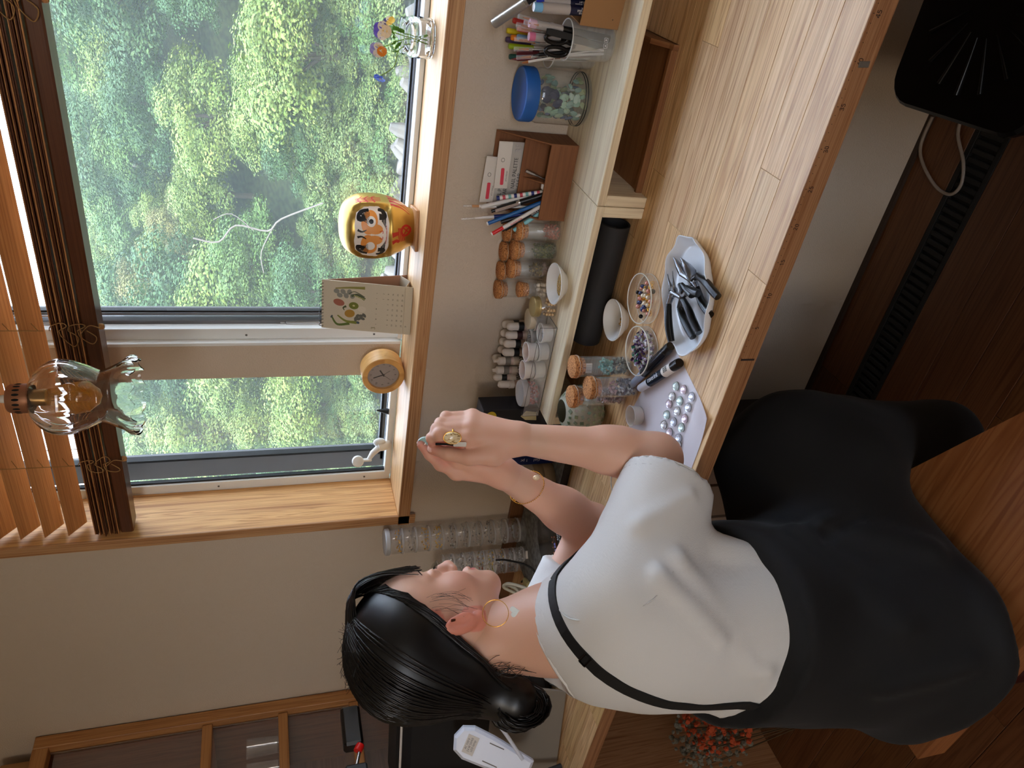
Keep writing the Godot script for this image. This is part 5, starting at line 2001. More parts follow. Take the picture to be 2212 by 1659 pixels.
	tw.basis = along(Vector3(-0.173, 0.949, -1.197) - Vector3(-0.1835, 0.846, -1.1975))
	var twm := mat("tweezer_black", Color(0.07, 0.07, 0.07), 0.55)
	for s in [-1.0, 1.0]:
		st = S()
		X = Transform3D(Basis(Vector3.RIGHT, s * 0.02), Vector3(0, 0, -0.0008 + s * 0.0012))
		prism(st, P2([-0.0007, 0, 0.0007, 0, 0.0028, 0.028, 0.0046, 0.05, 0.0048, 0.095, 0.0035, 0.103, -0.0035, 0.103, -0.0048, 0.095, -0.0046, 0.05, -0.0028, 0.028]), 0.0012, 0.0002)
		obj("arm", st, twm, tw)
	# scissors: two black loop handles
	var sc := thing("scissors", "scissors with glossy black loop handles standing in the front cup", "scissors", Vector3(-0.194, 0.845, -1.216))
	for s in [-1.0, 1.0]:
		st = S()
		var lo := []
		for i in 21:
			var a := TAU * i / 20
			lo.append(Vector3(s * 0.0095 + cos(a) * 0.0068, 0.078 + sin(a) * 0.0185 + s * 0.002, 0.002 + s * 0.001))
		tube(st, lo, 0.0034, 8, false)
		tube(st, [Vector3(s * 0.006, 0.061, 0.001), Vector3(s * 0.001, 0.045, 0)], [0.0034, 0.0022], 8)
		obj("handle", st, mat("scissor_black", Color(0.045, 0.04, 0.042), 0.22), sc)
		st = S()
		X = Transform3D(Basis(Vector3.BACK, s * 0.05), Vector3(0, 0, s * 0.0007))
		prism(st, P2([-0.0003, 0, 0.0025, 0.03, 0.003, 0.052, -0.003, 0.052, -0.0025, 0.03]), 0.0009)
		obj("blade", st, steel, sc)
	# card box with fat markers, cut off by the edge of the picture
	var kb := mat("card_box", Color(0.62, 0.45, 0.28), 0.8)
	var pb := thing("pen_box", "tan card box of fat blue and white markers at the edge of the picture", "box", Vector3(-0.097, y0, -1.222))
	for e in [[Vector3(0, 0.033, 0.029), Vector3(0.118, 0.066, 0.002)], [Vector3(0, 0.033, -0.029), Vector3(0.118, 0.066, 0.002)], [Vector3(0.058, 0.033, 0), Vector3(0.002, 0.066, 0.056)], [Vector3(-0.058, 0.033, 0), Vector3(0.002, 0.066, 0.056)], [Vector3(0, 0.001, 0), Vector3(0.114, 0.002, 0.056)]]:
		st = S()
		box(st, e[0], e[1], 0.0004)
		obj("panel", st, kb, pb)
	st = S()
	X = Transform3D(Basis(), Vector3(-0.045, 0.013, 0.0300))
	ball(st, Vector3.ZERO, Vector3(0.0009, 0.0009, 0.0003), 8, 5)
	obj("mark", st, mats["packet_ink"], pb)
	pb.rotation.y = -0.12
	var navy := mat("marker_navy", Color(0.05, 0.07, 0.20), 0.35)
	var capb := mat("marker_blue_cap", Color(0.10, 0.20, 0.70), 0.3)
	var capl := mat("marker_light_cap", Color(0.50, 0.74, 0.90), 0.3)
	var silver: Material = mats["marker_silver"]
	var ms := [[Vector3(-0.136, 0.968, -1.222), capb, "fat navy and silver marker with a blue top, left in the card box"], [Vector3(-0.143, 0.974, -1.206), capl, "fat navy and silver marker with a pale blue top, frontmost in the card box"], [Vector3(-0.112, 0.968, -1.214), capb, "fat navy and silver marker with a blue top, second in the card box"], [Vector3(-0.088, 0.970, -1.226), capl, "fat marker with a pale blue top, far right in the card box"]]
	for e in ms:
		var t: Vector3 = e[0]
		var foot := Vector3(t.x + 0.006, y0 + 0.003, lerpf(t.z, -1.222, 0.3))
		var m := stick("marker", e[2], "marker", "", foot, t, [[0, 0.58, 0.0078, 0.0078, navy, "barrel"], [0.58, 0.90, 0.0080, 0.0080, silver, "sleeve"], [0.90, 0.995, 0.0070, 0.0068, e[1], "top"], [0.995, 1.0, 0.0068, 0.005, white, "top_face"]], 18)
		for k in 3:
			text(m, "print", ["alcohol ink", "double ended", "nail art"][k], 0.0032, Transform3D(Basis(Vector3.BACK, PI / 2), Vector3(-0.003 + k * 0.0035, 0.058, 0.0081)), white)
	var mc := stick("mascara_tube", "silver capped tube lying slanted across the pens at the edge of the picture", "tube", "", Vector3(-0.105, 0.950, -1.190), Vector3(-0.181, 1.019, -1.255), [[0, 0.42, 0.0055, 0.0055, black, "barrel"], [0.42, 0.46, 0.0074, 0.0074, steel, "ring"], [0.46, 0.99, 0.0078, 0.0078, mat("satin_silver", Color(0.74, 0.72, 0.68), 0.3, 0.85), "cap"], [0.99, 1.0, 0.0078, 0.0068, steel, "cap_end"]], 20)


# ---------------------------------------------------------------- on the desk
func build_desk_things() -> void:
	var st := S()
	var y0 := DESK + 0.0003
	# wooden tray under the right shelf
	var tw := wood("tray_wood", Color(0.55, 0.37, 0.22), Color(), 0.4, 5.0, 0.5, 5, 0.7)
	var o := thing("wooden_tray", "brown wooden tray with a scooped front pushed under the shelf", "tray", Vector3(-0.2905, y0, -1.238))
	st = S()
	box(st, Vector3(0, 0.003, 0), Vector3(0.255, 0.006, 0.165), 0.001, 0)
	obj("base", st, tw, o)
	for x in [-0.1235, 0.1235]:
		st = S()
		X = Transform3D(Basis(Vector3.UP, -PI / 2), Vector3(x + 0.004, 0, 0))
		prism(st, P2([-0.0825, 0, 0.083, 0, 0.083, 0.010, 0.074, 0.013, 0.060, 0.024, 0.045, 0.034, -0.0825, 0.036]), 0.008, 0.0008)
		obj("side", st, tw, o)
	st = S()
	box(st, Vector3(0, 0.006, 0.0790), Vector3(0.239, 0.012, 0.010), 0.0015, 0)
	obj("front_rail", st, tw, o)
	st = S()
	box(st, Vector3(0, 0.018, -0.0785), Vector3(0.239, 0.036, 0.008), 0.001, 0)
	obj("back", st, tw, o)
	# rolled dark mat
	o = thing("rolled_mat", "dark grey mat rolled into a tube lying under the left shelf", "mat", Vector3(-0.596, y0 + 0.0300, -1.1725), 0.0)
	o.rotation = Vector3(0, -0.02, 0)
	st = S()
	X = Transform3D(Basis(Vector3.BACK, PI / 2), Vector3(0.125, 0, 0))
	var spi := []
	var prof_o := []
	var nn := 96
	for i in nn + 1:
		var a := TAU * 2.2 * i / nn
		spi.append(Vector2(cos(a), sin(a)) * (0.0300 - 0.0022 * i / nn * 2.2))
	for i in nn:
		for side in 2:
			var k := 1.0 if side == 0 else (0.0300 - 0.0014) / 0.0300
			var p: Vector2 = spi[i] * k
			var q: Vector2 = spi[i + 1] * k
			var n3 := Vector3(p.x, 0, p.y).normalized() * (1.0 if side == 0 else -1.0)
			var n4 := Vector3(q.x, 0, q.y).normalized() * (1.0 if side == 0 else -1.0)
			var A := Vector3(p.x, 0, p.y)
			var B := Vector3(q.x, 0, q.y)
			var C := B + Vector3(0, 0.25, 0)
			var D := A + Vector3(0, 0.25, 0)
			var es := [[A, n3], [B, n4], [C, n4], [A, n3], [C, n4], [D, n3]]
			if side == 1:
				es = [[A, n3], [C, n4], [B, n4], [A, n3], [D, n3], [C, n4]]
			for e in es:
				vtx(st, e[0], e[1])
		for yy in [0.0, 0.25]:
			var k2 := (0.0300 - 0.0014) / 0.0300
			var a1 := Vector3(spi[i].x, yy, spi[i].y)
			var b1 := Vector3(spi[i + 1].x, yy, spi[i + 1].y)
			var a2 := Vector3(spi[i].x * k2, yy, spi[i].y * k2)
			var b2 := Vector3(spi[i + 1].x * k2, yy, spi[i + 1].y * k2)
			if yy > 0.0:
				quad(st, a1, a2, b2, b1)
			else:
				quad(st, a1, b1, b2, a2)
	obj("mat", st, mat("mat_dark", Color(0.13, 0.125, 0.125), 0.7), o)
	# small white bowl with a few gold beads
	o = thing("bowl", "small white porcelain bowl with a few gold beads, beside the rolled mat", "bowl", Vector3(-0.634, y0, -1.0975))
	st = S()
	bowl_shape(st, 0.0400, 0.0240, 0.019)
	obj("bowl", st, mats["porcelain"], o)
	heap("gold_beads", "few tiny gold beads at the bottom of the white bowl on the desk", o.position + Vector3(-0.002, 0.0035, 0.004), 0.0095, 0.005, 46, 0.0012, [Color(0.72, 0.52, 0.16), Color(0.82, 0.62, 0.22)], mats["gloss_beads"], 0.1, true)
	# petri dishes
	var pg := pane("dish_glass", Color(0.97, 0.99, 0.97), 0.05)
	var gr := mat("glass_rim", Color(0.86, 0.84, 0.78), 0.08)
	var dishes := [[Vector3(-0.5545, y0, -1.0340), "round glass dish of gold, blue and pearl charms"], [Vector3(-0.6370, y0, -0.9930), "round glass dish of purple and clear gem chips"]]
	for d in dishes:
		o = thing("glass_dish", d[1], "dish", d[0])
		st = S()
		lathe(st, V2([0, 0, 0.0435, 0, 0.0445, 0.001, 0.0445, 0.0185, 0.0440, 0.019, 0.0430, 0.0185, 0.0430, 0.0022, 0, 0.0016]), 56)
		obj("dish", st, pg, o)
		st = S()
		for e in [[0.0437, 0.0188, 0.0011], [0.0435, 0.0014, 0.0007]]:
			var c := []
			for i in 49:
				c.append(Vector3(cos(TAU * i / 48) * e[0], e[1], sin(TAU * i / 48) * e[0]))
			tube(st, c, e[2], 6, false)
		obj("rim", st, gr, o)
	build_charms(dishes[0][0] + Vector3(0, 0.0018, 0))
	var gc: Vector3 = dishes[1][0] + Vector3(0, 0.0018, 0)
	var gem := mat("gem", Color.WHITE, 0.12)
	heap("gem_chips", "purple amethyst and pale stone chips in the round glass dish", gc, 0.0385, 0.011, 260, 0.0034, [Color(0.72, 0.70, 0.72), Color(0.78, 0.76, 0.76), Color(0.62, 0.66, 0.62), Color(0.60, 0.52, 0.64), Color(0.74, 0.68, 0.74), Color(0.66, 0.70, 0.68), Color(0.22, 0.14, 0.28), Color(0.34, 0.22, 0.40)], gem, 0.3)
	heap("dark_gem_chips", "dark violet and one green stone chip on top of the pale gem chips", gc + Vector3(-0.012, 0.010, -0.008), 0.021, 0.004, 26, 0.0031, [Color(0.16, 0.09, 0.22), Color(0.24, 0.12, 0.30), Color(0.16, 0.09, 0.22), Color(0.16, 0.44, 0.34)], gem, 0.3)
	# corked vials on the desk
	var vs := [[Vector3(-0.6985, y0, -1.0395), 0.114, "corked glass vial on the desk with aqua green stone chips and a paper tag"], [Vector3(-0.7150, y0, -0.9955), 0.096, "corked glass vial on the desk with violet-grey and pink chips, in front"], [Vector3(-0.7560, y0, -1.0260), 0.110, "corked glass vial on the desk with rose chips, partly behind the front vial"]]
	for v in vs:
		vial(v[2], v[0], v[1], 0.0190)
	heap("aqua_chips", "aqua green stone chips on top in the rear desk vial", vs[0][0] + Vector3(0, 0.034, 0), 0.0172, 0.022, 70, 0.0036, [Color(0.50, 0.72, 0.66), Color(0.62, 0.78, 0.74), Color(0.42, 0.62, 0.58)], gem, 0.3)
	heap("grey_chips", "clear grey stone chips at the bottom of the rear desk vial", vs[0][0] + Vector3(0, 0.002, 0), 0.0172, 0.033, 120, 0.0036, [Color(0.40, 0.40, 0.38), Color(0.55, 0.56, 0.52), Color(0.26, 0.26, 0.27), Color(0.64, 0.66, 0.62)], gem, 0.3)
	heap("violet_chips", "violet-grey stone chips in the front desk vial", vs[1][0] + Vector3(0, 0.002, 0), 0.0172, 0.036, 130, 0.0037, [Color(0.38, 0.36, 0.42), Color(0.62, 0.63, 0.66), Color(0.26, 0.22, 0.30), Color(0.74, 0.74, 0.74), Color(0.50, 0.44, 0.44)], gem, 0.3)
	heap("pink_chips", "pale pink chips heaped over the violet ones in the front desk vial", vs[1][0] + Vector3(-0.003, 0.037, -0.002), 0.0140, 0.012, 26, 0.0036, [Color(0.78, 0.62, 0.62), Color(0.70, 0.56, 0.56)], gem, 0.2)
	heap("rose_chips", "dusky rose chips in the left desk vial", vs[2][0] + Vector3(0, 0.002, 0), 0.0172, 0.050, 150, 0.0038, [Color(0.62, 0.46, 0.44), Color(0.72, 0.60, 0.58), Color(0.52, 0.38, 0.36)], gem, 0.3)
	var pt := thing("paper_tag", "small printed paper tag inside the rear desk vial", "tag", vs[0][0] + Vector3(0.004, 0.085, 0.012), 0.35)
	st = S()
	box(st, Vector3.ZERO, Vector3(0.018, 0.012, 0.0003))
	obj("paper", st, mats["packet_paper"], pt)
	for k in 4:
		text(pt, "print", "quartz 5", 0.0018, Transform3D(Basis(), Vector3(0, 0.0038 - k * 0.0026, 0.0003)), mats["perf_grey"])
	# tool plate
	build_plate_and_pliers()
	# markers lying on the sheet
	var cap := mat("copic_cap", Color(0.62, 0.66, 0.74), 0.3)
	var dark := mat("marker_slate", Color(0.07, 0.08, 0.11), 0.25)
	var slate := mat("marker_blue_slate", Color(0.05, 0.11, 0.17), 0.25)
	var blk: Material = mats["pen_black"]
	stick("marker_pen", "dark grooved marker pen with a pale grey cap, touching the pliers", "marker", "", Vector3(-0.5775, y0 + 0.0085, -0.9140), Vector3(-0.7090, y0 + 0.0082, -0.9930), [[0, 0.04, 0.0075, 0.0085, blk, "end"], [0.04, 0.12, 0.0085, 0.0085, blk, "foot"], [0.12, 0.68, 0.0085, 0.0085, dark, "barrel"], [0.68, 0.985, 0.0072, 0.0066, cap, "cap"], [0.985, 1, 0.0066, 0.0055, mat("tip_blue", Color(0.50, 0.58, 0.80), 0.3), "tip"]], 20)
	var mk := stick("marker_pen", "slate blue marker pen with a white collar and printed white label", "marker", "", Vector3(-0.5855, y0 + 0.0085, -0.8760), Vector3(-0.7000, y0 + 0.0083, -0.9660), [[0, 0.04, 0.0075, 0.0085, blk, "end"], [0.04, 0.14, 0.0085, 0.0085, blk, "foot"], [0.14, 0.34, 0.0087, 0.0087, mats["packet_paper"], "label"], [0.34, 0.72, 0.0085, 0.0085, slate, "barrel"], [0.72, 0.97, 0.0076, 0.0070, mat("collar_white", Color(0.80, 0.81, 0.84), 0.35), "collar"], [0.97, 1, 0.0062, 0.0055, mat("tip_deep_blue", Color(0.08, 0.20, 0.55), 0.3), "tip"]], 20)
	var up_local: Vector3 = mk.basis.inverse() * Vector3.UP
	var bz := up_local.normalized()
	var bx := Vector3.DOWN
	text(mk, "print", "coverink", 0.0075, Transform3D(Basis(bx, bz.cross(bx), bz), Vector3(0, 0.080, 0) + bz * 0.0087), white_print())
	for k in 3:
		text(mk, "print", "04-2354", 0.0026, Transform3D(Basis(bx, bz.cross(bx), bz), Vector3(0, 0.035, 0) + bz * 0.0088 + bz.cross(bx) * (0.003 - 0.003 * k)), mats["packet_ink"])
	# white backing sheet with curled corner and glass cabochons
	build_sheet()
	# little white cup behind the sheet
	o = thing("small_cup", "tiny white plastic cup standing on the backing sheet by the forearm", "cup", Vector3(-0.7480, y0 + 0.0010, -0.9500))
	st = S()
	lathe(st, V2([0, 0, 0.0150, 0, 0.0165, 0.002, 0.0185, 0.0195, 0.0192, 0.0200, 0.0185, 0.0205, 0.0172, 0.0195, 0.0152, 0.003, 0, 0.0022]), 36)
	obj("cup", st, mats["pot_white"], o)
	# mosaic glass ball lamp
	build_mosaic()
	build_left_desk()


func white_print() -> StandardMaterial3D:
	return mat("white_print", Color(0.85, 0.86, 0.88), 0.5)


func build_charms(c: Vector3) -> void:
	var gold := mat("gold", Color(0.90, 0.68, 0.28), 0.2, 0.95)
	var blue := solid_blue()
	var st := S()
	# blue glass drops
	var drops := [[-0.016, -0.016, 0.011, 0.0075], [0.0, -0.020, 0.008, 0.006], [-0.021, 0.000, 0.009, 0.008], [-0.014, 0.004, 0.009, 0.007], [0.014, -0.020, 0.010, 0.006]]
	for i in drops.size():
		var d = drops[i]
		var o := thing("blue_charm", "polished deep blue glass drop with a gold mount in the charm dish", "charm", c + Vector3(d[0], 0.004, d[1]), rv(0, TAU), "blue glass charms in the dish")
		st = S()
		ball(st, Vector3(0, 0.001, 0), Vector3(d[2] * 0.55, 0.0042, d[3] * 0.6), 14, 8)
		obj("glass", st, blue, o)
		st = S()
		var c2 := []
		for k in 13:
			c2.append(Vector3(d[2] * 0.55 + 0.0022 + cos(TAU * k / 12) * 0.0022, 0.001, sin(TAU * k / 12) * 0.0022))
		tube(st, c2, 0.0006, 5, false)
		obj("loop", st, gold, o)
	var pr: Material = mats["pearl"]
	var pk := mat("rose_pearl", Color(0.80, 0.56, 0.50), 0.15, 0.35)
	var bk := mat("jet", Color(0.02, 0.02, 0.02), 0.12)
	var kinds := [[pr, "ivory pearl", 7], [pk, "rosy metallic bead", 8], [bk, "jet black bead", 3]]
	var j := 0
	for k in kinds:
		for i in k[2]:
			st = S()
			var s := rv(0.0032, 0.0046)
			ball(st, Vector3.ZERO, Vector3.ONE * s, 12, 8)
			var o := obj("charm_bead", st, k[0])
			tag(o, k[1] + " lying among the charms in the glass dish", "bead", k[1] + "s in the charm dish")
			var a := j * 2.4
			var q := 0.006 + 0.0017 * j
			o.position = c + Vector3(cos(a) * q, s + 0.0006 + rv(0, 0.003), sin(a) * q)
			j += 1
	for i in 26:
		st = S()
		var r := rv(0.0028, 0.0052)
		var c3 := []
		for k in 15:
			c3.append(Vector3(cos(TAU * k / 14) * r, sin(TAU * k / 14) * r * rv(0.95, 1.05), 0))
		X = Transform3D(Basis.from_euler(Vector3(rv(0.9, 1.9), rv(0, TAU), 0)), Vector3.ZERO)
		tube(st, c3, 0.00065, 5, false)
		var o := obj("gold_ring", st, gold)
		tag(o, "tiny gold wire ring among the charms in the glass dish", "ring", "gold jump rings in the charm dish")
		var a := i * 2.1
		var q := 0.003 + 0.0011 * i
		o.position = c + Vector3(cos(a) * q + 0.004, 0.0028 + rv(0, 0.0035), sin(a) * q + 0.004)


func solid_blue() -> StandardMaterial3D:
	var m := mat("blue_glass", Color(0.06, 0.14, 0.38), 0.08)
	m.clearcoat_enabled = true
	return m


func build_plate_and_pliers() -> void:
	var y0 := DESK + 0.0003
	# oval plate with a wavy rim, seen from above
	var pc := Vector3(-0.4795, y0, -0.9055)
	var o := thing("plate", "oval white ceramic plate with a wavy rim holding three pliers", "plate", pc, 0.0)
	o.rotation.y = 0.62
	var st := S()
	var n := 96
	var rings := [[0.30, 0.0015], [0.62, 0.0016], [0.80, 0.0022], [0.86, 0.0045], [0.93, 0.0120], [0.985, 0.0185], [1.0, 0.0200], [1.012, 0.0190], [0.985, 0.0125], [0.93, 0.0060], [0.80, 0.0], [0.3, 0.0]]
	var P := []
	for e in rings:
		var row := []
		for j in n:
			var a := TAU * j / n
			var k: float = e[0]
			var up := smoothstep(0.86, 1.0, k)
			var wob := 1.0 + up * (0.018 * sin(a * 7.0 + 0.5) + 0.012 * sin(a * 11.0))
			row.append(Vector3(cos(a) * 0.0925 * k * wob, e[1] + up * 0.0022 * sin(a * 9.0 + 1.0), -sin(a) * 0.0665 * k * wob))
		P.append(row)
	for i in rings.size() - 1:
		for j in n:
			var j2 := (j + 1) % n
			for e in [[i, j], [i + 1, j2], [i + 1, j], [i, j], [i, j2], [i + 1, j2]]:
				var du: Vector3 = P[e[0]][(e[1] + 1) % n] - P[e[0]][(e[1] - 1 + n) % n]
				var dv: Vector3 = P[mini(e[0] + 1, rings.size() - 1)][e[1]] - P[maxi(e[0] - 1, 0)][e[1]]
				vtx(st, P[e[0]][e[1]], dv.cross(du).normalized())
	for j in n:
		var j2 := (j + 1) % n
		tri(st, Vector3(0, 0.0013, 0), P[0][j], P[0][j2])
	obj("plate", st, mat("ceramic", Color(0.86, 0.87, 0.88), 0.10), o)
	# pliers: pose from jaw tip to pivot to handle ends, lying on the plate
	pliers("cutting pliers with broad bevelled jaws and black grips, right on the plate", pc + Vector3(0.012, 0.0125, 0.012), 0.0, 0)
	pliers("round-nose pliers with two slim prongs, left on the plate over the rim", pc + Vector3(-0.03, 0.0165, -0.01), 0.0, 1)
	pliers("third pliers lying beneath the other two with black grips", pc + Vector3(-0.01, 0.021, 0.0), 0.0, 2)


# flat outlines in plate coordinates, swept into rounded grips
func pliers(label: String, at: Vector3, turn: float, kind: int) -> void:
	var steel := mat("plier_steel", Color(0.52, 0.52, 0.53), 0.25, 0.9)
	var grip := mat("grip_black", Color(0.035, 0.037, 0.04), 0.28)
	var face := mat("grip_grey", Color(0.22, 0.23, 0.25), 0.35)
	var q: Dictionary = PLIERS[kind]
	var o := thing("pliers", label, "pliers", Vector3(q.piv[0], DESK + q.piv[1], q.piv[2]))
	var piv := o.position
	var lift: float = q.lift
	# jaws
	for jn in q.jaws:
		var st := S()
		var pts := []
		for i in range(0, jn.size() - 1, 3):
			pts.append(Vector3(jn[i], DESK + jn[i + 1], jn[i + 2]) - piv)
		var w: float = q.jaw_w
		if kind == 0:
			# broad wedge
			tube(st, pts, [w * 0.10, w * 0.75, w * 1.0, w * 0.85, w * 0.8], 6, true, 1.7, Vector3.UP)
		elif kind == 1:
			tube(st, smooth(pts, 3), [0.0006, 0.0009, 0.0012, 0.0016, 0.0020, 0.0024, 0.0030, 0.0038, 0.0045, 0.0048].slice(0, smooth(pts, 3).size()) if smooth(pts, 3).size() <= 10 else 0.002, 8, true, 1.0, Vector3.UP)
		else:
			tube(st, pts, [w * 0.5, w * 0.8, w * 1.0, w * 0.9, w * 0.8].slice(0, pts.size()), 8, true, 1.2, Vector3.UP)
		obj("jaw", st, grip if kind == 2 else steel, o)
	var st2 := S()
	lathe(st2, V2([0, -0.004, 0.0085, -0.004, 0.009, -0.003, 0.009, 0.003, 0.0085, 0.004, 0, 0.004]), 20)
	obj("joint", st2, steel, o)
	st2 = S()
	lathe(st2, V2([0.0034, 0.004, 0.0034, 0.0048, 0.0028, 0.0054, 0, 0.0054]), 14)
	obj("rivet", st2, mat("rivet_dark", Color(0.12, 0.12, 0.13), 0.3, 0.8), o)
	# grips
	for gp in q.grips:
		var pts := []
		for i in range(0, gp.size() - 1, 3):
			pts.append(Vector3(gp[i], DESK + gp[i + 1], gp[i + 2]) - piv)
		var sp := smooth(pts, 4)
		var rr := []
		for i in sp.size():
			var t := float(i) / (sp.size() - 1)
			rr.append(0.0058 * (0.62 + 0.55 * sin(PI * (0.12 + 0.62 * t))))
		st2 = S()
		tube(st2, sp, rr, 12, true, 0.95, Vector3.UP)
		var g := obj("grip", st2, grip, o)
		st2 = S()
		var fp := []
		for i in range(1, sp.size() - 1):
			fp.append(sp[i] + Vector3.UP * (rr[i] * 0.82))
		tube(st2, fp, 0.0024, 6, true, 0.5, Vector3.UP)
		obj("soft_face", st2, face, g)
		st2 = S()
		tube(st2, [Vector3(0, 0, 0), (pts[0] as Vector3) * 0.55, pts[0]], [0.0055, 0.0045, 0.0040], 8, true, 1.2, Vector3.UP)
		obj("shank", st2, steel, o)


func build_sheet() -> void:
	var y0 := DESK + 0.0003
	var o := thing("backing_sheet", "translucent white backing sheet on the desk with its corner curled up", "sheet", Vector3.ZERO)
	var st := S()
	# corner points of the sheet, anticlockwise seen from above
	var A := Vector3(-0.5750, 0, -0.9350)
	var B := Vector3(-0.6170, 0, -0.7680)
	var C := Vector3(-0.8300, 0, -0.7680)
	var D := Vector3(-0.7900, 0, -0.9900)
	var n := 20
	var f := func(u: float, v: float) -> Vector3:
		var p := A.lerp(B, v).lerp(D.lerp(C, v), u)
		# one corner lifts towards the room
		var lift := maxf(0.0, 1.0 - Vector2(u, 1.0 - v).length() / 0.32)
		p.y = y0 + 0.0004 + 0.006 * lift * lift
		return p
	for i in n:
		for k in n:
			var u0 := float(i) / n
			var u1 := float(i + 1) / n
			var v0 := float(k) / n
			var v1 := float(k + 1) / n
			quad(st, f.call(u0, v0), f.call(u1, v0), f.call(u1, v1), f.call(u0, v1))
			var t := Vector3(0, 0.0003, 0)
			quad(st, f.call(u0, v0) - t, f.call(u0, v1) - t, f.call(u1, v1) - t, f.call(u1, v0) - t)
	var pm := mat("sheet_film", Color(0.90, 0.87, 0.88, 0.70), 0.3)
	pm.transparency = BaseMaterial3D.TRANSPARENCY_ALPHA
	obj("sheet", st, pm, o)
	# glass cabochons in loose rows
	var gl := solid_glass("cabochon_glass", Color(1, 1, 1), 0.0)
	var tones := [Color(0.86, 0.94, 0.92), Color(0.94, 0.86, 0.90), Color(0.90, 0.92, 0.97), Color(0.93, 0.93, 0.93)]
	for i in CABS.size():
		var c = CABS[i]
		var t := thing("glass_cabochon", "small clear iridescent glass cabochon set out on the white sheet", "cabochon", Vector3(c[0], y0 + 0.0012, c[1]), rv(0, TAU), "glass cabochons on the sheet")
		st = S()
		lathe(st, smooth(V2([0, 0, 0.0068, 0, 0.0078, 0.0012, 0.0070, 0.0042, 0.0042, 0.0066, 0, 0.0074]), 3), 24)
		obj("dome", st, gl, t)
		st = S()
		lathe(st, V2([0, 0.0004, 0.0058, 0.0006, 0.0030, 0.0011, 0, 0.0012]), 16)
		obj("foil", st, mat("foil_%d" % (i % 4), tones[i % 4], 0.18, 0.35), t)
	# one more in the making, milky
	st = S()


func build_mosaic() -> void:
	var c := Vector3(-0.8380, DESK + 0.0003, -1.0900)
	var R := 0.0505
	var o := thing("mosaic_ball", "round mosaic glass candle holder with mirror tiles, half hidden by the forearm", "candle holder", c)
	var st := S()
	var prof := []
	for i in 15:
		var t := lerpf(0.42, PI - 0.50, i / 14.0)
		prof.append(Vector2(sin(t) * R, R * 0.90 - cos(t) * R * 0.92))
	var inner := []
	for i in 15:
		inner.append(prof[14 - i] * Vector2(0.95, 1.0) + Vector2(0, 0.001))
	lathe(st, [Vector2(0, prof[0].y)] + prof + inner, 40)
	obj("ball", st, mat("mosaic_grout", Color(0.66, 0.66, 0.58), 0.4), o)
	var tc := [Color(0.62, 0.70, 0.62), Color(0.72, 0.76, 0.70), Color(0.44, 0.52, 0.40), Color(0.80, 0.82, 0.78), Color(0.10, 0.10, 0.11)]
	var tm := []
	for i in 5:
		tm.append(mat("mosaic_%d" % i, tc[i], 0.10, 0.55 if i != 4 else 0.1))
	for r in 8:
		var t := lerpf(0.62, PI - 0.68, r / 7.0)
		var cnt := int(24 * sin(t)) + 1
		for j in cnt:
			var a := TAU * (j + 0.5 * (r % 2)) / cnt
			var d := Vector3(sin(t) * cos(a), -cos(t), sin(t) * sin(a))
			st = S()
			X = Transform3D(look(d) * Basis(Vector3.BACK, rv(-0.5, 0.5)), Vector3(0, R * 0.90, 0) + d * R * Vector3(1, 0.92, 1) + d * 0.0002)
			var s := rv(0.0042, 0.0058)
			prism(st, P2([-s, -s * 0.2, 0, -s * 0.9, s * 0.95, s * 0.1, s * 0.1, s * 0.85]) if (r + j) % 2 else P2([-s * 0.7, -s * 0.6, s * 0.6, -s * 0.8, s * 0.8, s * 0.5, -s * 0.5, s * 0.7]), 0.0008, 0.0002)
			obj("mosaic_tile", st, tm[0 if rng.randf() < 0.4 else (rng.randi() % 4 if rng.randf() < 0.94 else 4)], o)


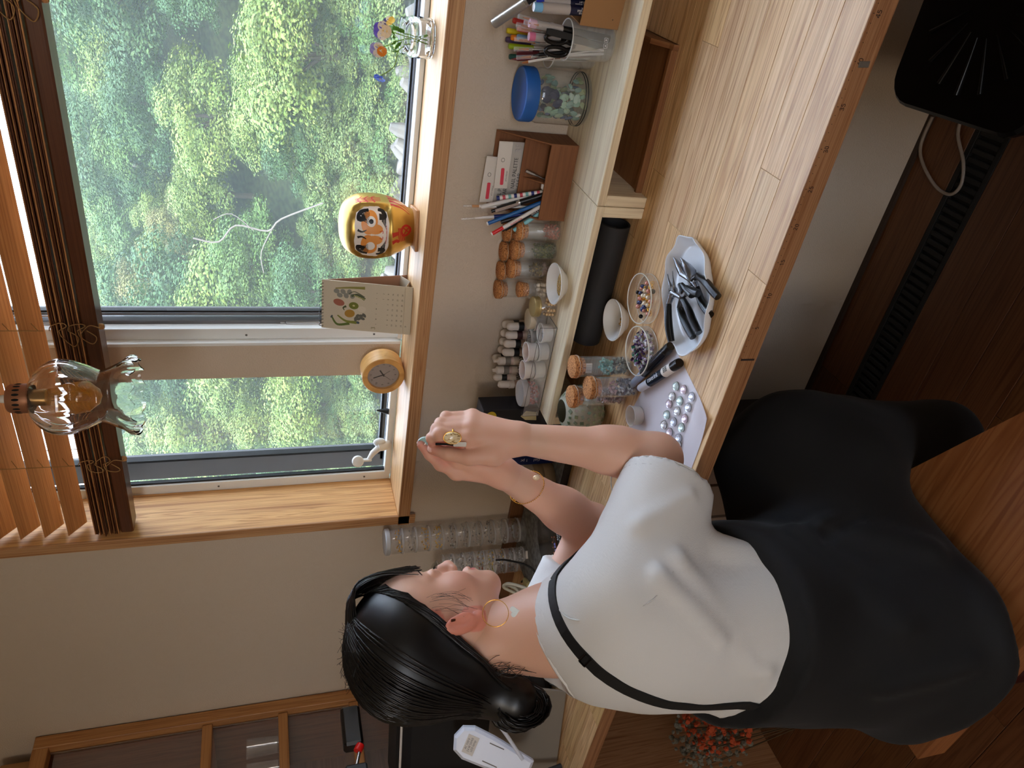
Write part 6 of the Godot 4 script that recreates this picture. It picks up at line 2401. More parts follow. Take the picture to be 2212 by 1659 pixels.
func build_left_desk() -> void:
	var y0 := DESK + 0.0003
	var st := S()
	# grey concrete slab
	var cm: StandardMaterial3D = mat("slab_grey", Color(0.46, 0.45, 0.42), 0.85)
	cm.albedo_texture = noise_tex("concrete_t", 0.04, [[0.3, Color(0.78, 0.76, 0.74)], [0.7, Color(1, 1, 1)]], 5, 256)
	cm.uv1_triplanar = true
	cm.uv1_scale = Vector3(5, 5, 5)
	var o := thing("stone_slab", "grey stone-like slab lying at the back of the desk", "slab", Vector3(-1.195, y0, -1.228))
	o.rotation.y = 0.03
	st = S()
	box(st, Vector3(0, 0.010, 0), Vector3(0.56, 0.020, 0.165), 0.0015)
	obj("slab", st, cm, o)
	st = S()
	box(st, Vector3(0, 0.010, 0.0832), Vector3(0.558, 0.018, 0.0012))
	obj("dark_edge", st, mat("slab_edge", Color(0.18, 0.16, 0.14), 0.7), o)
	# cream tape roll on the slab
	o = thing("tape_roll", "wide cream roll standing on the slab between the two arms", "roll", Vector3(-1.123, y0 + 0.0205, -1.205))
	st = S()
	lathe(st, V2([0.020, 0, 0.043, 0, 0.044, 0.001, 0.044, 0.024, 0.0435, 0.0245, 0.0435, 0.0255, 0.044, 0.026, 0.044, 0.049, 0.043, 0.050, 0.020, 0.050, 0.020, 0]), 40, 0, 0, 0.5)
	obj("roll", st, mat("roll_cream", Color(0.62, 0.54, 0.42), 0.7), o)
	# coiled brown cord behind
	o = thing("brown_coil", "small brown twisted coil seen between the hands and the carton", "coil", Vector3(-1.130, y0 + 0.072, -1.215))
	st = S()
	var c := []
	for i in 70:
		var a := i * 0.55
		c.append(Vector3(cos(a) * 0.012, i * 0.0007, sin(a) * 0.012))
	tube(st, c, 0.0022, 6)
	obj("coil", st, mat("coil_brown", Color(0.32, 0.20, 0.13), 0.6), o)
	# towers of screw-stacked bead boxes
	bead_tower("tall stack of round clear bead boxes with a white lid, farthest left against the wall", Vector3(-1.372, y0, -1.285), 0.0315, 0.0335, 11, true, 1.0)
	bead_tower("slim stack of small round bead boxes standing in front of the tall one", Vector3(-1.412, y0, -1.236), 0.0200, 0.0262, 9, false, 0.0)
	bead_tower("stack of clear bead boxes with red and yellow contents, lowest and nearest the face", Vector3(-1.4700, y0, -1.262), 0.0250, 0.0300, 8, false, 2.0)
	# round black nail lamp
	build_nail_lamp()
	# power strip and cables
	var cream := mat("strip_cream", Color(0.74, 0.68, 0.46), 0.5)
	o = thing("power_strip", "cream power strip with a white plug behind the neck", "power strip", Vector3(-1.500, y0, -1.165), 0.5)
	st = S()
	box(st, Vector3(0, 0.014, 0), Vector3(0.10, 0.028, 0.04), 0.004)
	obj("body", st, cream, o)
	st = S()
	box(st, Vector3(0.02, 0.040, 0), Vector3(0.022, 0.026, 0.026), 0.005)
	obj("plug", st, mat("plug_white", Color(0.80, 0.77, 0.68), 0.45), o)
	var cw := mat("cable_white", Color(0.80, 0.77, 0.68), 0.5)
	st = S()
	tube(st, smooth(V3([-1.480, y0 + 0.055, -1.170, -1.465, y0 + 0.085, -1.180, -1.435, y0 + 0.080, -1.165, -1.415, y0 + 0.040, -1.120, -1.430, y0 + 0.010, -1.075, -1.465, y0 + 0.006, -1.085, -1.475, y0 + 0.030, -1.130, -1.460, y0 + 0.060, -1.170, -1.500, y0 + 0.070, -1.215, -1.540, y0 + 0.050, -1.240]), 6), 0.0042, 8)
	tag(obj("white_cable", st, cw), "thick off-white cable looped around the power strip", "cable")
	st = S()
	tube(st, smooth(V3([-1.450, y0 + 0.098, -1.262, -1.405, y0 + 0.105, -1.220, -1.370, y0 + 0.090, -1.185, -1.365, y0 + 0.040, -1.150, -1.400, y0 + 0.012, -1.120, -1.440, y0 + 0.015, -1.190, -1.520, y0 + 0.012, -1.235]), 6), 0.0026, 7)
	tag(obj("black_cable", st, mat("cable_black", Color(0.02, 0.02, 0.02), 0.5)), "thin black cable arching in front of the bead box stacks", "cable")
	st = S()
	tube(st, smooth(V3([-1.300, y0 + 0.012, -1.072, -1.360, y0 + 0.010, -1.060, -1.430, y0 + 0.020, -1.060, -1.500, y0 + 0.045, -1.100]), 6), 0.0024, 7)
	tag(obj("black_cable", st, mats["cable_black"]), "thin black cable running from the round nail lamp to the power strip", "cable")
	# dish of beads behind the elbow
	o = thing("glass_dish", "round glass dish of coloured beads half hidden by the sleeve", "dish", Vector3(-0.8830, y0, -0.9150))
	st = S()
	lathe(st, V2([0, 0, 0.0435, 0, 0.0445, 0.001, 0.0445, 0.0185, 0.0440, 0.019, 0.0430, 0.0185, 0.0430, 0.0022, 0, 0.0016]), 56)
	obj("dish", st, mats["dish_glass"], o)
	st = S()
	c = []
	for i in 49:
		c.append(Vector3(cos(TAU * i / 48) * 0.0437, 0.0188, sin(TAU * i / 48) * 0.0437))
	tube(st, c, 0.0011, 6, false)
	obj("rim", st, mats["glass_rim"], o)
	heap("mixed_beads", "red, teal and white beads in the dish half hidden by the sleeve", o.position + Vector3(0, 0.002, 0), 0.038, 0.009, 150, 0.0030, [Color(0.72, 0.2, 0.18), Color(0.3, 0.5, 0.55), Color(0.8, 0.78, 0.74), Color(0.5, 0.54, 0.5)], mats["gloss_beads"], 0.1, true)


func bead_tower(label: String, at: Vector3, r: float, h: float, n: int, cap: bool, kind: float) -> void:
	var o := thing("bead_tower", label, "bead boxes", at)
	var cl := pane("tower_plastic", Color(0.86, 0.85, 0.84), 0.16)
	var rimm := pane("tower_rim", Color(0.80, 0.79, 0.78), 0.45)
	var bm: Material = mats["gloss_beads"]
	for i in n:
		var st := S()
		X = Transform3D(Basis(), Vector3(0, i * h, 0))
		lathe(st, V2([0, 0.0008, r * 0.94, 0.0008, r, 0.003, r, h - 0.004, r * 0.93, h - 0.003, r * 0.93, h]), 32)
		var b := obj("bead_box", st, cl, o)
		st = S()
		X = Transform3D(Basis(), Vector3(0, i * h, 0))
		lathe(st, V2([r * 1.0, 0.0, r * 1.035, 0.0008, r * 1.035, 0.0048, r, 0.0056]), 32)
		obj("screw_rim", st, rimm, b)
		st = S()
		var cols := [Color(0.80, 0.62, 0.24), Color(0.70, 0.70, 0.68)]
		if kind == 1.0:
			cols = [[Color(0.35, 0.32, 0.28)], [Color(0.45, 0.36, 0.2)], [Color(0.72, 0.70, 0.66)], [Color(0.3, 0.3, 0.3), Color(0.7, 0.7, 0.7)], [Color(0.62, 0.60, 0.57)], [Color(0.60, 0.58, 0.55)], [Color(0.36, 0.34, 0.32), Color(0.75, 0.73, 0.7)], [Color(0.85, 0.66, 0.22)], [Color(0.85, 0.64, 0.20)], [Color(0.62, 0.60, 0.56)], [Color(0.90, 0.66, 0.18), Color(0.8, 0.6, 0.2)]][i]
		elif kind == 2.0:
			cols = [[Color(0.5, 0.48, 0.45)], [Color(0.42, 0.46, 0.48)], [Color(0.45, 0.42, 0.36)], [Color(0.62, 0.60, 0.20)], [Color(0.62, 0.22, 0.18)], [Color(0.8, 0.78, 0.74)], [Color(0.66, 0.64, 0.6)], [Color(0.7, 0.68, 0.64)]][i]
		elif i in [1, 2, 6, 7, 8]:
			cols = [Color(0.66, 0.66, 0.66), Color(0.45, 0.45, 0.46)]
		for k in 26 if r > 0.022 else 18:
			var a := TAU * k / 26.0 * (1.0 if r > 0.022 else 1.44) + rv(-0.1, 0.1)
			var q := r * rv(0.74, 0.88)
			tint = L((cols[k % cols.size()] as Color) * rv(0.8, 1.15))
			X = Transform3D(Basis.from_euler(Vector3(rv(0, 6), rv(0, 6), 0)), Vector3(cos(a) * q, i * h + 0.004 + rng.randf() * h * 0.34, sin(a) * q))
			lump(st, Vector3.ZERO, Vector3(0.0030, 0.0016, 0.0022) * rv(0.7, 1.2), 0.3, 5, 3)
		tag(obj("beads", st, bm, b), "", "", "", "stuff")
	var st2 := S()
	X = Transform3D(Basis(), Vector3(0, n * h, 0))
	lathe(st2, V2([r * 1.0, 0, r * 1.05, 0.001, r * 1.05, 0.010 if cap else 0.004, r * 0.98, 0.012 if cap else 0.005, 0, 0.012 if cap else 0.005]), 32)
	obj("lid", st2, mat("tower_lid", Color(0.72, 0.72, 0.72), 0.4) if cap else rimm, o)
	if kind == 0.0:
		st2 = S()
		X = Transform3D(look(Vector3(0.8, 0, 0.9)), Vector3(0, 0.016, 0) + Vector3(0.8, 0, 0.9).normalized() * (r + 0.0006))
		box(st2, Vector3.ZERO, Vector3(0.020, 0.020, 0.0004))
		obj("label", st2, mats["packet_paper"], o)


func build_nail_lamp() -> void:
	var y0 := DESK + 0.0003
	var o := thing("nail_lamp", "round black and white nail lamp half hidden behind the forearm", "lamp", Vector3(-1.165, y0, -1.055))
	o.rotation.y = 0.9
	var st := S()
	lathe(st, V2([0, 0.002, 0.098, 0.002, 0.104, 0.008, 0.106, 0.020, 0.104, 0.032, 0.100, 0.034]), 64)
	obj("body", st, mat("lamp_white", Color(0.82, 0.83, 0.88), 0.25), o)
	st = S()
	lathe(st, V2([0.1045, 0.030, 0.106, 0.034, 0.104, 0.042, 0.097, 0.052, 0.085, 0.058, 0.0, 0.061]), 64, 0, 0, 0.6)
	obj("top", st, mat("lamp_black", Color(0.03, 0.032, 0.034), 0.18), o)
	var c := []
	st = S()
	for i in 49:
		c.append(Vector3(cos(TAU * i / 48) * 0.1015, 0.0475, sin(TAU * i / 48) * 0.1015))
	tube(st, c, 0.0022, 6, false)
	obj("rim_line", st, mat("lamp_grey", Color(0.15, 0.15, 0.15), 0.4), o)
	var wp := white_print()
	var copper := mat("rose_gold", Color(0.75, 0.50, 0.38), 0.2, 0.9)
	# display window, buttons and lettering face the sitter
	st = S()
	X = Transform3D(Basis(Vector3.RIGHT, -PI / 2), Vector3(-0.020, 0.0600, 0.030))
	prism(st, round_rect(0.046, 0.016, 0.0078, 6), 0.0010)
	obj("display_frame", st, copper, o)
	st = S()
	X = Transform3D(Basis(Vector3.RIGHT, -PI / 2), Vector3(-0.020, 0.0606, 0.030))
	prism(st, round_rect(0.040, 0.011, 0.005, 6), 0.0008)
	obj("display", st, mats["lamp_black"], o)
	text(o, "print", "188", 0.008, Transform3D(Basis(Vector3.RIGHT, -PI / 2), Vector3(-0.020, 0.0616, 0.030)), mat("digit_blue", Color(0.62, 0.62, 0.95), 0.3))
	for k in 5:
		st = S()
		ball(st, Vector3(-0.042 + k * 0.011, 0.0600, 0.014), Vector3(0.0022, 0.0012, 0.0022), 10, 6)
		obj("button", st, copper, o)
	text(o, "print", "SUNmini", 0.0072, Transform3D(Basis(Vector3.RIGHT, -PI / 2), Vector3(0.012, 0.0606, 0.050)), wp, "Droid Sans", 700)
	text(o, "print", "LED smart nail lamp", 0.0050, Transform3D(Basis(Vector3.RIGHT, -PI / 2), Vector3(0.012, 0.0604, 0.060)), wp)


const PLIERS := [
	{"piv": [-0.4523, 0.014, -0.9041], "lift": 0.0, "jaw_w": 0.006, "jaws": [[-0.4414, 0.022, -0.9622, -0.4462, 0.02, -0.9408, -0.4516, 0.018, -0.9253, -0.4521, 0.015, -0.9121, -0.4523, 0.014, -0.9041], [-0.4341, 0.02, -0.9454, -0.4371, 0.019, -0.9252, -0.4419, 0.017, -0.9118, -0.4488, 0.015, -0.9057, -0.4523, 0.014, -0.9041]], "grips": [[-0.4385, 0.016, -0.8937, -0.4345, 0.019, -0.8638, -0.4375, 0.018, -0.843, -0.44, 0.016, -0.8273], [-0.4575, 0.012, -0.8893, -0.4689, 0.011, -0.873, -0.4741, 0.011, -0.8536, -0.4754, 0.011, -0.837]]},
	{"piv": [-0.4887, 0.022, -0.9343], "lift": 0.0, "jaw_w": 0.003, "jaws": [[-0.469, 0.026, -0.9584, -0.4765, 0.025, -0.9512, -0.4822, 0.024, -0.942, -0.4887, 0.022, -0.9343], [-0.4575, 0.026, -0.9472, -0.4684, 0.025, -0.941, -0.478, 0.024, -0.9339, -0.4887, 0.022, -0.9343]], "grips": [[-0.5108, 0.022, -0.936, -0.5281, 0.024, -0.9227, -0.5439, 0.024, -0.9098, -0.5583, 0.022, -0.8972], [-0.4849, 0.02, -0.9078, -0.4918, 0.019, -0.8853, -0.5027, 0.017, -0.8654, -0.5111, 0.015, -0.8445]]},
	{"piv": [-0.4686, 0.026, -0.8991], "lift": 0.0, "jaw_w": 0.0055, "jaws": [[-0.4631, 0.03, -0.912, -0.4643, 0.029, -0.9046, -0.4678, 0.027, -0.8976], [-0.4597, 0.03, -0.9069, -0.4621, 0.028, -0.895, -0.4626, 0.027, -0.8742]], "grips": [[-0.4607, 0.027, -0.895, -0.4578, 0.027, -0.88, -0.4557, 0.026, -0.8695, -0.4543, 0.025, -0.8641], [-0.5073, 0.012, -0.9185, -0.5175, 0.01, -0.9042, -0.5254, 0.009, -0.8836, -0.5309, 0.008, -0.8648]]},
]
const CABS := [
	[-0.6296, -0.8727],
	[-0.6207, -0.8505],
	[-0.6170, -0.8251],
	[-0.6509, -0.8742],
	[-0.6432, -0.8504],
	[-0.6672, -0.8753],
	[-0.6374, -0.8246],
	[-0.6621, -0.8484],
	[-0.6874, -0.8718],
	[-0.6588, -0.8231],
	[-0.6843, -0.8481],
	[-0.7078, -0.8706],
	[-0.6773, -0.8236],
	[-0.7070, -0.8489],
	[-0.6974, -0.8212],
	[-0.7077, -0.8154],
]


# ---------------------------------------------------------------- smooth bodies from joined limbs
class Field:
	var o: Vector3
	var nx: int
	var ny: int
	var nz: int
	var c: float
	var f := PackedFloat32Array()

	func _init(lo: Vector3, hi: Vector3, cell: float) -> void:
		o = lo
		c = cell
		nx = int((hi.x - lo.x) / cell) + 2
		ny = int((hi.y - lo.y) / cell) + 2
		nz = int((hi.z - lo.z) / cell) + 2
		f.resize(nx * ny * nz)
		f.fill(1.0)

	func span(lo: Vector3, hi: Vector3) -> Array:
		var a := ((lo - o) / c).floor()
		var b := ((hi - o) / c).ceil()
		return [maxi(0, int(a.x)), mini(nx - 1, int(b.x)), maxi(0, int(a.y)), mini(ny - 1, int(b.y)), maxi(0, int(a.z)), mini(nz - 1, int(b.z))]

	func mix(i: int, d: float, k: float, cut: bool) -> void:
		var v := f[i]
		if cut:
			d = -d
			var h := maxf(k - absf(v - d), 0.0) / k
			f[i] = maxf(v, d) + h * h * k * 0.25
		else:
			var h := maxf(k - absf(v - d), 0.0) / k
			f[i] = minf(v, d) - h * h * k * 0.25

	# tapered limb between two joints
	func limb(a: Vector3, b: Vector3, ra: float, rb: float, k := 0.02, cut := false) -> void:
		var m := maxf(ra, rb) + k + c * 2.0
		var s := span(a.min(b) - Vector3.ONE * m, a.max(b) + Vector3.ONE * m)
		var ab := b - a
		var l2 := maxf(ab.length_squared(), 1e-9)
		for z in range(s[4], s[5] + 1):
			for y in range(s[2], s[3] + 1):
				var i := (z * ny + y) * nx
				for x in range(s[0], s[1] + 1):
					var p := o + Vector3(x, y, z) * c
					var t := clampf((p - a).dot(ab) / l2, 0.0, 1.0)
					mix(i + x, p.distance_to(a + ab * t) - lerpf(ra, rb, t), k, cut)

	# ellipsoid with its own axes
	func egg(q: Vector3, bs: Basis, r: Vector3, k := 0.02, cut := false) -> void:
		var e := Vector3(absf(bs.x.x) * r.x + absf(bs.y.x) * r.y + absf(bs.z.x) * r.z, absf(bs.x.y) * r.x + absf(bs.y.y) * r.y + absf(bs.z.y) * r.z, absf(bs.x.z) * r.x + absf(bs.y.z) * r.y + absf(bs.z.z) * r.z)
		var m := Vector3.ONE * (k + c * 2.0) + e
		var s := span(q - m, q + m)
		for z in range(s[4], s[5] + 1):
			for y in range(s[2], s[3] + 1):
				var i := (z * ny + y) * nx
				for x in range(s[0], s[1] + 1):
					var p := o + Vector3(x, y, z) * c - q
					var l := Vector3(p.dot(bs.x), p.dot(bs.y), p.dot(bs.z)) / r
					var k0 := l.length()
					var k1 := (l / r).length()
					mix(i + x, k0 * (k0 - 1.0) / maxf(k1, 1e-6), k, cut)

	# keep only the side that n points away from
	func slice(q: Vector3, n: Vector3) -> void:
		for z in nz:
			for y in ny:
				var i := (z * ny + y) * nx
				for x in nx:
					f[i + x] = maxf(f[i + x], (o + Vector3(x, y, z) * c - q).dot(n))

	func at(p: Vector3) -> float:
		var g := (p - o) / c
		var x := clampi(int(g.x), 0, nx - 2)
		var y := clampi(int(g.y), 0, ny - 2)
		var z := clampi(int(g.z), 0, nz - 2)
		var u := g - Vector3(x, y, z)
		var i := (z * ny + y) * nx + x
		var j := i + nx * ny
		return lerpf(lerpf(lerpf(f[i], f[i + 1], u.x), lerpf(f[i + nx], f[i + nx + 1], u.x), u.y), lerpf(lerpf(f[j], f[j + 1], u.x), lerpf(f[j + nx], f[j + nx + 1], u.x), u.y), u.z)

	func grad(p: Vector3) -> Vector3:
		var e := c * 0.7
		return Vector3(at(p + Vector3(e, 0, 0)) - at(p - Vector3(e, 0, 0)), at(p + Vector3(0, e, 0)) - at(p - Vector3(0, e, 0)), at(p + Vector3(0, 0, e)) - at(p - Vector3(0, 0, e))).normalized()

	# nearest place on the surface, h above it
	func onto(p: Vector3, h := 0.0) -> Vector3:
		for i in 8:
			p -= grad(p) * clampf(at(p) - h, -0.01, 0.01) * 0.8
		return p


func skin_over(st: SurfaceTool, F: Field, tone: Callable, xf := Transform3D(), wrinkle := 0.0, wn: FastNoiseLite = null) -> void:
	var nx := F.nx
	var ny := F.ny
	var nz := F.nz
	var f := F.f
	var idx := {}
	var P := PackedVector3Array()
	var sx := 1
	var sy := nx
	var sz := nx * ny
	var ce := [[0, 1], [2, 3], [4, 5], [6, 7], [0, 2], [1, 3], [4, 6], [5, 7], [0, 4], [1, 5], [2, 6], [3, 7]]
	for z in nz - 1:
		for y in ny - 1:
			var i := (z * ny + y) * nx
			for x in nx - 1:
				var j := i + x
				var a := f[j]
				if a > F.c * 2.0 or a < -F.c * 2.0:
					continue
				var v := [a, f[j + 1], f[j + sy], f[j + sy + 1], f[j + sz], f[j + sz + 1], f[j + sz + sy], f[j + sz + sy + 1]]
				var m := 0
				for k in 8:
					if v[k] < 0.0:
						m |= 1 << k
				if m == 0 or m == 255:
					continue
				var q := Vector3.ZERO
				var cnt := 0
				for e in ce:
					var va: float = v[e[0]]
					var vb: float = v[e[1]]
					if (va < 0.0) != (vb < 0.0):
						var t := va / (va - vb)
						q += Vector3(e[0] & 1, (e[0] >> 1) & 1, e[0] >> 2).lerp(Vector3(e[1] & 1, (e[1] >> 1) & 1, e[1] >> 2), t)
						cnt += 1
				idx[j] = P.size()
				P.append(F.o + (Vector3(x, y, z) + q / cnt) * F.c)
	var N := PackedVector3Array()
	for p in P:
		N.append(F.grad(p))
	if wn:
		for i in P.size():
			P[i] += N[i] * wn.get_noise_3dv(P[i]) * wrinkle
	var flip := [[sx, sy, sz], [sy, sz, sx], [sz, sx, sy]]
	for j in idx:
		for ax in 3:
			var e: int = flip[ax][0]
			var u: int = flip[ax][1]
			var w: int = flip[ax][2]
			if j + e >= f.size() or (f[j] < 0.0) == (f[j + e] < 0.0):
				continue
			if not (idx.has(j - u) and idx.has(j - w) and idx.has(j - u - w)):
				continue
			var q := [idx[j - u - w], idx[j - w], idx[j], idx[j - u]]
			if f[j] >= 0.0:
				q.reverse()
			for k in [0, 2, 1, 0, 3, 2]:
				var id: int = q[k]
				tint = tone.call(P[id], N[id])
				st.set_normal((xf.basis * N[id]).normalized())
				st.set_uv(Vector2(P[id].x, P[id].y))
				st.set_color(tint)
				st.add_vertex(xf * P[id])


func build_person() -> void:
	var o := thing("person", "woman in a white T-shirt and black pinafore dress sitting sideways, holding up a glass piece", "person")
	# axes: rt to her right, fw where the body faces
	var rt := Vector3(0.866, 0, 0.5)
	var fw := Vector3(0.5, 0, -0.866)
	var TB := Basis(rt, Vector3.UP, rt.cross(Vector3.UP))
	var lean := Basis(rt, -0.22) * TB
	# head: +z face, +y crown, -x her right
	var hx := Transform3D(Basis.from_euler(Vector3(0.0108, 2.735, 0.0968)), Vector3(-0.9363, 1.1516, -0.6862))
	var sk := mat("skin", Color(1, 1, 1), 0.5)
	sk.subsurf_scatter_enabled = true
	sk.subsurf_scatter_strength = 0.10
	var base := L(Color(0.86, 0.665, 0.56))
	var rosy := L(Color(0.84, 0.56, 0.48))
	var NB := Vector3(-0.905, 0.985, -0.640)
	var SR := Vector3(-0.765, 0.935, -0.585)
	var SL := Vector3(-1.035, 0.940, -0.725)
	var ER := Vector3(-0.678, 0.8147, -0.759)
	var EL := Vector3(-0.8767, 0.8569, -0.8095)
	var wr := Vector3(HR_WRIST[0], HR_WRIST[1], HR_WRIST[2])
	var wl := Vector3(HL_WRIST[0], HL_WRIST[1], HL_WRIST[2])
	var hipc := Vector3(-0.875, 0.535, -0.545)
	var hr := hipc + rt * 0.085
	var hl := hipc - rt * 0.085
	var kR := Vector3(-0.672, 0.545, -0.785)
	var kL := Vector3(-0.780, 0.545, -0.825)
	# ---- body, arms, hands and head in one skin
	var st := S()
	var skin_tone := func(p: Vector3, n: Vector3) -> Color: return base
	var B := Field.new(Vector3(-1.2, 0.0, -1.02), Vector3(-0.55, 1.12, -0.36), 0.0095)
	B.egg(Vector3(-0.868, 0.86, -0.60), lean, Vector3(0.135, 0.14, 0.085))
	B.egg(Vector3(-0.862, 0.70, -0.585), TB, Vector3(0.125, 0.13, 0.085), 0.05)
	B.egg(hipc, TB, Vector3(0.165, 0.10, 0.11), 0.05)
	B.limb(NB + Vector3(0.01, -0.05, 0.0), hx * Vector3(0, -0.045, -0.022), 0.060, 0.052, 0.04)
	B.limb(NB, SR, 0.050, 0.043, 0.04)
	B.limb(NB, SL, 0.050, 0.043, 0.04)
	B.limb(hr, kR, 0.080, 0.056, 0.03)
	B.limb(hl, kL, 0.080, 0.056, 0.03)
	for e in [[kR, Vector3(-0.72, 0.21, -0.80)], [kL, Vector3(-0.77, 0.21, -0.82)]]:
		B.limb(e[0], e[1], 0.050, 0.034, 0.02)
		B.limb(e[1] + Vector3(0, -0.03, 0), e[1] + Vector3(-0.01, -0.02, 0.06), 0.034, 0.028, 0.02)
	skin_over(st, B, skin_tone)
	var A := Field.new(Vector3(-1.08, 0.74, -0.89), Vector3(-0.615, 1.09, -0.53), 0.0055)
	A.limb(SR, ER + Vector3(-0.004, 0.006, 0.008), 0.046, 0.0385, 0.03)
	A.limb(SL, EL, 0.046, 0.040, 0.03)
	A.limb(ER, ER.lerp(wr, 0.35), 0.0355, 0.0345, 0.018)
	A.limb(ER.lerp(wr, 0.30), wr, 0.0345, 0.0235, 0.02)
	A.limb(EL, EL.lerp(wl, 0.35), 0.036, 0.0345, 0.018)
	A.limb(EL.lerp(wl, 0.30), wl, 0.0345, 0.0235, 0.02)
	A.limb(NB, SR, 0.048, 0.043, 0.03)
	skin_over(st, A, skin_tone)
	# hands
	var nails := []
	for side in 2:
		var HH: Array = HR if side == 0 else HL
		var TH: Array = HR_TH if side == 0 else HL_TH
		var w := wr if side == 0 else wl
		var far := ER if side == 0 else EL
		var H := Field.new(Vector3(-0.80, 0.985, -0.915), Vector3(-0.635, 1.185, -0.775), 0.0027)
		var sc: float = 1.0
		H.limb(far.lerp(w, 0.80), w, 0.0258, 0.0232, 0.012)
		var rr := [0.0100, 0.0100, 0.0094, 0.0084]
		for i in 4:
			var j := V3(HH[i])
			var r: float = rr[i] * (0.93 if side == 0 else 0.96)
			H.limb(w.lerp(j[0], 0.05), j[0], 0.0185, r * 1.22, 0.012)
			H.limb(j[0], j[1], r * 1.12, r * 0.98, 0.005)
			H.limb(j[1], j[2], r * 0.98, r * 0.86, 0.004)
			H.limb(j[2], j[3], r * 0.86, r * 0.70, 0.004)
			H.egg(j[0], Basis(), Vector3.ONE * r * 1.22, 0.006)
			H.egg(j[1], Basis(), Vector3.ONE * r * 1.05, 0.004)
			nails.append([j[2], j[3], r * 0.72, side, H])
		var t := V3(TH)
		H.limb(w, t[0], 0.019, 0.0165, 0.012)
		H.limb(t[0], t[1], 0.0160, 0.0112, 0.010)
		H.limb(t[1], t[2], 0.0112, 0.0102, 0.005)
		H.limb(t[2], t[3], 0.0100, 0.0080, 0.004)
		nails.append([t[2], t[3], 0.0078, side, H])
		var tips := []
		for i in 4:
			tips.append(Vector3(HH[i][9], HH[i][10], HH[i][11]))
		tips.append(t[3])
		var ht := func(p: Vector3, n: Vector3) -> Color:
			var d := 1.0
			for q in tips:
				d = minf(d, p.distance_to(q))
			return rosy.lerp(base, smoothstep(0.006, 0.030, d) * 0.75 + 0.15)
		skin_over(st, H, ht)
	# head
	var HF := Field.new(Vector3(-0.096, -0.128, -0.120), Vector3(0.092, 0.135, 0.122), 0.0034)
	HF.egg(Vector3(0, 0.035, -0.012), Basis(), Vector3(0.073, 0.085, 0.094))
	HF.egg(Vector3(0, 0.032, 0.032), Basis(), Vector3(0.061, 0.056, 0.056), 0.02)
	HF.egg(Vector3(0, -0.030, 0.026), Basis(), Vector3(0.059, 0.064, 0.060), 0.02)
	for s: float in [-1.0, 1.0]:
		HF.egg(Vector3(s * 0.035, -0.036, 0.050), Basis(), Vector3(0.026, 0.028, 0.027), 0.02)
		HF.limb(Vector3(s * 0.052, -0.045, -0.002), Vector3(s * 0.012, -0.094, 0.062), 0.021, 0.018, 0.022)
		HF.limb(Vector3(s * 0.012, 0.017, 0.083), Vector3(s * 0.044, 0.015, 0.068), 0.0065, 0.006, 0.012)
		HF.egg(Vector3(s * 0.031, -0.003, 0.093), Basis(), Vector3(0.019, 0.011, 0.013), 0.012, true)
		HF.egg(Vector3(s * 0.031, -0.003, 0.0735), Basis(), Vector3.ONE * 0.0118, 0.004)
		# half closed lids
		HF.egg(Vector3(s * 0.031, 0.002, 0.0765), Basis(), Vector3(0.0145, 0.0065, 0.0105), 0.003)
		HF.egg(Vector3(s * 0.0105, -0.0415, 0.0905), Basis(), Vector3(0.0072, 0.0060, 0.0085), 0.006)
	HF.egg(Vector3(0, -0.098, 0.067), Basis(), Vector3(0.019, 0.015, 0.018), 0.018)
	HF.egg(Vector3(0, -0.069, 0.072), Basis(), Vector3(0.026, 0.020, 0.018), 0.014)
	HF.limb(Vector3(0, 0.004, 0.0845), Vector3(0, -0.035, 0.0995), 0.0066, 0.0092, 0.012)
	HF.egg(Vector3(0, -0.0375, 0.1000), Basis(), Vector3(0.0088, 0.0075, 0.0085), 0.006)
	HF.egg(Vector3(0, -0.0650, 0.0895), Basis(), Vector3(0.0185, 0.0050, 0.0068), 0.004)
	HF.egg(Vector3(0, -0.0755, 0.0875), Basis(), Vector3(0.0155, 0.0058, 0.0068), 0.004)
	HF.limb(Vector3(0, -0.05, -0.02), Vector3(0, -0.16, -0.03), 0.050, 0.054, 0.03)
	for s: float in [-1.0, 1.0]:
		var eb := Basis.from_euler(Vector3(-0.25, s * 0.45, 0))
		HF.egg(Vector3(s * 0.0745, -0.020, -0.010), eb, Vector3(0.0075, 0.026, 0.0150), 0.004)
		HF.egg(Vector3(s * 0.0830, -0.018, -0.006), eb, Vector3(0.0050, 0.0185, 0.0092), 0.003, true)
		HF.egg(Vector3(s * 0.0770, -0.024, 0.001), eb, Vector3(0.0050, 0.008, 0.0045), 0.004)
		HF.egg(Vector3(s * 0.0750, -0.050, 0.000), Basis(), Vector3(0.0055, 0.0085, 0.0080), 0.005)
	var lip := L(Color(0.80, 0.44, 0.42))
	var htone := func(p: Vector3, n: Vector3) -> Color:
		var c := base
		var cheek := exp(-(p - Vector3(signf(p.x) * 0.047, -0.038, 0.062)).length_squared() / 0.0010)
		c = c.lerp(rosy, cheek * 0.45)
		if absf(p.x) > 0.066 and p.z < 0.015:
			c = c.lerp(L(Color(0.86, 0.50, 0.42)), 0.75)
		c = c.lerp(rosy, 0.5 * exp(-(p - Vector3(0, -0.04, 0.105)).length_squared() / 0.0002))
		var lp := Vector2(p.x / 0.020, (p.y + 0.0705) / 0.0105).length()
		if p.z > 0.076 and lp < 1.0:
			c = c.lerp(lip, smoothstep(1.0, 0.75, lp))
		return c
	skin_over(st, HF, htone, hx)
	obj("body", st, sk, o)
	# nails
	var nm := mat("nail", Color(0.93, 0.74, 0.68), 0.2)
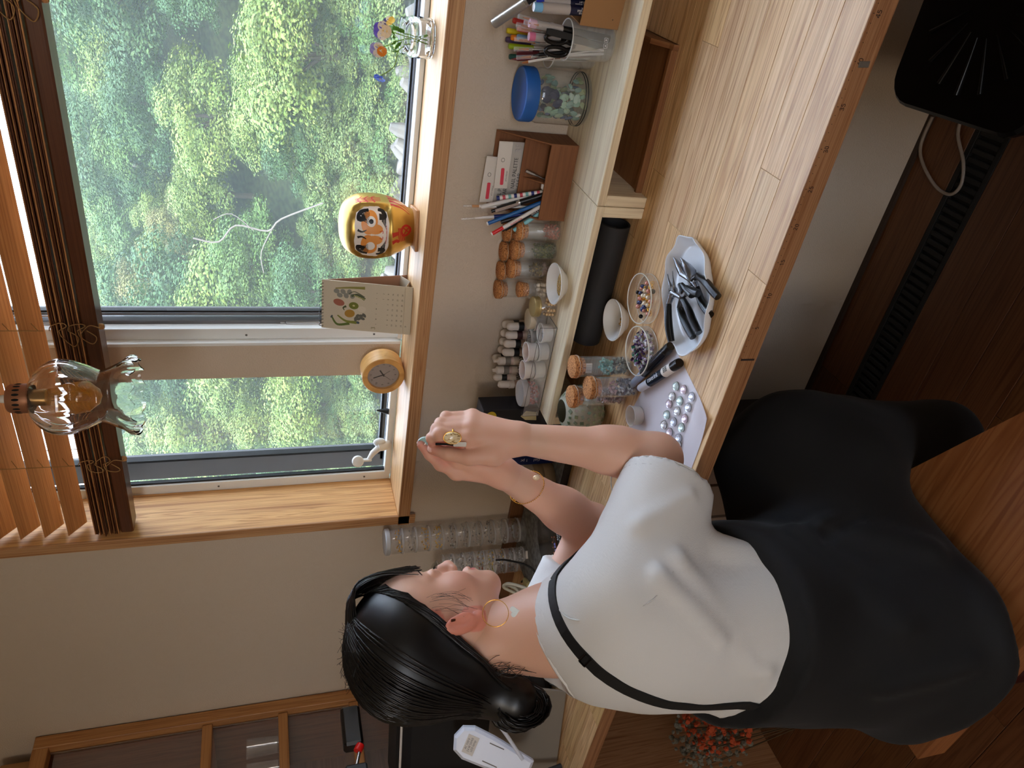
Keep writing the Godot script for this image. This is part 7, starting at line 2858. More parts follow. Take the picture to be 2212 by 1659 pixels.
	for k in nails:
		if k[3] == 0 and nails.find(k) in [1, 2, 3]:
			continue
		var a: Vector3 = k[0]
		var b: Vector3 = k[1]
		var d := (b - a).normalized()
		var out: Vector3 = (Vector3(0.4, 0.3, 0.4) if k[3] == 0 else Vector3(-0.6, 0.2, -0.5))
		out = (out - d * out.dot(d)).normalized()
		st = S()
		X = Transform3D(Basis(d.cross(out), d, out), b - d * 0.002 + out * k[2] * 0.86)
		ball(st, Vector3.ZERO, Vector3(k[2] * 0.72, 0.0062, 0.0016), 12, 8)
		obj("nail", st, nm, o)
	# lashes and closed eye line
	var dark := mat("lash", Color(0.03, 0.025, 0.025), 0.6)
	for s: float in [-1.0, 1.0]:
		st = S()
		for i in 9:
			var t := lerpf(-0.9, 0.9, i / 8.0)
			var p0 := Vector3(s * 0.031 + t * 0.0125, -0.0035 - 0.001 * t * t, 0.0865 - 0.0035 * t * t)
			tube(st, [hx * p0, hx * (p0 + Vector3(t * 0.003, -0.001, 0.005)), hx * (p0 + Vector3(t * 0.005, 0.0015, 0.0085))], [0.0005, 0.0004, 0.0002], 4)
		obj("eyelashes", st, dark, o)
		st = S()
		for i in 26:
			var t := i / 25.0
			var p0 := Vector3(s * lerpf(0.012, 0.046, t), 0.018 + 0.004 * sin(t * 2.4), 0.0905 - 0.017 * t * t)
			tube(st, [hx * p0, hx * (p0 + Vector3(s * 0.006, 0.0015, -0.0003))], [0.0005, 0.0003], 4)
		obj("eyebrow", st, dark, o)
	build_hair(o, hx)
	build_clothes(o, hx, rt, fw, TB, lean, NB, SR, SL, ER, EL, hipc, hr, hl, kR, kL)
	build_jewels(o, hx)
	build_held()


func build_hair(o: Node3D, hx: Transform3D) -> void:
	var hm := mat("hair", Color(0.022, 0.020, 0.022), 0.38)
	var st := S()
	var F := Field.new(Vector3(-0.11, -0.20, -0.19), Vector3(0.11, 0.16, 0.13), 0.0048)
	F.egg(Vector3(0, 0.045, -0.018), Basis(), Vector3(0.0815, 0.0885, 0.102))
	F.egg(Vector3(0, -0.015, -0.062), Basis(), Vector3(0.066, 0.080, 0.056), 0.03)
	# hairline
	F.slice(Vector3(0, 0.010, 0.0), Vector3(0, -0.70, 0.714))
	F.limb(Vector3(0.0, -0.070, -0.095), Vector3(-0.010, -0.105, -0.110), 0.034, 0.036, 0.03)
	var ht := func(p: Vector3, n: Vector3) -> Color: return Color.WHITE
	skin_over(st, F, ht, hx)
	obj("hair", st, hm, o)
	# combed strands run from the parting back to the tie
	var tie := Vector3(-0.004, -0.082, -0.108)
	st = S()
	for i in 760:
		var u := rng.randf()
		var ang := rv(-1.9, 1.9)
		var start := Vector3(sin(ang) * 0.075, 0.0, 0.0)
		# start along the hairline: over the forehead, temples and behind the ears
		var f := absf(ang) / 1.9
		var s0 := Vector3(sin(ang) * 0.080, lerpf(0.095, -0.050, f ** 1.4), lerpf(0.062, -0.058, f ** 1.1))
		if rng.randf() < 0.45:
			s0 = Vector3(rv(-0.03, 0.03), 0.14, rv(-0.09, 0.04))
		var pts := []
		var rad := []
		var wob := rv(-0.012, 0.012)
		var lift := rv(0.0006, 0.0030)
		var c := Vector3(0, 0.03, -0.025)
		for k in 13:
			var t := k / 12.0
			var d := (s0 - c).normalized().slerp((tie - c).normalized(), t)
			d = (d + Vector3(wob * sin(t * PI) * 2.0, 0, 0)).normalized()
			# walk in to the hair surface
			var q := 0.150
			while q > 0.05 and F.at(c + d * q) > lift:
				q -= 0.0015
			var p := c + d * q
			if t > 0.86:
				p = p.lerp(tie + Vector3(rv(-0.01, 0.01), rv(-0.01, 0.01), rv(-0.006, 0.012)), (t - 0.86) / 0.14 * 0.7)
			pts.append(hx * p)
			rad.append(0.0013 * (0.5 + 0.6 * sin(PI * clampf(t + 0.08, 0, 1))))
		var g := rv(0.7, 1.6)
		tint = Color(g, g, g * 1.05)
		tube(st, pts, rad, 4, false)
	obj("strands", st, mat("hair_strand", Color(0.040, 0.036, 0.040), 0.30), o)
	# fringe swept over the forehead
	st = S()
	for i in 130:
		var sx := rv(-0.050, 0.045)
		var p0 := Vector3(sx * 0.5, 0.122 + rv(-0.006, 0.004), rv(0.005, 0.035))
		var tipx := sx + rv(-0.012, 0.012)
		var p3 := Vector3(tipx, rv(0.018, 0.040), 0.097 - 7.0 * tipx * tipx + rv(-0.003, 0.004))
		var p1 := Vector3(lerpf(p0.x, tipx, 0.3), 0.118, 0.064 + rv(-0.004, 0.006))
		var p2 := Vector3(lerpf(p0.x, tipx, 0.7), 0.082, 0.088 - 4.0 * tipx * tipx + rv(-0.002, 0.005))
		var pts := []
		for p in smooth([p0, p1, p2, p3], 4):
			pts.append(hx * p)
		var rad := []
		for k in pts.size():
			rad.append(lerpf(0.0016, 0.0005, float(k) / (pts.size() - 1)))
		var g := rv(0.8, 1.6)
		tint = Color(g, g, g)
		tube(st, pts, rad, 4, false)
	obj("fringe", st, mats["hair_strand"], o)
	# wisps in front of the ear and at the nape, flyaways on the crown
	st = S()
	for i in 18:
		var p0 := Vector3(-0.066, rv(0.000, 0.030), rv(0.012, 0.040))
		var pts := [hx * p0, hx * (p0 + Vector3(-0.008, -0.022, rv(-0.006, 0.004))), hx * (p0 + Vector3(-0.012 + rv(-0.004, 0.004), -0.045 + rv(-0.01, 0.01), rv(-0.022, 0.004)))]
		tube(st, smooth(pts, 4), 0.00022, 4, false)
	for i in 60:
		var p0 := Vector3(rv(-0.058, -0.015), rv(-0.085, -0.055), rv(-0.085, -0.05))
		var pts := [hx * p0, hx * (p0 + Vector3(rv(-0.012, 0.0), -0.022, rv(-0.010, 0.012))), hx * (p0 + Vector3(rv(-0.020, 0.006), -0.048 + rv(-0.015, 0.015), rv(-0.018, 0.022)))]
		tube(st, smooth(pts, 4), 0.0004, 4, false)
	for i in 90:
		var a := rv(-1.4, 1.2)
		var p0 := Vector3(rv(-0.05, 0.07), 0.128, rv(-0.07, 0.03))
		p0 = F.onto(p0 * 0.97, 0.001)
		var n := F.grad(p0)
		var q := Vector3(rv(-1, 1), rv(-0.3, 0.3), rv(-1, 0.4)) * 0.018
		tube(st, smooth([hx * p0, hx * (p0 + n * rv(0.002, 0.007) + q * 0.5), hx * (p0 + n * rv(0.001, 0.009) + q)], 4), 0.0003, 4, false)
	obj("wisps", st, mats["hair_strand"], o)
	# loose low bun and its tie
	st = S()
	for i in 210:
		var a := rv(0, TAU)
		var pts := []
		var r := rv(0.016, 0.036)
		var z := rv(-0.020, 0.020)
		for k in 9:
			var t := a + k * 0.42
			pts.append(hx * (Vector3(-0.012, -0.112, -0.122) + Vector3(z + 0.004 * sin(k + a), sin(t) * r * 1.15, cos(t) * r * 0.9)))
		var g := rv(0.7, 1.5)
		tint = Color(g, g, g)
		tube(st, pts, rv(0.0008, 0.0016), 4, false)
	for i in 26:
		var e := Vector3(rv(-0.01, 0.04), rv(-0.03, 0.01), rv(-0.05, -0.02))
		tube(st, smooth([hx * (tie + Vector3(0.01, 0, -0.01)), hx * (tie + e * 0.6), hx * (tie + e + Vector3(0, -0.014, 0))], 4), [0.0008, 0.0008, 0.0008, 0.0008, 0.0007, 0.0006, 0.0005, 0.0004, 0.0003], 4, false)
	obj("bun", st, mats["hair_strand"], o)
	st = S()
	var c2 := []
	for i in 17:
		var t := TAU * i / 16
		c2.append(hx * (tie + Vector3(cos(t) * 0.026, sin(t) * 0.014 - 0.008, sin(t) * -0.022)))
	tube(st, c2, 0.0055, 7, false)
	obj("hair_tie", st, mat("tie_black", Color(0.012, 0.012, 0.014), 0.8), o)


func build_clothes(o: Node3D, hx: Transform3D, rt: Vector3, fw: Vector3, TB: Basis, lean: Basis, NB: Vector3, SR: Vector3, SL: Vector3, ER: Vector3, EL: Vector3, hipc: Vector3, hr: Vector3, hl: Vector3, kR: Vector3, kL: Vector3) -> void:
	var white := func(p: Vector3, n: Vector3) -> Color: return Color.WHITE
	var wn := FastNoiseLite.new()
	wn.seed = 5
	wn.frequency = 9.0
	wn.fractal_octaves = 2
	var cot := mat("cotton", Color(0.86, 0.85, 0.83), 0.85)
	cot.normal_enabled = true
	cot.normal_texture = noise_tex("cotton_n", 0.25, [], 2, 256, FastNoiseLite.TYPE_SIMPLEX_SMOOTH, true, 1.5)
	cot.normal_scale = 0.25
	cot.uv1_scale = Vector3(14, 14, 1)
	# ---- T-shirt
	var st := S()
	var F := Field.new(Vector3(-1.17, 0.60, -0.90), Vector3(-0.60, 1.07, -0.40), 0.0072)
	F.egg(Vector3(-0.868, 0.855, -0.592), lean, Vector3(0.165, 0.150, 0.116))
	F.egg(Vector3(-0.880, 0.935, -0.622), lean, Vector3(0.160, 0.070, 0.092), 0.05)
	F.egg(Vector3(-0.858, 0.715, -0.580), TB, Vector3(0.150, 0.13, 0.122), 0.06)
	F.limb(NB + Vector3(0.02, -0.015, 0.01), SR, 0.054, 0.054, 0.04)
	F.limb(NB + Vector3(-0.02, -0.015, -0.01), SL, 0.054, 0.054, 0.04)
	# right sleeve, wide and hanging under the arm
	var cuffR := Vector3(-0.6840, 0.8260, -0.7150)
	var sR := Field.new(Vector3(-0.90, 0.62, -0.86), Vector3(-0.58, 1.06, -0.42), 0.0072)
	F.limb(SR, cuffR.lerp(SR, -0.25), 0.060, 0.060, 0.035)
	F.limb(SR + Vector3(0.0, -0.06, 0.01), cuffR.lerp(SR, -0.15) + Vector3(-0.012, -0.020, 0.012), 0.052, 0.046, 0.04)
	# left sleeve
	var cuffL := SL.lerp(EL, 0.62)
	F.limb(SL, cuffL.lerp(SL, -0.3), 0.060, 0.058, 0.035)
	# folds that fan out from the armpit, and the untucked hem corner
	F.limb(Vector3(-0.745, 0.850, -0.640), Vector3(-0.735, 0.770, -0.602), 0.040, 0.022, 0.03)
	F.limb(Vector3(-0.735, 0.790, -0.606), Vector3(-0.7330, 0.727, -0.588), 0.020, 0.016, 0.02)
	for e in [[Vector3(-0.72, 0.905, -0.560), Vector3(-0.765, 0.835, -0.500), 0.010], [Vector3(-0.725, 0.87, -0.585), Vector3(-0.80, 0.78, -0.470), 0.008], [Vector3(-0.80, 0.76, -0.462), Vector3(-0.90, 0.725, -0.455), 0.007], [Vector3(-0.93, 0.77, -0.478), Vector3(-0.83, 0.73, -0.462), 0.006], [Vector3(-0.70, 0.90, -0.63), Vector3(-0.68, 0.83, -0.665), 0.009]]:
		F.limb(F.onto(e[0]), F.onto(e[1]), e[2], e[2] * 0.4, 0.02)
	# neck opening, wider at the back
	F.limb(NB + Vector3(0.0, -0.012, 0.004), hx * Vector3(0, -0.09, -0.03), 0.066, 0.090, 0.004, true)
	F.limb(NB + Vector3(-0.03, 0.018, 0.035), NB + Vector3(-0.03, 0.09, 0.035), 0.060, 0.075, 0.006, true)
	# cut the sleeves square and tuck the hem in at the waist
	var aR := (ER - SR).normalized()
	var aL := (EL - SL).normalized()
	for z in F.nz:
		for y in F.ny:
			var i := (z * F.ny + y) * F.nx
			for x in F.nx:
				var p := F.o + Vector3(x, y, z) * F.c
				var dR := (p - cuffR).dot(aR)
				if dR > -0.03 and (p - cuffR).dot(fw) > -0.10 and p.distance_to(cuffR) < 0.14:
					F.f[i + x] = maxf(F.f[i + x], dR)
				var dL := (p - cuffL).dot(aL)
				if dL > -0.03 and p.distance_to(cuffL) < 0.14:
					F.f[i + x] = maxf(F.f[i + x], dL)
	F.slice(Vector3(-0.80, 0.722, -0.50), (Vector3.DOWN - rt * 0.22).normalized())
	F.limb(Vector3(-0.735, 0.790, -0.606), Vector3(-0.7330, 0.727, -0.588), 0.022, 0.018, 0.02)
	skin_over(st, F, white, Transform3D(), 0.0035, wn)
	var shirt := obj("t_shirt", st, cot, o)
	# seams
	var seam := mat("seam", Color(0.80, 0.79, 0.77), 0.9)
	st = S()
	var sp := []
	for e in [Vector3(-0.80, 0.99, -0.60), Vector3(-0.775, 0.975, -0.565), Vector3(-0.735, 0.93, -0.540), Vector3(-0.715, 0.885, -0.560)]:
		sp.append(F.onto(e, 0.0004))
	tube(st, smooth(sp, 5), 0.0011, 5, false)
	obj("shoulder_seam", st, seam, shirt)
	for kk in 2:
		st = S()
		var rg := []
		for i in 33:
			var t := TAU * i / 32
			var b := along(aR)
			var p := cuffR - aR * (0.0015 + 0.014 * kk) + (b.x * cos(t) + b.z * sin(t)) * 0.062
			for n in 6:
				var g := F.grad(p)
				g = (g - aR * g.dot(aR))
				if g.length() > 0.2:
					p -= g.normalized() * F.at(p) * 0.8
			rg.append(p)
		tube(st, rg, 0.0016 if kk == 0 else 0.0008, 5, false)
		obj("sleeve_hem", st, seam, shirt)
	st = S()
	sp = []
	for i in 40:
		var t := TAU * i / 40
		var b := along((hx * Vector3(0, -0.08, -0.03) - NB).normalized())
		var p := NB + Vector3(-0.008, 0.012, 0.006) + (b.x * cos(t) + b.z * sin(t)) * 0.072
		sp.append(F.onto(p, -0.001))
	tube(st, smooth(sp, 2, true) + [sp[0]], 0.0030, 6, false)
	obj("neck_band", st, cot, shirt)
	# ---- black pinafore
	st = S()
	var blk := mat("wool_black", Color(0.018, 0.019, 0.024), 0.85)
	blk.rim_enabled = true
	blk.rim = 0.25
	blk.rim_tint = 0.4
	var D := Field.new(Vector3(-1.20, 0.02, -1.02), Vector3(-0.50, 0.78, -0.33), 0.0105)
	D.egg(Vector3(-0.862, 0.715, -0.578), TB, Vector3(0.186, 0.170, 0.150))
	D.egg(Vector3(-0.868, 0.605, -0.560), TB, Vector3(0.170, 0.110, 0.140), 0.05)
	D.egg(hipc + Vector3(0, -0.01, 0.0), TB, Vector3(0.195, 0.110, 0.140), 0.06)
	D.egg(hipc + Vector3(-0.010, -0.070, 0.020), TB, Vector3(0.235, 0.060, 0.150), 0.05)
	D.limb(hr, kR, 0.098, 0.074, 0.04)
	D.limb(hl, kL, 0.098, 0.074, 0.04)
	D.limb((hr + hl) * 0.5 + Vector3(0, 0.02, 0), (kR + kL) * 0.5 + Vector3(0, 0.012, 0), 0.09, 0.070, 0.05)
	D.limb(hr + Vector3(0.02, -0.04, 0.02), kR + Vector3(0.0, -0.07, 0.02), 0.07, 0.06, 0.05)
	# skirt hanging from the knees
	for e in [[kL, Vector3(-0.785, 0.20, -0.845)], [(kL + kR) * 0.5, Vector3(-0.735, 0.20, -0.850)], [kR, Vector3(-0.695, 0.20, -0.800)], [kR + Vector3(0.01, -0.06, 0.08), Vector3(-0.690, 0.22, -0.770)]]:
		D.limb(e[0], e[1], 0.056, 0.050, 0.05)
	# creases at the hip and lap
	for e in [[Vector3(-0.72, 0.66, -0.60), Vector3(-0.76, 0.56, -0.47), 0.012], [Vector3(-0.70, 0.60, -0.60), Vector3(-0.70, 0.50, -0.52), 0.016], [Vector3(-0.80, 0.60, -0.44), Vector3(-0.76, 0.50, -0.42), 0.012]]:
		D.limb(D.onto(e[0]), D.onto(e[1]), e[2], e[2] * 0.7, 0.03)
	D.limb(D.onto(Vector3(-0.735, 0.62, -0.575)), D.onto(Vector3(-0.700, 0.555, -0.600)), 0.006, 0.004, 0.012, true)
	D.slice(Vector3(0, 0.175, 0), Vector3(0, -1, 0))
	# top edge dips at the back
	D.slice(Vector3(-0.80, 0.740, -0.50), (Vector3.UP + rt * 0.22).normalized())
	wn.frequency = 5.0
	skin_over(st, D, white, Transform3D(), 0.010, wn)
	obj("dress", st, blk, o)
	# straps over both shoulders
	var sm := mat("strap_black", Color(0.02, 0.02, 0.022), 0.7)
	var lines := [
		[Vector3(-0.80, 0.990, -0.640), Vector3(-0.800, 0.995, -0.600), Vector3(-0.815, 0.965, -0.555), Vector3(-0.835, 0.925, -0.520), Vector3(-0.855, 0.88, -0.490), Vector3(-0.870, 0.82, -0.470), Vector3(-0.873, 0.76, -0.462), Vector3(-0.868, 0.700, -0.455)],
		[Vector3(-0.83, 0.72, -0.72), Vector3(-0.84, 0.80, -0.735), Vector3(-0.87, 0.88, -0.735), Vector3(-0.92, 0.95, -0.72), Vector3(-0.97, 0.99, -0.68), Vector3(-1.00, 0.965, -0.625), Vector3(-1.02, 0.90, -0.57), Vector3(-1.01, 0.80, -0.53), Vector3(-0.98, 0.70, -0.51)],
		[Vector3(-0.80, 0.990, -0.640), Vector3(-0.775, 0.955, -0.68), Vector3(-0.76, 0.90, -0.70), Vector3(-0.755, 0.82, -0.70), Vector3(-0.76, 0.72, -0.69)],
	]
	for ln in lines:
		st = S()
		var c := []
		for p in smooth(ln, 5):
			c.append(F.onto(p, 0.0015))
		for i in c.size() - 1:
			var P := []
			for q in [i, i + 1]:
				var t: Vector3 = (c[mini(q + 1, c.size() - 1)] - c[maxi(q - 1, 0)]).normalized()
				var n := F.grad(c[q])
				var s := t.cross(n).normalized()
				P.append([c[q] + s * 0.0095, c[q] - s * 0.0095, n * 0.0016])
			var up0: Vector3 = P[0][2]
			var up1: Vector3 = P[1][2]
			quad(st, P[0][0] + up0, P[1][0] + up1, P[1][1] + up1, P[0][1] + up0)
			quad(st, P[0][0] - up0, P[0][1] - up0, P[1][1] - up1, P[1][0] - up1)
			quad(st, P[0][0] - up0, P[1][0] - up1, P[1][0] + up1, P[0][0] + up0)
			quad(st, P[0][1] + up0, P[1][1] + up1, P[1][1] - up1, P[0][1] - up0)
		obj("strap", st, sm, o)
	st = S()
	var bp := F.onto(Vector3(-0.818, 0.958, -0.548), 0.004)
	X = Transform3D(look(F.grad(bp), Vector3(-0.3, -0.8, 0.6)), bp)
	box(st, Vector3(0.0095, 0, 0), Vector3(0.0022, 0.010, 0.0022), 0.0006)
	box(st, Vector3(-0.0095, 0, 0), Vector3(0.0022, 0.010, 0.0022), 0.0006)
	box(st, Vector3(0, 0.005, 0), Vector3(0.020, 0.0022, 0.0022), 0.0006)
	box(st, Vector3(0, -0.005, 0), Vector3(0.020, 0.0022, 0.0022), 0.0006)
	obj("strap_slider", st, mat("slider_dark", Color(0.10, 0.10, 0.11), 0.15, 0.7), o)


func build_jewels(o: Node3D, hx: Transform3D) -> void:
	var gold: Material = mats["gold"]
	# hoop with a white heart
	var hc := Vector3(-0.850, 1.0790, -0.641)
	var face := Vector3(0.70, 0.28, 0.66).normalized()
	var b := look(face)
	var st := S()
	var c := []
	for i in 41:
		var t := TAU * i / 40
		c.append(hc + b.x * cos(t) * 0.0185 + b.y * sin(t) * 0.0185)
	tube(st, c, 0.00055, 6, false)
	var h := obj("hoop_earring", st, gold, o)
	st = S()
	var hp := PackedVector2Array()
	for i in 28:
		var t := TAU * i / 28
		hp.append(Vector2(16.0 * sin(t) ** 3, 13.0 * cos(t) - 5.0 * cos(2 * t) - 2.0 * cos(3 * t) - cos(4 * t)) * 0.00046)
	X = Transform3D(b * Basis(Vector3.BACK, 0.1), hc - b.y * 0.0268)
	prism(st, hp, 0.0034, 0.0012)
	obj("white_heart", st, mat("shell_white", Color(0.88, 0.90, 0.88), 0.25), h)
	# finger ring with a mottled oval stone
	var mcp := Vector3(HR[0][0], HR[0][1], HR[0][2])
	var pip := Vector3(HR[0][3], HR[0][4], HR[0][5])
	var d := (pip - mcp).normalized()
	var rc := mcp.lerp(pip, 0.58)
	var toc := (Vector3(0, 1.375, 0) - rc).normalized()
	toc = (toc - d * toc.dot(d)).normalized()
	toc = (toc + d.cross(toc) * -0.25).normalized()
	st = S()
	c = []
	for i in 25:
		var t := TAU * i / 24
		c.append(rc + toc * cos(t) * 0.0105 + d.cross(toc) * sin(t) * 0.0105)
	tube(st, c, 0.0009, 6, false)
	var rn := obj("finger_ring", st, gold, o)
	st = S()
	X = Transform3D(Basis(d, d.cross(toc) * -1.0, toc) * Basis(Vector3.BACK, 0.12), rc + toc * 0.0125)
	var m := mat("mottled_stone", Color(0.90, 0.82, 0.66), 0.12)
	m.albedo_texture = noise_tex("stone_t", 0.02, [[0.25, Color(0.55, 0.44, 0.30)], [0.42, Color(0.95, 0.9, 0.8)], [0.7, Color(1, 1, 1)]], 4, 128)
	m.uv1_scale = Vector3(2, 2, 1)
	m.clearcoat_enabled = true
	ball(st, Vector3.ZERO, Vector3(0.0128, 0.0090, 0.0048), 20, 12)
	obj("stone", st, m, rn)
	st = S()
	c = []
	for i in 33:
		var t := TAU * i / 32
		c.append(Vector3(cos(t) * 0.0129, sin(t) * 0.0091, -0.0006))
	X = Transform3D(Basis(d, d.cross(toc) * -1.0, toc) * Basis(Vector3.BACK, 0.12), rc + toc * 0.0125)
	tube(st, c, 0.0008, 6, false)
	obj("bezel", st, gold, rn)
	# bracelet round the left wrist
	var wl := Vector3(HL_WRIST[0], HL_WRIST[1], HL_WRIST[2])
	var EL := Vector3(-0.8767, 0.8569, -0.8095)
	var ax := (EL - wl).normalized()
	var wc := wl.lerp(EL, 0.24)
	var bb := along(ax, Vector3(0, 0, 1))
	st = S()
	for i in 60:
		var t := TAU * i / 60
		ball(st, wc + (bb.x * cos(t) + bb.z * sin(t)) * 0.0295 + ax * (0.010 * sin(t + 0.6)), Vector3.ONE * 0.0011, 6, 4)
	var br := obj("bracelet", st, gold, o)
	st = S()
	var cl := wc + (Vector3(-0.55, 0.50, 0.1).normalized()) * 0.0290 + Vector3(0, -0.002, 0)
	for i in 9:
		ball(st, cl + Vector3(0.002 * i * 0.6, -0.0034 * i, 0.0016 * i), Vector3.ONE * 0.0012, 6, 4)
	ball(st, cl, Vector3(0.003, 0.003, 0.003), 8, 6)
	obj("chain_end", st, gold, br)
	st = S()
	ball(st, wc + (Vector3(0.75, -0.25, 0.25).normalized()) * 0.0300, Vector3(0.005, 0.006, 0.004), 12, 8)
	obj("pearl_bead", st, mat("pearl_warm", Color(0.90, 0.82, 0.68), 0.2, 0.2), br)


func build_held() -> void:
	# glass cabochon between the fingertips
	var c := Vector3(-0.7085, 1.1555, -0.8590)
	var n := Vector3(0.55, 0.30, 0.60).normalized()
	var o := thing("held_cabochon", "clear oval glass cabochon with green flecks held between the fingertips", "cabochon", c)
	o.basis = look(n) * Basis(Vector3.BACK, 0.3)
	var st := S()
	ball(st, Vector3.ZERO, Vector3(0.0085, 0.0112, 0.0052), 24, 16)
	obj("glass", st, solid_glass("held_glass", Color(1, 1, 1)), o)
	st = S()
	for i in 26:
		X = Transform3D(Basis.from_euler(Vector3(rv(0, 6), rv(0, 6), 0)), Vector3(rv(-0.004, 0.004), rv(-0.001, 0.007), rv(-0.003, 0.001)))
		lump(st, Vector3.ZERO, Vector3(0.0014, 0.0006, 0.0011), 0.3, 5, 3)
	obj("green_flakes", st, mat("flake_green", Color(0.10, 0.62, 0.22), 0.2, 0.6), o)
	st = S()
	ball(st, Vector3(0, -0.001, -0.0012), Vector3(0.0072, 0.0095, 0.0024), 18, 10)
	obj("milky_core", st, mat("milk_teal", Color(0.66, 0.82, 0.78), 0.3), o)
	# little white tag on a dark cord
	var a := Vector3(-0.6890, 1.1395, -0.8290)
	var b := Vector3(-0.6755, 1.1065, -0.8085)
	var t := thing("price_tag", "small white tag on a dark cord hanging between finger and thumb", "tag", a)
	t.basis = along(b - a, Vector3(0.6, 0, -0.6))
	st = S()
	tube(st, V3([0, -0.006, 0, 0, 0.010, 0.0008, 0, 0.0225, 0]), [0.0018, 0.0016, 0.0022], 8)
	obj("cord", st, mats["tie_black"], t)
	st = S()
	X = Transform3D(look(Vector3(0.0, 0.0, 1.0)), Vector3(0, 0.032, 0))
	prism(st, round_rect(0.0065, 0.021, 0.0015, 3), 0.0012, 0.0003)
	obj("tag", st, mats["packet_paper"], t)

const HR_WRIST := [-0.6787, 1.0198, -0.8186]
const HR: Array = [[-0.6784, 1.0979, -0.8268, -0.6754, 1.1392, -0.8351, -0.6893, 1.1486, -0.8445, -0.7064, 1.1435, -0.851], [-0.6701, 1.0908, -0.8401, -0.6765, 1.1399, -0.8488, -0.6963, 1.1368, -0.858, -0.7076, 1.1268, -0.859], [-0.6683, 1.0854, -0.8521, -0.6763, 1.1325, -0.8614, -0.6977, 1.1282, -0.8716, -0.7093, 1.1173, -0.8694], [-0.668, 1.0827, -0.8667, -0.6737, 1.1222, -0.8746, -0.6956, 1.1167, -0.8866, -0.7072, 1.1055, -0.8842]]
const HR_TH := [-0.6979, 1.0604, -0.8084, -0.7012, 1.0979, -0.8082, -0.7034, 1.1261, -0.823, -0.711, 1.1457, -0.8448]
const HL_WRIST := [-0.7553, 1.0299, -0.8291]
const HL: Array = [[-0.7504, 1.1057, -0.8332, -0.7377, 1.1305, -0.8392, -0.7242, 1.1474, -0.8477, -0.7128, 1.1594, -0.858], [-0.7519, 1.0975, -0.8495, -0.743, 1.126, -0.8594, -0.731, 1.1418, -0.8665, -0.7209, 1.1487, -0.866], [-0.7527, 1.087, -0.8627, -0.7435, 1.1115, -0.879, -0.7287, 1.1208, -0.8777, -0.7272, 1.1164, -0.8641], [-0.7534, 1.0747, -0.8728, -0.7429, 1.0953, -0.8884, -0.7292, 1.1041, -0.8862, -0.7267, 1.1004, -0.8736]]
const HL_TH := [-0.7414, 1.0518, -0.8284, -0.7345, 1.0821, -0.8298, -0.7284, 1.1067, -0.8337, -0.7213, 1.1261, -0.8413]


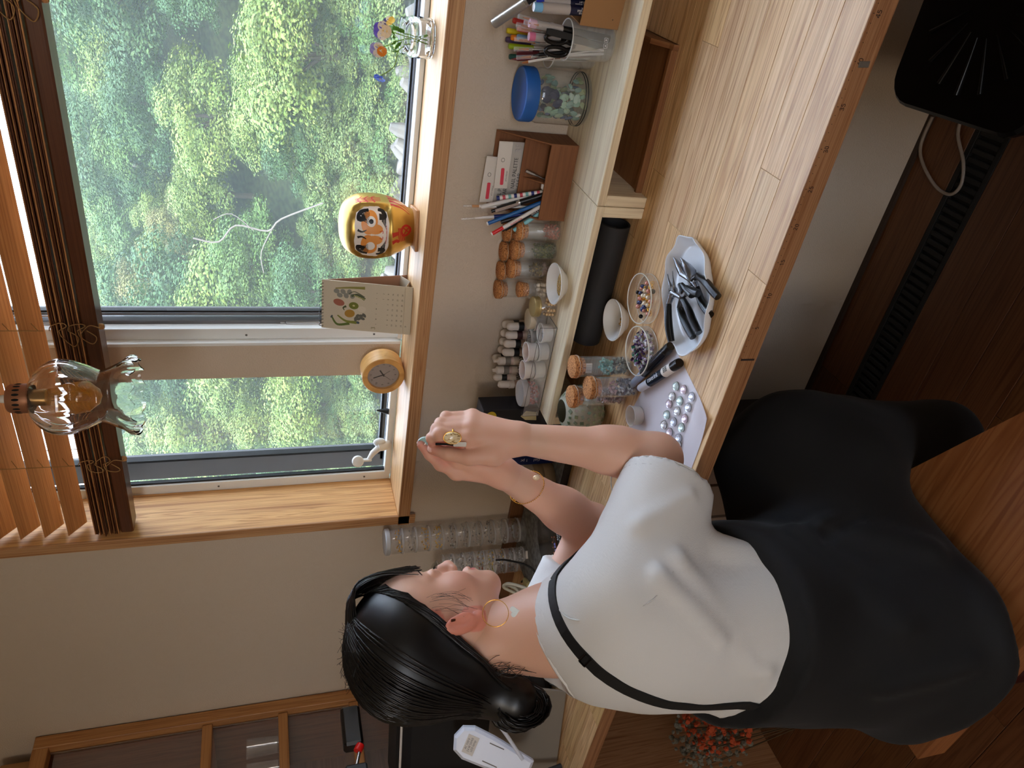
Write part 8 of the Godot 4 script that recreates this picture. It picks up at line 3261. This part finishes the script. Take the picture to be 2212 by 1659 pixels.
# ---------------------------------------------------------------- the rest of the room
func build_rest() -> void:
	var st := S()
	# bench
	var bw := wood("bench_wood", Color(0.62, 0.40, 0.23), Color(), 0.3, 3.0, 0.45, 5, 0.7)
	var o := thing("bench", "thick brown wooden slab bench that the woman sits on", "bench")
	st = S()
	X = Transform3D(Basis(Vector3.RIGHT, PI / 2), Vector3(0, 0.42, 0))
	prism(st, P2([-1.03, -0.40, -1.015, -0.68, -0.66, -0.665, -0.47, -0.565, -0.25, -0.47, -0.20, -0.40, -0.45, -0.385, -0.73, -0.39]), 0.055, 0.008)
	obj("seat", st, bw, o)
	for p in [Vector3(-0.885, 0, -0.44), Vector3(-0.90, 0, -0.62), Vector3(-0.40, 0, -0.45)]:
		st = S()
		tube(st, [p, p + Vector3(0, 0.366, 0)], [0.020, 0.024], 14)
		obj("leg", st, mat("leg_red", Color(0.20, 0.05, 0.04), 0.4), o)
	# bin with a black bag
	o = thing("waste_bin", "brown steel waste bin lined with a black plastic bag, beside the desk", "bin", Vector3(-0.03, 0.0, -0.90))
	o.rotation.y = 0.05
	st = S()
	X = Transform3D(Basis(Vector3.RIGHT, -PI / 2), Vector3.ZERO)
	prism(st, round_rect(0.29, 0.26, 0.04, 5), 0.40)
	obj("body", st, mat("bin_steel", Color(0.40, 0.31, 0.25), 0.35, 0.6), o)
	st = S()
	X = Transform3D(Basis(Vector3.RIGHT, -PI / 2), Vector3(0, 0.40, 0))
	prism(st, round_rect(0.30, 0.27, 0.045, 5), 0.022, 0.005)
	obj("bag_rim", st, mat("bag_black", Color(0.012, 0.012, 0.013), 0.35), o)
	st = S()
	for i in 16:
		var a := TAU * i / 16
		tube(st, [Vector3(cos(a) * 0.115, 0.4235, sin(a) * 0.10), Vector3(cos(a + 0.15) * 0.04, 0.4225, sin(a + 0.15) * 0.04)], [0.003, 0.001], 5)
	obj("bag_folds", st, mats["bag_black"], o)
	st = S()
	tube(st, smooth(V3([-0.262, 0.006, -1.320, -0.317, 0.006, -1.318, -0.350, 0.006, -1.295, -0.382, 0.006, -1.235, -0.385, 0.006, -1.189, -0.359, 0.006, -1.174, -0.318, 0.006, -1.194, -0.274, 0.006, -1.238, -0.23, 0.006, -1.25]), 5), 0.0035, 7)
	tag(obj("floor_cable", st, mat("cable_grey", Color(0.62, 0.56, 0.50), 0.5)), "pale cable lying in a loop on the floor under the desk", "cable")
	# glazed bookcase in the corner
	var cw := wood("case_wood", Color(0.74, 0.53, 0.32), Color(), 0.4, 5.0, 0.5, 5, 0.6)
	var cd := wood("case_dark", Color(0.48, 0.30, 0.20), Color(), 0.4, 3.0, 0.55, 5, 0.8)
	o = thing("bookcase", "tall wooden bookcase with glazed doors in the corner", "bookcase", Vector3(-2.025, 0, 0))
	for e in [[Vector3(-0.02, 0.994, -1.310), Vector3(0.04, 1.985, 0.034), 1], [Vector3(-0.02, 0.994, -0.42), Vector3(0.04, 1.985, 0.034), 1], [Vector3(-0.02, 1.969, -0.865), Vector3(0.038, 0.037, 0.856), 2], [Vector3(-0.02, 0.05, -0.865), Vector3(0.038, 0.09, 0.856), 2]]:
		st = S()
		box(st, e[0], e[1], 0.0015, e[2])
		obj("frame", st, cw, o)
	for y in [1.566, 1.366, 1.168, 0.78, 0.42]:
		st = S()
		box(st, Vector3(-0.165, y, -0.865), Vector3(0.31, 0.026, 0.852), 0.0012, 2)
		obj("shelf", st, cw, o)
	st = S()
	box(st, Vector3(-0.345, 0.994, -0.865), Vector3(0.03, 1.98, 0.92), 0.0, 2)
	obj("back", st, cd, o)
	st = S()
	box(st, Vector3(-0.19, 0.994, -1.318), Vector3(0.30, 1.98, 0.012), 0.0, 1)
	obj("side", st, cd, o)
	st = S()
	box(st, Vector3(-0.03, 0.99, -0.865), Vector3(0.003, 1.90, 0.84))
	obj("pane", st, pane("case_glass", Color.WHITE, 0.05), o)
	st = S()
	box(st, Vector3(-0.027, 1.01, -1.289), Vector3(0.004, 1.88, 0.003))
	obj("glass_edge", st, mats["steel"], o)
	for k in 3:
		o = thing("tumbler", "clear glass tumbler on the middle shelf of the bookcase", "glass", Vector3(-2.13 - 0.02 * k, 1.3795, -1.255 + 0.062 * k), 0.0, "tumblers in the bookcase")
		st = S()
		lathe(st, V2([0, 0, 0.024, 0, 0.028, 0.088, 0.027, 0.088, 0.0235, 0.004, 0, 0.003]), 24)
		obj("glass", st, mats["vial_glass"], o)
	o = thing("paper_bag", "folded tan paper bag lying on top of the bookcase", "bag", Vector3(-2.17, 1.9885, -1.20))
	st = S()
	X = Transform3D(Basis(Vector3.UP, 0.2), Vector3.ZERO)
	box(st, Vector3(0, 0.045, 0), Vector3(0.22, 0.09, 0.17), 0.012)
	obj("bag", st, mat("bag_tan", Color(0.66, 0.48, 0.29), 0.85), o)
	# black bag, grey folder and white hand-held device on the left of the desk
	o = thing("black_bag", "soft black fabric bag standing on the desk behind the woman", "bag", Vector3(-1.72, DESK + 0.0003, -0.99))
	o.rotation.y = 0.25
	st = S()
	box(st, Vector3(0, 0.19, 0), Vector3(0.34, 0.38, 0.16), 0.03)
	var bf := mat("bag_fabric", Color(0.075, 0.078, 0.085), 0.6)
	obj("bag", st, bf, o)
	st = S()
	tube(st, V3([-0.15, 0.37, 0.075, -0.05, 0.375, 0.082, 0.10, 0.375, 0.082, 0.155, 0.36, 0.075]), 0.003, 6)
	obj("piping", st, mats["pen_white"], o)
	o = thing("grey_folder", "flat grey-beige folder leaning on the black bag at the desk edge", "folder", Vector3(-1.66, DESK + 0.002, -0.865))
	o.rotation = Vector3(-0.35, 0.25, 0)
	st = S()
	box(st, Vector3(0, 0.09, 0.0), Vector3(0.30, 0.18, 0.006), 0.001)
	obj("folder", st, mat("folder_grey", Color(0.50, 0.47, 0.43), 0.5), o)
	o = thing("white_device", "white rounded hand-held device with a printed label and cable", "device", Vector3(-1.60, 0.93, -0.845))
	o.basis = look(Vector3(0.75, 0.25, 0.75)) * Basis(Vector3.BACK, -0.5)
	st = S()
	prism(st, P2([-0.022, -0.10, 0.022, -0.10, 0.034, 0.0, 0.036, 0.05, 0.026, 0.075, 0.0, 0.085, -0.026, 0.075, -0.036, 0.05, -0.034, 0.0]), 0.028, 0.006)
	obj("shell", st, mat("device_white", Color(0.86, 0.88, 0.93), 0.35), o)
	st = S()
	box(st, Vector3(0, 0.045, 0.0284), Vector3(0.040, 0.026, 0.0006))
	obj("label", st, mats["packet_paper"], o)
	for k in 3:
		text(o, "print", ["AC 100 V", "24 W 50/60", "LED lamp"][k], 0.0045, Transform3D(Basis(), Vector3(0, 0.053 - k * 0.007, 0.0289)), mats["perf_grey"])
	for s in [-1, 1]:
		st = S()
		box(st, Vector3(s * 0.02, -0.01, 0.0283), Vector3(0.002, 0.035, 0.0006))
		obj("slot", st, mats["perf_grey"], o)
	st = S()
	tube(st, smooth(V3([-1.585, 0.865, -0.80, -1.54, 0.90, -0.84, -1.47, 0.95, -0.87, -1.42, 0.97, -0.90]), 6), 0.0042, 8)
	tag(obj("device_cable", st, mats["device_white"]), "white cable running from the hand-held device behind the hair", "cable")
	# folding phone clamp
	o = thing("phone_clamp", "black phone clamp with a red ring on a jointed grey arm", "clamp", Vector3(-1.70, DESK + 0.0003, -0.885))
	var pk: Material = mats["pen_black"]
	st = S()
	box(st, Vector3(-0.01, 0.475, -0.13), Vector3(0.04, 0.045, 0.10), 0.006)
	obj("head", st, pk, o)
	st = S()
	tube(st, V3([0, 0.46, -0.08, 0, 0.468, -0.066]), 0.010, 12)
	obj("red_ring", st, mats["pen_red"], o)
	st = S()
	tube(st, V3([0, 0.462, -0.07, 0, 0.475, -0.03]), 0.004, 8)
	obj("rod", st, mats["steel"], o)
	st = S()
	box(st, Vector3(0, 0.475, -0.012), Vector3(0.016, 0.05, 0.045), 0.004)
	obj("bracket", st, mat("clamp_grey", Color(0.16, 0.17, 0.18), 0.5), o)
	for e in [-0.012, 0.016]:
		st = S()
		tube(st, [Vector3(0, 0.47 + e, 0.0), Vector3(0.0, 0.25 + e, 0.10), Vector3(0, 0.004, 0.06)], 0.007, 8)
		obj("arm", st, mats["clamp_grey"], o)
	# dried flowers below the desk at the left
	for k in 2:
		o = thing("dried_bunch", ["bunch of orange dried flowers standing under the desk end", "bunch of pale grey dried grass standing under the desk end"][k], "dried flowers", Vector3(-1.70 - 0.10 * k, 0.0, -0.86))
		st = S()
		for i in 14:
			var q := Vector3(rv(-0.05, 0.05), rv(0.22, 0.34), rv(-0.05, 0.05))
			tube(st, [Vector3(q.x * 0.2, 0, q.z * 0.2), q], 0.0015, 4)
		obj("stems", st, mat("dry_stem", Color(0.35, 0.26, 0.16), 0.9), o)
		st = S()
		for i in 220:
			lump(st, Vector3(rv(-0.06, 0.06), rv(0.20, 0.37), rv(-0.06, 0.06)), Vector3.ONE * rv(0.004, 0.008), 0.4, 5, 3)
		tag(obj("flower_heads", st, mat("dry_head_%d" % k, [Color(0.70, 0.28, 0.12), Color(0.46, 0.44, 0.38)][k], 0.9), o), "", "", "", "stuff")
	# added fill light behind the camera: glowing paper ball plus an omni light
	o = thing("added_lantern", "added warm fill light shaped as a round paper lantern, out of frame behind the camera", "lamp", Vector3(-0.25, 1.95, 2.1))
	st = S()
	ball(st, Vector3.ZERO, Vector3.ONE * 0.22, 32, 20)
	var em := mat("added_lantern_paper", Color(0.9, 0.85, 0.75), 0.8)
	em.emission_enabled = true
	em.emission = Color(1.0, 0.92, 0.82)
	em.emission_energy_multiplier = 0.5
	obj("added_glow_ball", st, em, o)
	st = S()
	tube(st, V3([0, 0.2, 0, 0, 0.549, 0]), 0.003, 6)
	obj("cord", st, mats["cord_cream"], o)
	var l := OmniLight3D.new()
	l.name = "added_fill_light"
	l.light_color = Color(1.0, 0.93, 0.84)
	l.light_energy = FILL_ENERGY
	l.light_size = 0.22
	l.omni_range = 12.0
	l.omni_attenuation = 2.0
	l.shadow_enabled = true
	l.position = Vector3(-0.25, 1.80, 1.80)
	add_child(l)


const FILL_ENERGY := 0.8  # strength of the added fill light behind the camera


func build_all() -> void:
	build_sill()
	build_lamp()
	build_shelf_things()
	build_desk_things()
	build_person()
	build_rest()
	build_haze()
